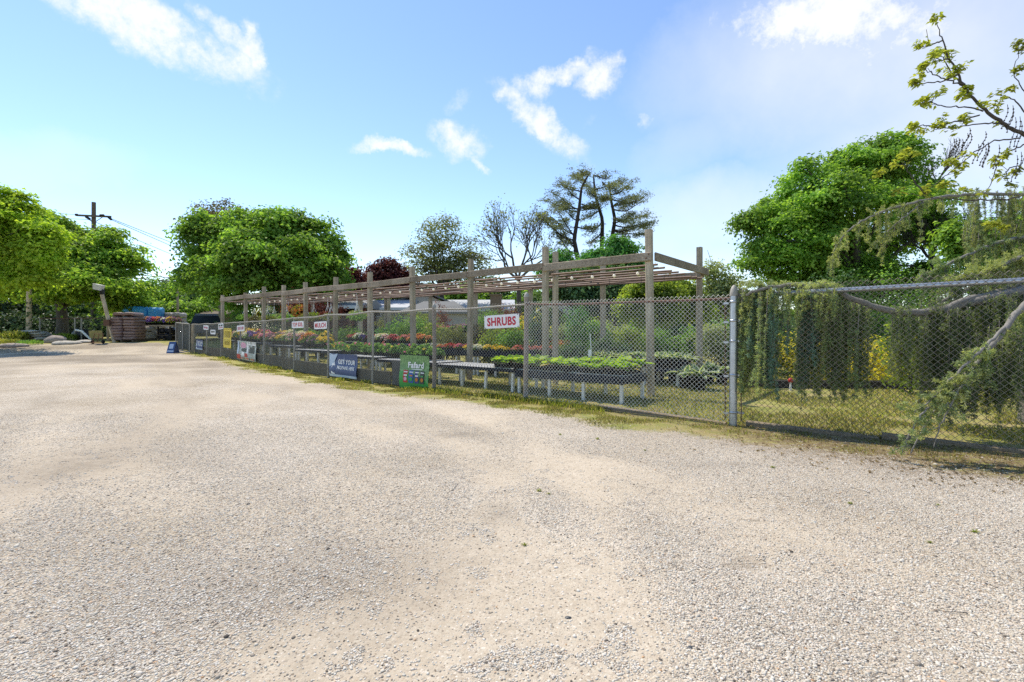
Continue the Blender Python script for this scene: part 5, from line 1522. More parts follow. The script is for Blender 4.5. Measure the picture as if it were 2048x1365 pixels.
# tall pine with three leaning stems and flat needle pads
YP = 40
pt_ = thing('pine_tree', gu(1190, YP), 'tall open pine with several leaning stems and flat layered boughs', 'tree')
tb = MB(); pads = []
rg = np.random.default_rng(77)
STEMS = [[(1170, 620), (1160, 540), (1148, 480), (1158, 420), (1163, 375), (1180, 345)], [(1205, 620), (1203, 520), (1205, 440), (1190, 390), (1187, 350)], [(1215, 620), (1220, 500), (1230, 440), (1222, 400), (1218, 365)]]
for k, stem in enumerate(STEMS):
    dy = (-1.0, .6, 1.2)[k]
    pts = np.array([at(u, v, YP + dy) for u, v in stem]); pts[0, 2] = 0.3
    tf_ = np.linspace(0, 1, 24); idx = np.linspace(0, 1, len(pts))
    P3 = np.stack([np.interp(tf_, idx, pts[:, a]) for a in range(3)], 1)
    tube(tb, P3, .24 - .18 * tf_, 8)
BOUGHS = [(1148, 480, 1075, 433), (1150, 490, 1085, 425), (1158, 425, 1085, 400), (1160, 420, 1100, 385), (1160, 400, 1115, 360), (1165, 385, 1120, 368), (1170, 360, 1145, 348), (1180, 350, 1160, 343), (1150, 470, 1110, 440), (1152, 500, 1125, 470), (1160, 540, 1130, 500), (1155, 455, 1195, 455), (1160, 415, 1200, 410),
          (1187, 352, 1225, 350), (1190, 380, 1215, 372), (1200, 420, 1165, 440), (1205, 440, 1175, 470), (1205, 460, 1180, 490), (1203, 400, 1225, 395), (1220, 370, 1245, 363), (1222, 390, 1262, 368), (1225, 400, 1275, 393), (1228, 420, 1285, 402), (1228, 435, 1298, 430), (1228, 450, 1302, 447), (1225, 470, 1296, 470), (1222, 490, 1275, 500), (1228, 440, 1260, 445), (1225, 460, 1262, 462), (1220, 500, 1250, 488), (1160, 545, 1120, 545), (1200, 500, 1170, 512), (1230, 410, 1250, 405), (1195, 395, 1175, 380), (1205, 365, 1235, 380), (1160, 440, 1120, 415)]
for u0, v0, u1, v1 in BOUGHS + [(a + rg.normal(0, 3), b_ + rg.normal(0, 10), c + rg.normal(0, 12), d + rg.normal(0, 12)) for a, b_, c, d in BOUGHS[::3]]:
    dy = rg.normal(0, 1.6)
    a, b_ = at(u0, v0, YP + dy * .2), at(u1, v1, YP + dy)
    m_ = limb(tb, a, b_, .075, .02, 5, .05, 9, -np.linalg.norm(b_ - a) * .05)
    L = np.linalg.norm(b_ - a)
    for q in range(int(4 + L * 5)):
        f = .32 + .7 * rg.random(); c = a + (b_ - a) * f + rg.normal(0, 1, 3) * np.array([.22, .55, .09]) * (.5 + f * .6)
        c[2] += -L * .05 * math.sin(min(f, 1) * math.pi) + .07
        pads.append(c)
        if q % 3 == 0: limb(tb, m_[min(8, int(f * 8))], c, .025, .01, 3, .04, 4)
pads = np.array(pads)
n = len(pads); per = 36
off = rg.normal(0, 1, (n, per, 3)) * np.array([.22, .26, .085])
c = (pads[:, None] + off).reshape(-1, 3); al = rg.normal(size=(n * per, 3)) * np.array([1, 1, .45]) + np.array([0, 0, .35])
leaves(MB(), c, rg.normal(size=c.shape) + np.array([0, -.6, .8]), (.20 * (.6 + .6 * rg.random(len(c)))), 0, .30, .05, rg, al).build('crown', LM['pine'], pt_)
tb.build('trunk', M['bark_dark'], pt_)

# ---------------------------------------------------------------- shrubs in the nursery
def shrub(label, u, Y, w_, h, leaf, n=260, per=10, size=.07, z0=None, name='shrub', group='nursery shrubs behind the benches', pot=True, cone=0.0, stem=False, seed=None, cat='shrub', gap=.25):
    seed = seed or int(u * 7 + Y * 13) % 9973
    b0 = gu(u, Y)
    t = thing(name, b0, label, cat, group)
    rg = np.random.default_rng(seed)
    ph = min(.28, h * .25) if pot else 0.0
    lb = []
    if cone:
        for q in np.linspace(.12, .95, 7): lb.append((b0 + np.array([0, 0, ph + (h - ph) * q]), np.array([w_ / 2 * (1.05 - cone * q), w_ / 2 * (1.05 - cone * q), (h - ph) * .14])))
    else:
        for q in range(5):
            a = rg.random() * 6.28; rr = w_ * .24
            lb.append((b0 + np.array([math.cos(a) * rr, math.sin(a) * rr, ph + (h - ph) * (.35 + .35 * rg.random())]), np.array([w_ * .32, w_ * .32, (h - ph) * .32])))
        lb.append((b0 + np.array([0, 0, ph + (h - ph) * .5]), np.array([w_ * .42, w_ * .42, (h - ph) * .48])))
    cp, cn = crown_pts(lb, n, seed, gap, .85, 2.0, .45, 2.6, .5)
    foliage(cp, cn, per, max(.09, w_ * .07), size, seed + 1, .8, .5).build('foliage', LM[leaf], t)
    tb = MB(); top = b0 + np.array([0, 0, h * .55])
    for q in range(5): limb(tb, b0 + np.array([0, 0, ph * .6]), cp[rg.integers(len(cp))], .02, .006, 4, .05, 5)
    tb.build('stem', M['bark'], t)
    if pot:
        mb = MB(); r = min(.24, w_ * .3); lathe(mb, b0 + np.array([0, 0, -.01]), [(.001, 0), (r * .78, 0), (r, ph), (r * 1.06, ph), (r * 1.06, ph + .02), (r * .95, ph + .02)], 14); mb.build('pot', M['pot'], t)
    return t


SHR = [  # column, distance, width, height, leaf, label, extra
    (1155, 14.8, 1.0, 2.1, 'evergreen', 'upright green arborvitae standing just right of the brown fence post', dict(cone=.45, n=420, size=.06)),
    (1190, 15.6, .9, 1.75, 'shrub', 'leafy green shrub right of the arborvitae', {}), (1075, 15.2, .8, 1.9, 'shrub_dark', 'dark upright shrub just left of the brown fence post', dict(cone=.4)),
    (1120, 16.6, 1.0, 1.6, 'greygreen', 'grey-green shrub behind the arborvitae', {}), (1030, 14.9, 1.0, 1.8, 'shrub', 'thin reddish-green shrub behind the shrubs sign', dict(n=190)),
    (985, 15.6, 1.0, 1.55, 'lime', 'yellow-green potted shrub below the shrubs sign', dict(n=220)), (1055, 17.5, 1.3, 2.3, 'yellow', 'bright yellow shrub above the shrubs sign', dict(n=300)),
    (1025, 18.4, 1.0, 2.5, 'redleaf', 'dark red shrub behind the bright yellow shrub', dict(n=260)), (1230, 16.4, 1.1, 1.7, 'greygreen', 'pale green shrub left of the pergola corner post', {}),
    (1262, 15.2, 1.0, 1.5, 'lime', 'light green shrub behind the variegated hostas', {}), (1310, 15.6, 1.1, 1.6, 'shrub', 'green shrub right of the pergola corner post', {}), (1345, 16.2, 1.0, 1.75, 'shrub_dark', 'dark shrub behind the variegated hostas', {}),
    (1385, 15.4, 1.0, 1.55, 'shrub', 'green shrub behind the pergola end post', {}), (1425, 14.6, 1.1, 1.75, 'greygreen', 'grey-green shrub left of the silver post', dict(n=330)), (1455, 16.5, 1.2, 1.9, 'shrub', 'green shrub close behind the silver post', {}),
    (1175, 19.0, 1.5, 2.1, 'lime', 'yellow-green shrub behind the arborvitae', dict(n=330)), (1290, 20.0, 1.5, 2.1, 'shrub', 'rounded green shrub in the second row behind the corner post', {}), (1220, 13.9, .9, 1.2, 'shrub_dark', 'low dark shrub behind the lime hostas', {}), (1150, 13.2, .9, 1.0, 'shrub_dark', 'low dark shrub in black pots right of the arborvitae', {}),
    (905, 17.5, 1.2, 1.75, 'olive', 'loose olive shrub behind the middle bench', dict(n=300)), (950, 18.2, 1.1, 1.7, 'brown', 'bronze shrub left of the shrubs sign', dict(n=280)), (868, 18.5, 1.2, 1.9, 'lime', 'yellow-green shrub behind the square wooden fence post', dict(n=300)),
    (815, 19.5, 1.5, 2.0, 'shrub', 'dense green shrub left of the square wooden fence post', dict(n=420)), (790, 20.5, 1.4, 1.8, 'evergreen', 'deep green shrub right of the fence post beside the navy banner', dict(n=380)), (845, 21.5, 1.3, 2.6, 'lime', 'tall yellow-flecked shrub below the house gable', dict(n=340)), (880, 23, 1.0, 2.9, 'redleaf', 'sparse red-leaved tree in front of the house gable', dict(n=130, gap=.45)),
    (975, 22.5, 1.4, 2.7, 'shrub', 'tall green shrub in front of the pale roof', dict(n=300, gap=.36)), (1000, 25, 1.5, 2.9, 'olive', 'olive shrub in front of the chimney', dict(n=260)),
    (615, 27.0, 2.2, 3.1, 'redleaf', 'broad red Japanese maple behind the hanging baskets', dict(n=480, size=.1)), (652, 25.0, 1.6, 2.9, 'purple', 'dark red Japanese maple left of the open shed', dict(n=420, size=.09)), (684, 24.5, .9, 2.8, 'purple', 'narrow dark red shrub beside the open shed', dict(n=220)), (730, 25, .5, 2.9, 'purple', 'slim dark red tree in front of the shed wall', dict(n=110)), (575, 29.0, 2.3, 3.2, 'brown', 'bronze-red shrub at the back of the pergola left of the red maple', dict(n=420, size=.1)),
    (770, 25.5, .9, 2.6, 'olive', 'thin twiggy shrub in front of the grey house wall', dict(n=80, gap=.45)), (600, 31.0, 1.4, 4.1, 'redleaf', 'tall thin red tree poking above the pergola beam', dict(n=120, size=.12, gap=.42)), (640, 32.0, 1.6, 4.3, 'redleaf', 'red tree tips above the pergola beam left of the purple tree', dict(n=110, size=.12, gap=.42)),
    (545, 27.5, 1.6, 2.3, 'shrub_dark', 'dark shrub behind the salmon hanging baskets', {}), (505, 28.5, 1.8, 2.2, 'shrub_dark', 'dark shrub at the far end of the pergola', {}), (470, 30.0, 1.9, 2.2, 'shrub', 'green shrub behind the last pergola post', {}), (690, 22.0, 1.5, 1.5, 'bedding', 'leafy green shrub behind the mulch sign', dict(n=300)), (600, 23.2, 1.4, 1.4, 'evergreen', 'dark green grassy shrub below the top soil sign', {}), (560, 24.4, 1.4, 1.4, 'shrub_dark', 'dark shrub left of the top soil sign', {}), (640, 22.6, 1.3, 1.3, 'shrub', 'green shrub between the two red-lettered signs', {}), (520, 26, 1.4, 1.3, 'shrub_dark', 'dark shrub behind the photo banner', {}), (745, 21.5, 1.4, 1.25, 'shrub_dark', 'dark low shrub behind the navy banner', {})]
for u, Y, w_, h, lf, lb, ex in SHR:
    kw = dict(n=280, size=.075); kw.update(ex); shrub(lb, u, Y, w_, h, lf, **kw)
# behind the cedar
BK = [(1640, 12.5, 1.9, 1.35, 'yellow', 'golden yellow shrub seen through the cedar curtain', 240), (1735, 13.0, 1.9, 1.35, 'yellow', 'yellow-orange shrub seen through the middle of the cedar curtain', 240), (1830, 13.5, 1.8, 1.4, 'yellow', 'yellow shrub seen through the right part of the cedar curtain', 330), (1540, 13.5, 2.2, 1.8, 'shrub_dark', 'dark shrub behind the left edge of the cedar curtain', 380), (1590, 15, 2.2, 2.2, 'shrub_dark', 'taller dark shrub behind the left part of the cedar curtain', 380), (1700, 16, 2.8, 3.3, 'shrub_dark', 'dark shrub below the big maple', 420), (1790, 16.5, 2.8, 3.4, 'shrub', 'green shrub below the big maple', 420), (1890, 15, 2.6, 3.0, 'shrub', 'green shrub behind the leaning cedar branch', 400), (1970, 14, 2.4, 2.3, 'shrub_dark', 'dark shrub behind the cedar trunk', 400), (2050, 13, 2.4, 2.2, 'shrub', 'green shrub at the right edge behind the cedar', 380), (1510, 16, 2.0, 2.1, 'shrub', 'green shrub right behind the silver post', 340), (1820, 10.5, 1.0, 1.8, 'lime', 'fresh yellow-green sapling behind the thick cedar limb', 160)]
for u, Y, w_, h, lf, lb, n_ in BK: shrub(lb, u, Y, w_, h, lf, n=n_, size=.085, pot=False, group='shrubs behind the weeping cedar')
a, b_ = gu(1492, 11.6), gu(1930, 11.2)
mb = MB(); beam(mb, a + np.array([0, 0, .10]), b_ + np.array([0, 0, .10]), .14, .2, 0, .015); mb.build('timber_edging', M['bark_dark'], label='dark timber edging across the turf behind the cedar curtain', cat='timber')
q = gu(1581, 11.0)
t = thing('sprinkler', q, 'small red and white garden sprinkler standing on the turf behind the cedar', 'sprinkler')
mb = MB(); lathe(mb, q, [(.02, 0), (.03, .04), (.02, .12), (.02, .2)], 8); mb.build('stand', M['pvc'], t)
mb = MB(); lathe(mb, q, [(.02, .2), (.045, .21), (.05, .27), (.02, .30), (.001, .305)], 10); mb.build('head', M['red'], t)

# ---------------------------------------------------------------- weeping cedar
cd = thing('weeping_cedar', (7.75, 7.1, 0), 'weeping cedar whose needled curtains hang over the right fence', 'tree')
wood = MB(); ndl = [MB(), MB(), MB()]
rg = np.random.default_rng(99)


def needles(kind, pts, rad, dens=34, size=.030):
    pts = np.asarray(pts, float)
    seg = np.linalg.norm(np.diff(pts, axis=0), axis=1); cum = np.concatenate([[0], np.cumsum(seg)])
    n = int(cum[-1] * dens) + 1; per = 9
    s_ = np.sort(rg.random(n)) * cum[-1]
    c = np.stack([np.interp(s_, cum, pts[:, a]) for a in range(3)], 1)
    d = sphere_dirs(n * per, rg); tg = np.gradient(c, axis=0) if n > 2 else np.tile([0, 0, -1.], (n, 1))
    base = np.repeat(c + rg.normal(0, rad * .25, c.shape), per, 0)
    al = d + np.repeat(unit(tg), per, 0) * .35
    sz = size * (.7 + .6 * rg.random(n * per))
    cc = base + unit(al) * (sz * .55 + rad * .25)[:, None]
    leaves(ndl[kind], cc, rg.normal(size=cc.shape), sz * 1.25, 0, .24, .02, rg, al)


def strand(p, L, kind, sway=.06, rad=.02, dens=36, drift=(0, 0)):
    k = max(5, int(L / .12))
    t = np.linspace(0, 1, k)
    a = rg.random() * 6.28
    x = np.sin(t * 2.2 + a) * sway * t + drift[0] * t; y = np.cos(t * 1.7 + a) * sway * t * .7 + drift[1] * t
    pts = np.stack([p[0] + x, p[1] + y, p[2] - L * (t - .06 * np.sin(t * math.pi))], 1)
    tube(wood, pts, .0045 * (1.3 - t), 3, 0, True, False)
    needles(kind, pts, rad, dens)
    if L > .5 and rg.random() < .7:
        for q in range(int(L * 3.0)):
            i_ = rg.integers(1, k - 1); l2 = min(.12 + .25 * rg.random(), L * (1 - t[i_]) + .1)
            e = pts[i_] + np.array([rg.normal(0, .06), rg.normal(0, .05), -l2]); m_ = (pts[i_] + e) / 2 + np.array([rg.normal(0, .03), rg.normal(0, .03), .05])
            needles(kind, [pts[i_], m_, e], rad * .9, dens)
    return pts


def bough(px, r0, r1, n=8):
    """limb through photo pixels with distances"""
    c = np.array([at(u, v, Y) for u, v, Y in px])
    idx = np.linspace(0, 1, len(c)); tf_ = np.linspace(0, 1, len(c) * 5)
    # smooth by interpolating twice
    P_ = np.stack([np.interp(tf_, idx, c[:, a]) for a in range(3)], 1)
    for _ in range(3): P_[1:-1] = (P_[:-2] + 2 * P_[1:-1] + P_[2:]) / 4
    P_ += rg.normal(0, .006, P_.shape)
    tube(wood, P_, np.linspace(r0, r1, len(P_)), n)
    return P_


def fY(u, off):
    p, d, o_ = fence_at(u); return p[1] + off


# trunk just inside the right edge of the picture
tube(wood, [(7.75, 7.1, -.2), (7.72, 7.08, .6), (7.6, 7.0, 1.4), (7.75, 6.95, 2.3), (8.0, 6.9, 3.2), (8.1, 6.8, 3.9), (7.95, 6.7, 4.5), (7.6, 6.6, 4.7)], [.21, .16, .14, .12, .09, .05, .025, .008], 12)
# limb lying along and over the fence top
b1 = bough([(2110, 560, 6.6), (2020, 588, 6.2), (1940, 606, 6.1), (1880, 622, 6.15), (1800, 628, 6.25), (1740, 612, 6.35), (1690, 592, 6.45), (1640, 572, 6.6), (1580, 568, 6.68), (1520, 578, 6.8), (1492, 590, 6.86)], .062, .018, 10)
b1b = bough([(1880, 624, 6.15), (1930, 600, 6.1), (1990, 590, 6.3), (2060, 560, 6.9)], .04, .05, 8)
for g_ in range(84):                                   # the curtain inside the wire: bunches of strands with gaps between
    i_ = int(rg.integers(0, len(b1))); pc = b1[i_] + rg.normal(0, 1, 3) * np.array([.09, .14, .03])
    uc = CX + pc[0] / pc[1] * F
    endc = rg.normal(.60, .15) if uc < 1900 else rg.normal(.58, .18)
    if rg.random() < .25: endc += .5 * rg.random()
    kind_c = 1 if (1520 < uc < 1640 and rg.random() < .6) else 0
    for k in range(int(rg.integers(3, 7))):
        p = pc + rg.normal(0, 1, 3) * np.array([.045, .05, .02])
        p[1] = max(p[1], fY(min(max(uc, 1475), 2040), .10)) if rg.random() < .9 else p[1]
        L = max(.15, p[2] - endc - abs(rg.normal(0, .16)))
        strand(p, L, kind_c if rg.random() < .9 else 2, .05, .026, 44)
    if rg.random() < .5: strand(pc, max(.2, pc[2] - endc + .25 * rg.random()), kind_c, .07, .012, 26)
for k in range(60):                                    # short fringe over the rail on the lot side
    u = 1485 + 190 * rg.random(); p = at(u, 575 + 14 * rg.random(), fY(u, -.06 - .08 * rg.random()))
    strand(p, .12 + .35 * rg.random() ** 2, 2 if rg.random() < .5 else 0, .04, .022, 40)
for k in range(40):                                    # needles on the limb itself where it crosses the rail
    u = 1488 + 170 * rg.random(); p = at(u, 566 + 10 * rg.random(), fY(u, .02 + .08 * rg.normal()))
    e = p + np.array([rg.normal(0, .16), rg.normal(0, .1), .03 * rg.normal()]); needles(2 if rg.random() < .6 else 0, [p, (p + e) / 2 + np.array([0, 0, .03]), e], .025, 44)
# second curtain further in, at the right
b2 = bough([(2120, 520, 7.2), (2040, 540, 7.0), (1975, 560, 6.9), (1910, 590, 6.8), (1860, 620, 6.8)], .05, .02)
for k in range(120):
    p = b2[rg.integers(len(b2))] + rg.normal(0, 1, 3) * np.array([.12, .25, .05])
    strand(p, max(.2, p[2] - rg.normal(.75, .2)), 0, .07, .026, 36)
# branch that leans out over the wire to the ground
b3 = bough([(2130, 520, 5.9), (2075, 580, 5.4), (2030, 632, 5.22), (1985, 690, 5.12), (1935, 745, 5.1), (1885, 800, 5.1), (1850, 850, 5.1), (1822, 905, 5.1)], .040, .006, 8)
b3b = bough([(2010, 655, 5.2), (1975, 690, 5.0), (1930, 730, 4.98), (1890, 772, 5.0), (1850, 812, 5.02), (1812, 830, 5.05)], .018, .005, 6)
b3c = bough([(1960, 715, 5.1), (1930, 762, 4.92), (1905, 800, 4.9), (1880, 850, 4.9), (1868, 895, 4.92)], .014, .004, 6)
b3d = bough([(1885, 800, 5.08), (1850, 820, 4.98), (1830, 848, 4.95), (1815, 880, 4.95), (1806, 905, 4.96)], .012, .004, 6)
for bb, nn_, l0 in ((b3, 46, .26), (b3b, 24, .17), (b3c, 22, .20), (b3d, 18, .17)):
    for k in range(nn_):
        f = rg.random(); i_ = int(f * (len(bb) - 1)); p = bb[i_] + rg.normal(0, .02, 3)
        if p[2] < .55 and rg.random() < .6: continue
        L = l0 * (.4 + .9 * rg.random()) * (.55 if p[2] < .55 else 1)
        L = min(L, p[2] - .06)
        if L < .08: continue
        strand(p, L, 0 if rg.random() < .7 else 2, .10, .020, 44, (rg.normal(-.02, .07), rg.normal(0, .05)))
    for k in range(int(nn_ * .8)):                     # tufts sitting on the twigs
        i_ = rg.integers(len(bb) // 4, len(bb)); p = bb[min(i_, len(bb) - 1)]
        if p[2] < .5 and rg.random() < .55: continue
        e = p + np.array([rg.normal(-.05, .08), rg.normal(0, .06), rg.normal(.02, .05)]); needles(2 if rg.random() < .45 else 0, [p, (p + e) / 2, e], .02, 46)
for k in range(70):                                    # longer drops on the right of it
    u = 1900 + 150 * rg.random(); v = 640 + (2050 - u) * .55 - 30 + 60 * rg.random(); p = at(u, v, fY(min(u, 2040), .15 + .25 * rg.random()))
    strand(p, max(.15, p[2] - rg.normal(.55, .2)), 0, .06, .024, 36)
# high boughs against the sky with short hanging tassels
b4 = bough([(2140, 392, 8.0), (2050, 390, 7.6), (1960, 388, 7.3), (1900, 392, 7.1), (1840, 402, 7.0), (1780, 418, 6.9), (1730, 438, 6.85), (1695, 462, 6.8), (1672, 492, 6.8), (1660, 520, 6.8)], .030, .004, 7)
b5 = bough([(1850, 402, 7.0), (1800, 440, 6.9), (1770, 470, 6.85), (1745, 490, 6.8)], .012, .004, 5)
b6 = bough([(2140, 465, 7.2), (2050, 474, 7.0), (1990, 486, 6.9), (1930, 512, 6.85), (1880, 536, 6.8), (1840, 552, 6.8)], .035, .008, 7)
b7 = bough([(2140, 490, 6.6), (2050, 512, 6.4), (1990, 535, 6.35), (1940, 556, 6.3), (1900, 566, 6.35)], .045, .015, 7)
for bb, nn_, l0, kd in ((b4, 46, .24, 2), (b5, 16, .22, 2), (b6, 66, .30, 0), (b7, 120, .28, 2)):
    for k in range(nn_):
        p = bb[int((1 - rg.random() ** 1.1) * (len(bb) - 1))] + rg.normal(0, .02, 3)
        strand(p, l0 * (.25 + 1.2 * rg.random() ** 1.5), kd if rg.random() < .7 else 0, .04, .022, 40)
    for k in range(nn_):
        p = bb[rg.integers(len(bb))]; e = p + rg.normal(0, .07, 3) + np.array([0, 0, .02]); needles(kd, [p, (p + e) / 2, e], .018, 40)
for k in range(90):                                    # thick right-hand drape under the high boughs
    u = 1925 + 150 * rg.random(); p = at(u, 392 + 20 * rg.normal() * .4 + (rg.random() < .5) * 60, 7.2 + .6 * rg.random())
    strand(p, .25 + .55 * rg.random(), 2 if rg.random() < .5 else 0, .05, .022, 36)
for u0, Lp in ((1672, .42), (1692, .25), (1718, .20), (1760, .62), (1772, .55), (1800, .22), (1845, .3)):
    p = at(u0, 470 if u0 < 1700 else 440, 6.85); strand(p, Lp, 2, .04, .02, 44)
wood.build('branches', M['bark_pale'], cd)
for k, (nm_, lb) in enumerate((('cedar', None), ('cedar_blue', 'bluish needle curtain'), ('cedar_gold', 'olive-gold needles'))):
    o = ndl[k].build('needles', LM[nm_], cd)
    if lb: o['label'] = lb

# ---------------------------------------------------------------- young leafing tree reaching in at the upper right
yt = thing('young_tree', (8.3, 5.7, 0), 'sparse young tree with new yellow-green leaf clusters reaching in at the upper right', 'tree')
wood = MB(); lv = MB(); rg = np.random.default_rng(123)
tube(wood, [(8.3, 5.7, -.2), (8.25, 5.7, 1.2), (8.1, 5.75, 2.4), (8.0, 5.8, 3.4), (8.1, 5.9, 4.6), (8.0, 6.0, 6.0)], [.13, .11, .10, .085, .06, .03], 10)
def cluster(p, n=9, sz=.11):
    for q in range(n):
        d = unit(rg.normal(size=3) * np.array([1, 1, .5]) + np.array([0, 0, .25])); c = p + d * sz * .55
        leaves(lv, c[None] + rg.normal(0, .015, (4, 3)), (d * .3 + np.array([0, 0, 1.]) + rg.normal(0, .4, (4, 3))), sz * (.5 + .5 * rg.random(4)), 0, .5, .12, rg, np.tile(d, (4, 1)) + rg.normal(0, .35, (4, 3)))
main = bough([(2150, 320, 5.85), (2090, 290, 5.75), (2030, 262, 5.65), (1995, 240, 5.6), (1965, 218, 5.55), (1940, 190, 5.5), (1915, 150, 5.5), (1895, 108, 5.5), (1882, 72, 5.5), (1873, 45, 5.5)], .026, .003, 8)
side = [([(1965, 222, 5.55), (1930, 214, 5.45), (1890, 215, 5.4), (1860, 205, 5.4), (1845, 205, 5.4)]), ([(1935, 186, 5.5), (1905, 150, 5.6), (1885, 115, 5.6), (1875, 105, 5.6)]), ([(1928, 170, 5.5), (1890, 160, 5.4), (1860, 145, 5.35), (1842, 135, 5.35)]), ([(1915, 150, 5.5), (1880, 166, 5.5), (1838, 166, 5.5), (1828, 168, 5.5)]),
        ([(2000, 245, 5.6), (1950, 250, 5.5), (1890, 256, 5.4), (1870, 260, 5.4)]), ([(1960, 232, 5.5), (1880, 250, 5.45), (1838, 252, 5.4), (1826, 255, 5.4)]), ([(2040, 275, 5.65), (1990, 282, 5.6), (1950, 305, 5.5), (1920, 330, 5.45), (1880, 360, 5.4), (1850, 390, 5.4)]), ([(2060, 285, 5.7), (2020, 300, 5.7), (1995, 325, 5.7), (1985, 360, 5.7), (1970, 390, 5.7)]),
        ([(2060, 240, 5.9), (2030, 200, 5.9), (2005, 190, 5.9), (1990, 225, 5.9)]), ([(2120, 230, 6.0), (2060, 200, 6.0), (2025, 150, 6.0), (2040, 100, 6.0)]), ([(1905, 130, 5.5), (1925, 140, 5.5), (1930, 138, 5.5)]), ([(1900, 118, 5.5), (1880, 122, 5.4), (1870, 115, 5.4)]), ([(1885, 82, 5.5), (1860, 92, 5.5), (1840, 95, 5.5)]),
        ([(1850, 390, 5.4), (1820, 350, 5.4), (1805, 325, 5.4)]), ([(2040, 395, 5.6), (1960, 402, 5.5), (1900, 398, 5.4), (1850, 395, 5.4), (1800, 385, 5.4)]), ([(2090, 360, 5.7), (2030, 330, 5.7), (2010, 345, 5.7), (2020, 375, 5.7)])]
ends = []
for px in side:
    bb = bough(px, .009, .003, 5); ends.append(bb[-1])
    for q in range(3):
        p = bb[rg.integers(len(bb) // 3, len(bb))]; e = p + rg.normal(0, .06, 3) + np.array([-.02, 0, .03]); tube(wood, [p, (p + e) / 2 + rg.normal(0, .01, 3), e], .003, 3)
        if rg.random() < .8: ends.append(e)
for p in ends: cluster(p, 4 + int(rg.integers(3)), .075)
for u, v, Y, n_ in ((1873, 38, 5.5, 9), (1845, 95, 5.5, 6), (1878, 108, 5.5, 10), (1848, 135, 5.35, 10), (1832, 168, 5.5, 9), (1905, 148, 5.5, 7), (1932, 182, 5.5, 12), (1925, 195, 5.5, 10), (1842, 206, 5.4, 11), (1828, 254, 5.4, 9), (1875, 256, 5.4, 8), (1900, 262, 5.4, 6), (1930, 240, 5.5, 7), (1960, 212, 5.5, 5), (2036, 140, 6.0, 10), (2042, 90, 6, 8), (2020, 180, 5.9, 8), (1998, 252, 5.8, 5), (1808, 308, 5.5, 9), (1900, 325, 5.5, 10), (1920, 335, 5.5, 9), (1758, 348, 5.5, 9), (2010, 312, 5.7, 10), (1890, 372, 5.5, 9), (1930, 385, 5.5, 5), (1985, 450, 5.7, 12), (2005, 455, 5.7, 9), (2030, 345, 5.7, 8)):
    cluster(at(u, v, Y), n_, .088)
for u, v, l in ((1930, 270, .12), (1950, 262, .15), (1965, 285, .16), (1985, 290, .2), (2015, 215, .2), (2035, 235, .25), (1915, 280, .18), (2040, 300, .22)):   # dangling catkins
    for q in range(3):
        p = at(u + rg.normal(0, 8), v + rg.normal(0, 5), 5.6); k = np.linspace(0, 1, 7)
        pts = np.stack([p[0] - .05 * k + .02 * np.sin(k * 5), p[1] + 0 * k, p[2] - l * k * 1.4], 1); tube(wood, pts, .0035, 3)
        for z_ in pts[1:]: rock(wood, z_, (.009, .009, .011), 3, 0, .2, ICO0)
wood.build('branches', M['bark'], yt); lv.build('leaves', LM['young'], yt)

# ---------------------------------------------------------------- left yard
def stack_pallet(label, u0, u1, vtop, Y, layers, bagm, group=None, dep=1.15, wrap=None, name='bag_pallet'):
    a, b_ = gu(u0, Y), gu(u1, Y); c = (a + b_) / 2; c[2] = float(gz(c[0], c[1]))
    W = abs(b_[0] - a[0]); ztop = H + (HZ - vtop) / F * Y; Hh = ztop - c[2]
    t = thing(name, c, label, 'pallet', group)
    rg = np.random.default_rng(int(u0))
    mb = MB()
    for k in range(6): box(mb, c + np.array([0, -dep / 2 + .08 + k * (dep - .16) / 5, .115]), (W, .11, .02))
    for k in (-1, 0, 1): box(mb, c + np.array([k * W * .45, 0, .055]), (.09, dep, .09))
    mb.build('pallet', M['wood_brown'], t)
    lh = (Hh - .13) / layers
    V, Fc = ICO3
    for k in range(layers):
        n = 2
        for q in range(n):
            sgn = np.sign(V); p = sgn * abs(V) ** .42
            dd = 1 + .10 * (fbm(V * 2.6 + k * 5 + q * 9, k + q) - .5)
            v = p * dd[:, None] * np.array([W / n * .51, dep * .5, lh * .56])
            v[:, 2] += .35 * lh * (fbm(np.stack([V[:, 0] * 3 + k, V[:, 1] * 3, V[:, 0] * 0 + q], 1), k) - .5) + (.10 * (1 - (V[:, 0]) ** 2) if k == layers - 1 else 0)
            if k == layers - 1: v[:, :2] *= .93
            ctr = c + np.array([(q - .5) * W / 2 + rg.normal(0, .02), rg.normal(0, .03), .13 + lh * (k + .5)])
            mb = MB(); mb.add(ctr + v, Fc, 0, True); mb.build('bag', bagm, t)
    return t


stack_pallet('tall pallet of brown mulch bags beside the leaning lamp post', 232, 281, 629, 31.5, 9, M['bag_brown'], 'bag pallets in the left yard')
stack_pallet('blue wrapped pallet behind the brown mulch bags', 253, 290, 617, 36.5, 3, M['wrap_blue'], 'blue wrapped pallets', 1.2)
stack_pallet('blue wrapped pallet just right of the other blue one, behind the flower cart', 287, 322, 619, 36.0, 3, M['wrap_blue'], 'blue wrapped pallets', 1.2)
stack_pallet('pallet of dark brown bags behind the left end of the flower cart', 283, 302, 636, 34.6, 5, M['bag_brown'], 'bag pallets in the left yard', 1.0)
stack_pallet('low pile of beige bags left of the flower cart', 280, 304, 657, 32.6, 3, M['bag_beige'], 'bag pallets in the left yard', 1.0)
stack_pallet('pile of beige bags below the flower cart', 310, 340, 655, 34.8, 3, M['bag_beige'], 'bag pallets in the left yard', 1.0)
stack_pallet('pile of black bags below the right end of the flower cart', 325, 348, 660, 33.4, 2, M['bag_dark'], 'bag pallets in the left yard', .9)
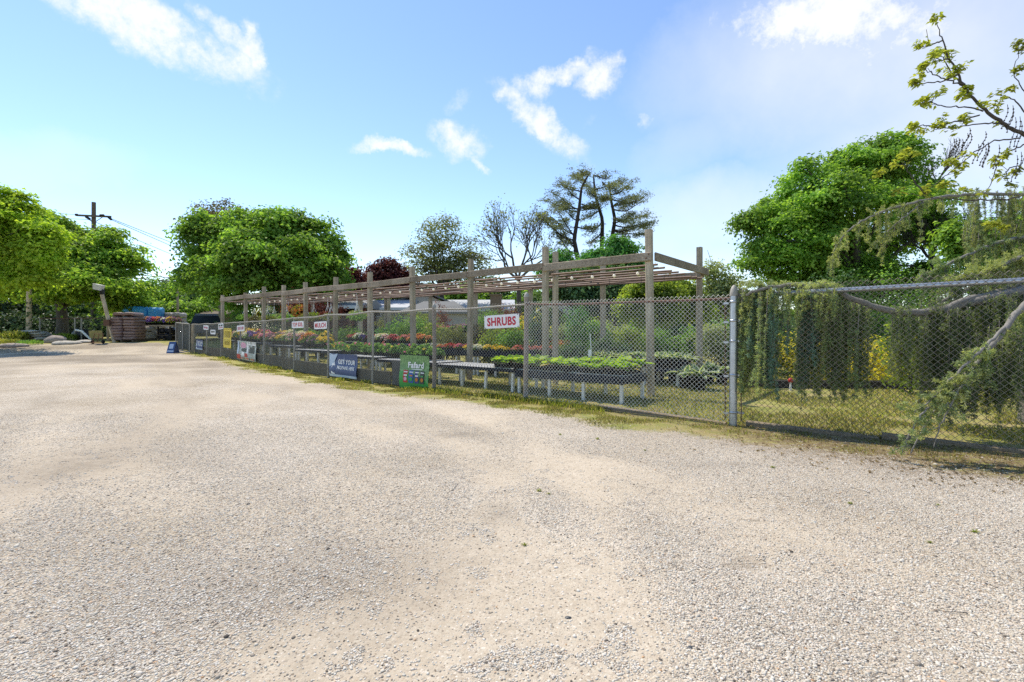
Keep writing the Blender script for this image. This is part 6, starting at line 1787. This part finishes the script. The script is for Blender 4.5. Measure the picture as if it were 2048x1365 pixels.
stack_pallet('tall pile of pinkish bags behind the gate', 334, 368, 629, 37, 6, M['bag_beige'], 'bag pallets in the left yard', 1.1)
stack_pallet('low pile of white bags between the gate and the fence', 370, 384, 660, 30.5, 3, M['bag_beige'], 'bag pallets in the left yard', .8)

# flower cart with pots
YC = 33.2
ca, cb = at(296, 652, YC), at(356, 652, YC)
ct_ = thing('flower_cart', gu(326, YC), 'long wheeled timber cart carrying violet and orange flowers', 'cart')
mb = MB(); beam(mb, ca, cb, .9, .10); mb.build('cart_top', M['wood_post'], ct_)
mb = MB(); z_ = float(gz(ca[0] + .5, YC)) + .32; beam(mb, (ca[0] + .2, YC, z_), (cb[0], YC, z_), .5, .07); mb.build('lower_shelf', M['wood_brown'], ct_)
for x_ in (ca[0] + .45, cb[0] - .3):
    for y_ in (-.35, .35):
        g_ = float(gz(x_, YC + y_)); mb = MB(); beam(mb, (x_, YC + y_, g_ + .2), (x_, YC + y_, ca[2]), .09, .09); mb.build('leg', M['bark_dark'], ct_)
        mb = MB(); lathe(mb, (0, 0, 0), [(.03, -.05), (.17, -.05), (.19, -.02), (.19, .02), (.17, .05), (.03, .05)], 14); v = mb.v[0]; mb.v[0] = np.stack([v[:, 0], v[:, 2], v[:, 1]], 1) + np.array([x_, YC + y_ * 1.2, g_ + .18]); mb.build('wheel', M['rubber'], ct_)
cn_ = ['orange', 'purple', 'purple', 'pink', 'orange', 'purple', 'white', 'purple', 'yellow', 'mauve']
fl = {}
for k in range(16):
    cc = cn_[k % len(cn_)] if k < 10 else ('orange', 'yellow', 'mauve', 'white', 'purple', 'mauve')[k - 10]
    x_ = ca[0] + .12 + (k % 10) * .20 if k < 10 else ca[0] + .3 + (k - 10) * .33; y_ = YC - .28 if k < 10 else YC + .15
    if cc not in fl: fl[cc] = [bedding(cc, 700 + len(cc), '', '', 'shrub', nf=34, fs=.09, h=.26, r=.2)]
    put(fl[cc], (x_, y_, ca[2] + .05), k, 1.25, f'{cc} flowers in a pot on the wheeled cart', f'{cc} flowers on the cart')

# leaning lamp post
lb0 = gu(229, 31.0); lt0 = at(204, 590, 31.0)
t = thing('lamp_post', lb0, 'leaning wooden lamp post with a square floodlight on top', 'lamp post')
mb = MB(); beam(mb, lb0 - np.array([0, 0, .1]), lt0, .19, .19, 0, .02); mb.build('post', M['wood_post'], t)
mb = MB(); box(mb, lt0 + np.array([0, 0, .18]), (.2, .2, .34), (1, .1)); mb.build('bracket', M['cable'], t)
mb = MB(); c_ = at(197, 575, 30.9); v = BOXV * np.array([.46, .26, .36]); v[BOXV[:, 2] > 0] *= np.array([1.25, 1.2, 1]); mb.add(v @ np.array([[.98, 0, -.2], [0, 1, 0], [.2, 0, .98]]) + c_, BOXF); mb.build('lamp_head', M['trim'], t)
mb = MB(); c_ = at(214, 646, 30.8); box(mb, c_, (.35, .14, .4), (1, .1)); mb.build('junction_box', M['rust'], t)
# lone thick pole with vines, utility pole, thin lamp pole
pb_ = gu(58, 33.0)
t = thing('wooden_pole', pb_, 'thick pale wooden pole wrapped with vines at the left', 'pole')
mb = MB(); tube(mb, [pb_ - np.array([0, 0, .2]), at(58, 600, 33), at(60, 520, 33)], [.17, .15, .14], 12); mb.build('pole', M['wood_post'], t)
mb = MB(); n = 500; h_ = rng.random(n) * 2.6; a_ = rng.random(n) * 6.28
leaves(mb, pb_ + np.stack([.2 * np.cos(a_), .2 * np.sin(a_), h_], 1) , np.stack([np.cos(a_), np.sin(a_), .3 + 0 * a_], 1), .12 * (rng.random(n) < .30) + .02, 0); mb.build('vine', LM['shrub_dark'], t)
YU = 46
ub = gu(187.5, YU); ut = at(187.5, 405, YU)
t = thing('utility_pole', ub, 'tall utility pole with one braced crossarm above the left maple', 'utility pole')
mb = MB(); tube(mb, [ub - np.array([0, 0, .2]), (ub + ut) / 2, ut], [.24, .2, .17], 12); mb.build('pole', M['wood_brown'], t)
mb = MB(); beam(mb, at(153, 431, YU - .25), at(222, 434, YU - .25), .14, .17); mb.build('crossarm', M['wood_brown'], t)
for u0, u1 in ((170, 184), (206, 191)):
    mb = MB(); beam(mb, at(u0, 434, YU - .2), at(u1, 444, YU - .2), .05, .05); mb.build('brace', M['wood_brown'], t)
INS = [(155, 430, 151, 430), (172, 434, 180, 439), (215, 433, 223, 440), (200, 431, 208, 431)]
for a_, b_, c_, d_ in INS:
    mb = MB(); p0, p1 = at(a_, b_, YU - .3), at(c_, d_, YU - .3); k = np.linspace(0, 1, 9); tube(mb, p0 + (p1 - p0) * k[:, None], .09 + .035 * (np.arange(9) % 2), 8); mb.build('insulator', M['cable'], t)
for k, (u0, v0, u1, v1, Y1, r_, lb) in enumerate(((151, 430, -300, 350, 38, .018, 'thin power line running left from the utility pole, upper one'), (180, 440, -300, 372, 37, .018, 'thin power line running left from the utility pole, lower one'), (223, 440, 560, 575, 120, .03, 'thin power line running right from the crossarm tip'), (208, 432, 560, 560, 125, .03, 'thin power line running right from the middle of the crossarm'), (180, 440, 560, 590, 125, .028, 'lowest thin power line running right from the crossarm'))):
    p0, p1 = at(u0, v0, YU - .3), at(u1, v1, Y1); k_ = np.linspace(0, 1, 20)
    pts = p0 + (p1 - p0) * k_[:, None]; pts[:, 2] -= np.sin(k_ * math.pi) * .5
    mb = MB(); tube(mb, pts, r_, 4); mb.build('power_line', M['cable'], label=lb, cat='power line', group='power lines at the left')
for v0, v1, r_, lb in ((541, 557, .05, 'thick black service cable above the thin lamp pole, upper one'), (546, 566, .06, 'thick black service cable above the thin lamp pole, lower one')):
    p0, p1 = at(60, v0 - 12, 50), at(560, v1 + 12, 62); k_ = np.linspace(0, 1, 20); pts = p0 + (p1 - p0) * k_[:, None]; pts[:, 2] -= np.sin(k_ * math.pi) * .25
    mb = MB(); tube(mb, pts, r_, 5); mb.build('power_line', M['cable'], label=lb, cat='power line', group='service cables at the left')
tb_ = gu(357, 39); tt_ = at(354, 553, 39)
t = thing('lamp_pole', tb_, 'thin grey lamp pole rising behind the flower cart', 'lamp post')
mb = MB(); tube(mb, [tb_, (tb_ + tt_) / 2, tt_], [.10, .09, .08], 8); mb.build('pole', M['wood_post'], t)
mb = MB(); tube(mb, [tt_, at(346, 552, 39)], .04, 6); rock(mb, at(345, 556, 39), (.26, .2, .2), 4, 0, .3); mb.build('lamp_head', M['cable'], t)

# low wire fence, stones, boulder, clumps along the bank
wf = thing('wire_fence', gu(160, 33.5), 'low wire fence with thin posts along the bank in front of the left maple', 'fence')
PU = [80, 150, 163, 216, 240]
for k, u in enumerate(PU):
    b0 = gu(u, 33.5); zt = H + (HZ - 637) / F * 33.5
    mb = MB(); tube(mb, [b0 - np.array([0, 0, .1]), (b0[0], b0[1], zt)], .05, 7); mb.build('post', M['steel_old'], wf)
mb = MB(); tube(mb, [at(u, 637, 33.5) for u in PU], .028, 6); mb.build('top_rail', M['rust'], wf)
a, b_ = gu(80, 33.5), gu(240, 33.5); zt = H + (HZ - 637) / F * 33.5
chain(MB(), a[:2], b_[:2], a[2], b_[2], zt - a[2], zt - b_[2], 0, .16, .005, 0).build('wire_mesh', M['wire_old'], wf)
pl = gu(216, 32.2); mb = MB(); beam(mb, pl, pl + np.array([-.02, 0, 1.35]), .2, .12); mb.build('wooden_post', M['wood_post'], label='short pale wooden post just left of the leaning lamp post', cat='post')
rg = np.random.default_rng(8)
k_ = 0
SL = [(44, 670, .9, .18), (58, 668, 1.0, .16), (72, 668, .9, .15), (50, 664, .8, .13), (66, 663, .8, .12), (80, 672, .7, .16), (83, 678, .6, .15), (60, 674, .9, .16)]
SLL = ['widest flat stone at the left of the slab pile', 'flat stone in the middle row of the slab pile', 'flat stone right of the middle of the slab pile', 'thin slab on the upper left of the slab pile', 'thin slab topmost on the slab pile', 'stone slab sliding off the right of the slab pile', 'lowest stone at the right foot of the slab pile', 'flat stone at the front of the slab pile']
for (u, v, w_, h_), lb in zip(SL, SLL):
    c_ = at(u, v, 32.5 + rg.normal(0, .15)); c_[2] = max(c_[2], float(gz(c_[0], c_[1])) + .05)
    mb = MB(); rock(mb, c_, (w_ * .5, .45, h_ * .75), int(u), 0, .45); mb.build('stone_slab', M['stone'], label=lb, cat='stone', group='flat stones piled below the wooden pole')
mb = MB(); g_ = gu(62, 33.2); rock(mb, g_ + np.array([0, .2, .2]), (1.5, .9, .55), 77, 0, .3); mb.build('rock', M['boulder'], label='dark rock mound under the slab pile', cat='rock')
for u, v, w_, h_, mt, lb in ((111, 682, .62, .36, 'boulder', 'pinkish boulder on the bank in front of the maple trunk'), (124, 685, .5, .16, 'stone', 'flat pale stone touching the pinkish boulder'), (146, 684, .45, .13, 'stone', 'flat pale stone between two wire fence posts'), (134, 683, .4, .12, 'stone', 'small flat stone in the edging right of the boulder'), (171, 682, .5, .14, 'stone', 'pale stone beside the hand truck'), (25, 690, .8, .16, 'boulder', 'low grey stone at the left end of the bank')):
    c_ = gp(u, v + 4); mb = MB(); rock(mb, c_ + np.array([0, 0, h_ * .35]), (w_, .45, h_), int(u * 3), 0, .3); mb.build('boulder' if mt == 'boulder' else 'edging_stone', M[mt], label=lb, cat='stone')
c_ = gu(172, 33.0); mb = MB(); tube(mb, [c_ + np.array([-.7, 0, .7]), c_ + np.array([-.2, -.1, .62]), c_ + np.array([.25, -.15, .25]), c_ + np.array([.5, -.15, .05])], .07, 8); mb.build('bent_pipe', M['pvc'], label='bent white pipe lying behind the wire fence', cat='pipe')
c_ = gu(165, 33.9); mb = MB(); rock(mb, c_ + np.array([0, 0, .35]), (.75, .4, .42), 9, 0, .25); mb.build('dark_bag', M['bag_dark'], label='slumped black bag behind the wire fence', cat='bag')
c_ = gu(192, 32.8); mb = MB(); box(mb, c_ + np.array([0, 0, .4]), (.9, .06, .55), (1, 0), 0, .15); mb.build('board', M['hay'], label='yellow board leaning behind the rusty hand truck', cat='board')
c_ = gp(194, 688)
t = thing('hand_truck', c_, 'rusty hand truck frame standing on the bank', 'hand truck')
mb = MB()
for x_ in (-.28, 0, .28): tube(mb, [c_ + np.array([x_, 0, .1]), c_ + np.array([x_, .15, .62])], .022, 6)
for z_ in (.12, .36, .62): tube(mb, [c_ + np.array([-.28, .15 * z_ / .62, z_]), c_ + np.array([.28, .15 * z_ / .62, z_])], .022, 6)
box(mb, c_ + np.array([0, -.12, .06]), (.7, .3, .04)); mb.build('frame', M['hand_truck'], t)
for x_ in (-.33, .33):
    mb = MB(); lathe(mb, (0, 0, 0), [(.03, -.03), (.11, -.03), (.12, 0), (.11, .03), (.03, .03)], 12); v = mb.v[0]; mb.v[0] = np.stack([v[:, 2], v[:, 0], v[:, 1]], 1) + c_ + np.array([x_, .06, .12]); mb.build('wheel', M['rubber'], t)
for u, v, w_, h_, lf, lb in ((30, 684, 1.6, .8, 'grass', 'grassy clump left of the slab pile'), (130, 681, 1.5, .55, 'lime', 'bright leafy clump right of the boulder'), (60, 690, 1.4, .35, 'shrub', 'low green clump below the slab pile'), (10, 690, 1.5, .45, 'grass', 'grass clump at the far left end of the bank')):
    c_ = gp(u, v); t = thing('plant_clump', c_, lb, 'plant', 'plants on the left bank'); n = 420
    a_ = rng.random(n) * 6.28; r_ = rng.random(n) ** .5 * w_ * .5
    b0 = c_ + np.stack([r_ * np.cos(a_), r_ * np.sin(a_) * .7, h_ * (.25 + .6 * rng.random(n)) * (1 - (r_ / w_) ** 2)], 1)
    leaves(MB(), b0, rng.normal(size=(n, 3)) + np.array([0, -.5, .5]), h_ * (.3 + .3 * rng.random(n)), 0, .22, .05, rng, np.stack([np.cos(a_) * .6, np.sin(a_) * .6, np.ones(n)], 1)).build('leaves', LM[lf], t)

# ---------------------------------------------------------------- houses behind the nursery
def house(label, Y, u0, u1, vridge, veave, dep, roofm, wallm, hip=0.0, wall_out=.35, open_front=None, fascia=True, gable_front=False, windows=()):
    x0, x1 = at(u0, 0, Y)[0], at(u1, 0, Y)[0]; ze = H + (HZ - veave) / F * Y; zr = H + (HZ - vridge) / F * (Y + (dep / 2 if not gable_front else 0))
    gx_ = (x0 + x1) / 2; g_ = float(gz(gx_, Y))
    t = thing('house', (gx_, Y, g_), label, 'house')
    mb = MB()
    xa, xb, ya, yb = x0 + wall_out, x1 - wall_out, Y + wall_out, Y + dep - wall_out
    if open_front:
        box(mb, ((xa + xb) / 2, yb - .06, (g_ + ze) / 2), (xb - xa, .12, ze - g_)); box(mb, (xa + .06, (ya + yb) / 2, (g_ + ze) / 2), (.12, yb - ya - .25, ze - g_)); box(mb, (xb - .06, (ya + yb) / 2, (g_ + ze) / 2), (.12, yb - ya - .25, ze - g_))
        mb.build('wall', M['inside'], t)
        for x_ in open_front:
            m2 = MB(); xx = at(x_, 0, Y)[0]; beam(m2, (xx, ya, g_), (xx, ya, ze), .16, .16); m2.build('post', M['wood_brown'], t)
    else:
        box(mb, ((xa + xb) / 2, (ya + yb) / 2, (g_ + ze) / 2 - .01), (xb - xa, yb - ya, ze - g_))
        if gable_front: mb.add([(xa, ya, ze - .02), (xb, ya, ze - .02), ((xa + xb) / 2, ya, zr - .12), (xa, yb, ze - .02), (xb, yb, ze - .02), ((xa + xb) / 2, yb, zr - .12)], [[0, 1, 2], [5, 4, 3]])
        mb.build('wall', M[wallm], t)
    rm = MB(); th = .14
    if gable_front:
        xm = (x0 + x1) / 2
        for sg, xe in ((-1, x0), (1, x1)):
            v = [(xe, Y - .2, ze), (xm, Y - .2, zr), (xm, Y + dep, zr), (xe, Y + dep, ze)]
            v2 = [(a, b__, c + th) for a, b__, c in v]
            rm.add(v + v2, np.array([[0, 1, 2, 3], [7, 6, 5, 4], [0, 4, 5, 1], [2, 6, 7, 3], [3, 7, 4, 0]]))
    else:
        ym = Y + dep / 2; hx = hip * (x1 - x0) / 2
        top = [(x0 + hx, ym, zr), (x1 - hx, ym, zr)]
        bot = [(x0, Y, ze), (x1, Y, ze), (x1, Y + dep, ze), (x0, Y + dep, ze)]
        low_ = [(a, b__, c - th) for a, b__, c in bot]
        rm.add(bot + top + low_, [[0, 1, 5, 4], [2, 3, 4, 5], [1, 2, 5], [3, 0, 4], [6, 7, 1, 0], [7, 8, 2, 1], [8, 9, 3, 2], [9, 6, 0, 3], [9, 8, 7, 6]])
    rf = rm.build('roof', M[roofm], t)
    if fascia and not gable_front:
        m2 = MB(); beam(m2, (x0, Y - .04, ze - .12), (x1, Y - .04, ze - .12), .05, .22); m2.build('fascia', M['trim'], rf)
    for ua, ub_, va, vb in windows:
        m2 = MB(); p0, p1 = at(ua, va, ya), at(ub_, vb, ya); c_ = (p0 + p1) / 2; c_[1] = ya - .02
        box(m2, c_, (abs(p1[0] - p0[0]) + .16, .05, abs(p1[2] - p0[2]) + .16)); wo = m2.build('window', M['trim'], t)
        m2 = MB(); box(m2, c_ + np.array([0, -.03, 0]), (abs(p1[0] - p0[0]), .03, abs(p1[2] - p0[2]))); m2.build('pane', M['car_glass'], wo)
    return t


house('low open-fronted shed with pale grey roof and dark interior', 32, 640, 726, 600, 611, 6, 'roof_grey', 'inside', 0.0, .35, [676, 712])
house('low grey house with a pale roof between the shed and the hipped roof', 36, 728, 815, 600, 615, 7, 'roof_pale', 'wall_grey', .0, .4, None, True, False, [(752, 761, 622, 632)])
house('cream gabled house behind the red-leaved tree', 40, 792, 900, 583, 606, 9, 'roof_dark', 'siding', gable_front=True)
house('house with wide dark hipped roof in front of the cream gable', 33, 795, 940, 603, 624, 5, 'roof_dark', 'wall_grey', .55, fascia=False)
hp_ = house('long pale grey roofed house behind the hipped roof', 42, 880, 1030, 600, 618, 8, 'roof_pale', 'wall_grey')
m2 = MB(); c0_, c1_ = at(992, 592, 41), at(992, 625, 41); box(m2, (c0_ + c1_) / 2, (.95, .8, c0_[2] - c1_[2])); box(m2, c0_ + np.array([0, 0, .05]), (1.1, .95, .12)); m2.build('chimney', M['brick'], hp_)
house('low brown-roofed shed behind the parked car', 44, 395, 455, 618, 628, 5, 'wood_brown', 'wood_brown', fascia=False)
# greenhouse hoops
t = thing('hoop_house', gu(1112, 22), 'bare white hoops of a small greenhouse behind the pergola', 'greenhouse')
for k in range(5):
    a_ = np.linspace(0, math.pi, 15); xc = at(1112, 0, 22)[0]; mb = MB()
    tube(mb, np.stack([xc + 1.25 * np.cos(a_), 22 + k * .9 + 0 * a_, 1.35 + 1.35 * np.sin(a_)], 1), .022, 5)
    tube(mb, [(xc - 1.25, 22 + k * .9, 0), (xc - 1.25, 22 + k * .9, 1.36)], .022, 5); tube(mb, [(xc + 1.25, 22 + k * .9, 0), (xc + 1.25, 22 + k * .9, 1.36)], .022, 5); mb.build('hoop', M['hoop'], t)
for a_ in (math.pi / 2, math.pi / 4, 3 * math.pi / 4):
    mb = MB(); tube(mb, [(xc + 1.25 * math.cos(a_), 22, 1.35 + 1.35 * math.sin(a_)), (xc + 1.25 * math.cos(a_), 25.6, 1.35 + 1.35 * math.sin(a_))], .018, 5); mb.build('ridge_pipe', M['hoop'], t)


# parked cars, side view outline given thickness
def car(label, u, Y, head, sc=1.0, zoff=0.0):
    c = gu(u, Y); c[2] += zoff
    t = thing('parked_car', c, label, 'car', 'cars parked behind the nursery')
    hx = np.array([math.cos(head), math.sin(head), 0]); hy = np.array([-hx[1], hx[0], 0])
    body = [(-2.3, .35), (-2.3, .95), (-2.15, 1.05), (-1.0, 1.08), (1.0, 1.05), (2.0, .92), (2.3, .75), (2.32, .35)]
    cab = [(-2.1, 1.05), (-1.85, 1.52), (-1.5, 1.66), (.1, 1.68), (.55, 1.58), (1.25, 1.05)]
    def ext(poly, w0, w1, name, mat, parent, zlo=0):
        p = np.array(poly); n = len(p); zz_ = (p[:, 1] - p[:, 1].min()) / np.ptp(p[:, 1]); wd = w0 + (w1 - w0) * zz_
        L_ = c + hx * p[:, :1] * sc - hy * wd[:, None] * sc + np.array([0, 0, 1.]) * p[:, 1:] * sc; R_ = c + hx * p[:, :1] * sc + hy * wd[:, None] * sc + np.array([0, 0, 1.]) * p[:, 1:] * sc
        mb = MB(); mb.add(np.concatenate([L_, R_]), [list(range(n)), list(range(n, 2 * n))[::-1]] + [[k, n + k, n + (k + 1) % n, (k + 1) % n] for k in range(n)])
        return mb.build(name, mat, parent)
    ext(body, .88, .86, 'body', M['car_paint'], t); cb_ = ext(cab, .84, .62, 'cabin', M['car_paint'], t)
    gl = [(-1.75, 1.12), (-1.62, 1.5), (.15, 1.53), (.95, 1.12)]; ext(gl, .845, .70, 'side_windows', M['car_glass'], t)
    for x_ in (-1.45, 1.45):
        for s_ in (-1, 1):
            mb = MB(); lathe(mb, (0, 0, 0), [(.05, -.1), (.3, -.1), (.34, -.06), (.34, .06), (.3, .1), (.05, .1)], 16); v = mb.v[0] * sc
            w0 = c + hx * x_ * sc + hy * s_ * .8 * sc + np.array([0, 0, .34 * sc]); mb.v[0] = w0 + v[:, :1] * hx + v[:, 1:2] * np.array([0, 0, 1.]) + v[:, 2:] * hy; mb.build('wheel', M['rubber'], t)


car('dark blue car parked behind the fence at the left, roof showing', 413, 34, 2.137, 1.0, .1)
car('dark car parked behind the shrubs near the greenhouse hoops', 1192, 24, .25, 1.0, .5 * 0)

# ---------------------------------------------------------------- weeds and debris on the lot
rg = np.random.default_rng(31)
wd = None
for k, (u, v) in enumerate(((1078, 986), (1098, 992), (1050, 1093), (1875, 1015), (1195, 880), (1290, 902), (1545, 938), (1860, 1090), (1700, 1010), (1950, 1068), (1120, 872))):
    c_ = gp(u, v); c_[2] = float(ground_z(c_[0], c_[1])[0])
    if wd is None:
        mb = MB(); n = 16
        for q in range(n): broad_leaf(mb, (rg.normal(0, .012), rg.normal(0, .012), 0), q * 2.4, R(15 + 40 * rg.random()), .035 + .03 * rg.random(), .014, 0)
        wd = mb.build('weed', LM['grass'], label='small green weed growing in the gravel', cat='weed', group='weeds in the gravel'); o = wd
        wd.data.transform(__import__('mathutils').Matrix.Translation(wd.location)); ORG[wd.name] = np.zeros(3)
    else:
        o = wd.copy(); COL.objects.link(o)
    place(o, c_, rg.random() * 6.28, .3 + .5 * rg.random())
for u, v, r_, lb in ((1380, 1306, .022, 'flat dark chip of stone lying in the gravel at the bottom'), (1136, 1242, .016, 'dark chip of stone left of the larger dark chip'), (1415, 1282, .013, 'small dark stone above the larger dark chip'), (882, 1018, .02, 'dark bottle cap shaped stone in the middle of the lot')):
    c_ = gp(u, v); mb = MB(); rock(mb, c_ + np.array([0, 0, .006]), (r_ * .9, r_ * .6, r_ * .35), int(u), 0, .4); mb.build('dark_stone', M['dark_plastic'], label=lb, cat='stone')

tw = None
for k, (u, v, L) in enumerate(((1500, 1046, .14), (1900, 1230, .16), (1180, 845, .3), (1720, 985, .16), (905, 985, .16))):
    c_ = gp(u, v); z_ = float(ground_z(c_[0], c_[1])[0]) + .006; a_ = rg.random() * 3.14
    q = np.linspace(-.5, .5, 6) * L
    pts = np.stack([c_[0] + q * math.cos(a_) + rg.normal(0, .006, 6), c_[1] + q * math.sin(a_) + rg.normal(0, .006, 6), z_ + .004 * rg.random(6)], 1)
    mb = MB(); tube(mb, pts, np.linspace(.0022, .001, 6), 5); mb.build('twig', M['bark'], label='thin dry twig lying on the gravel', cat='twig', group='twigs on the gravel')
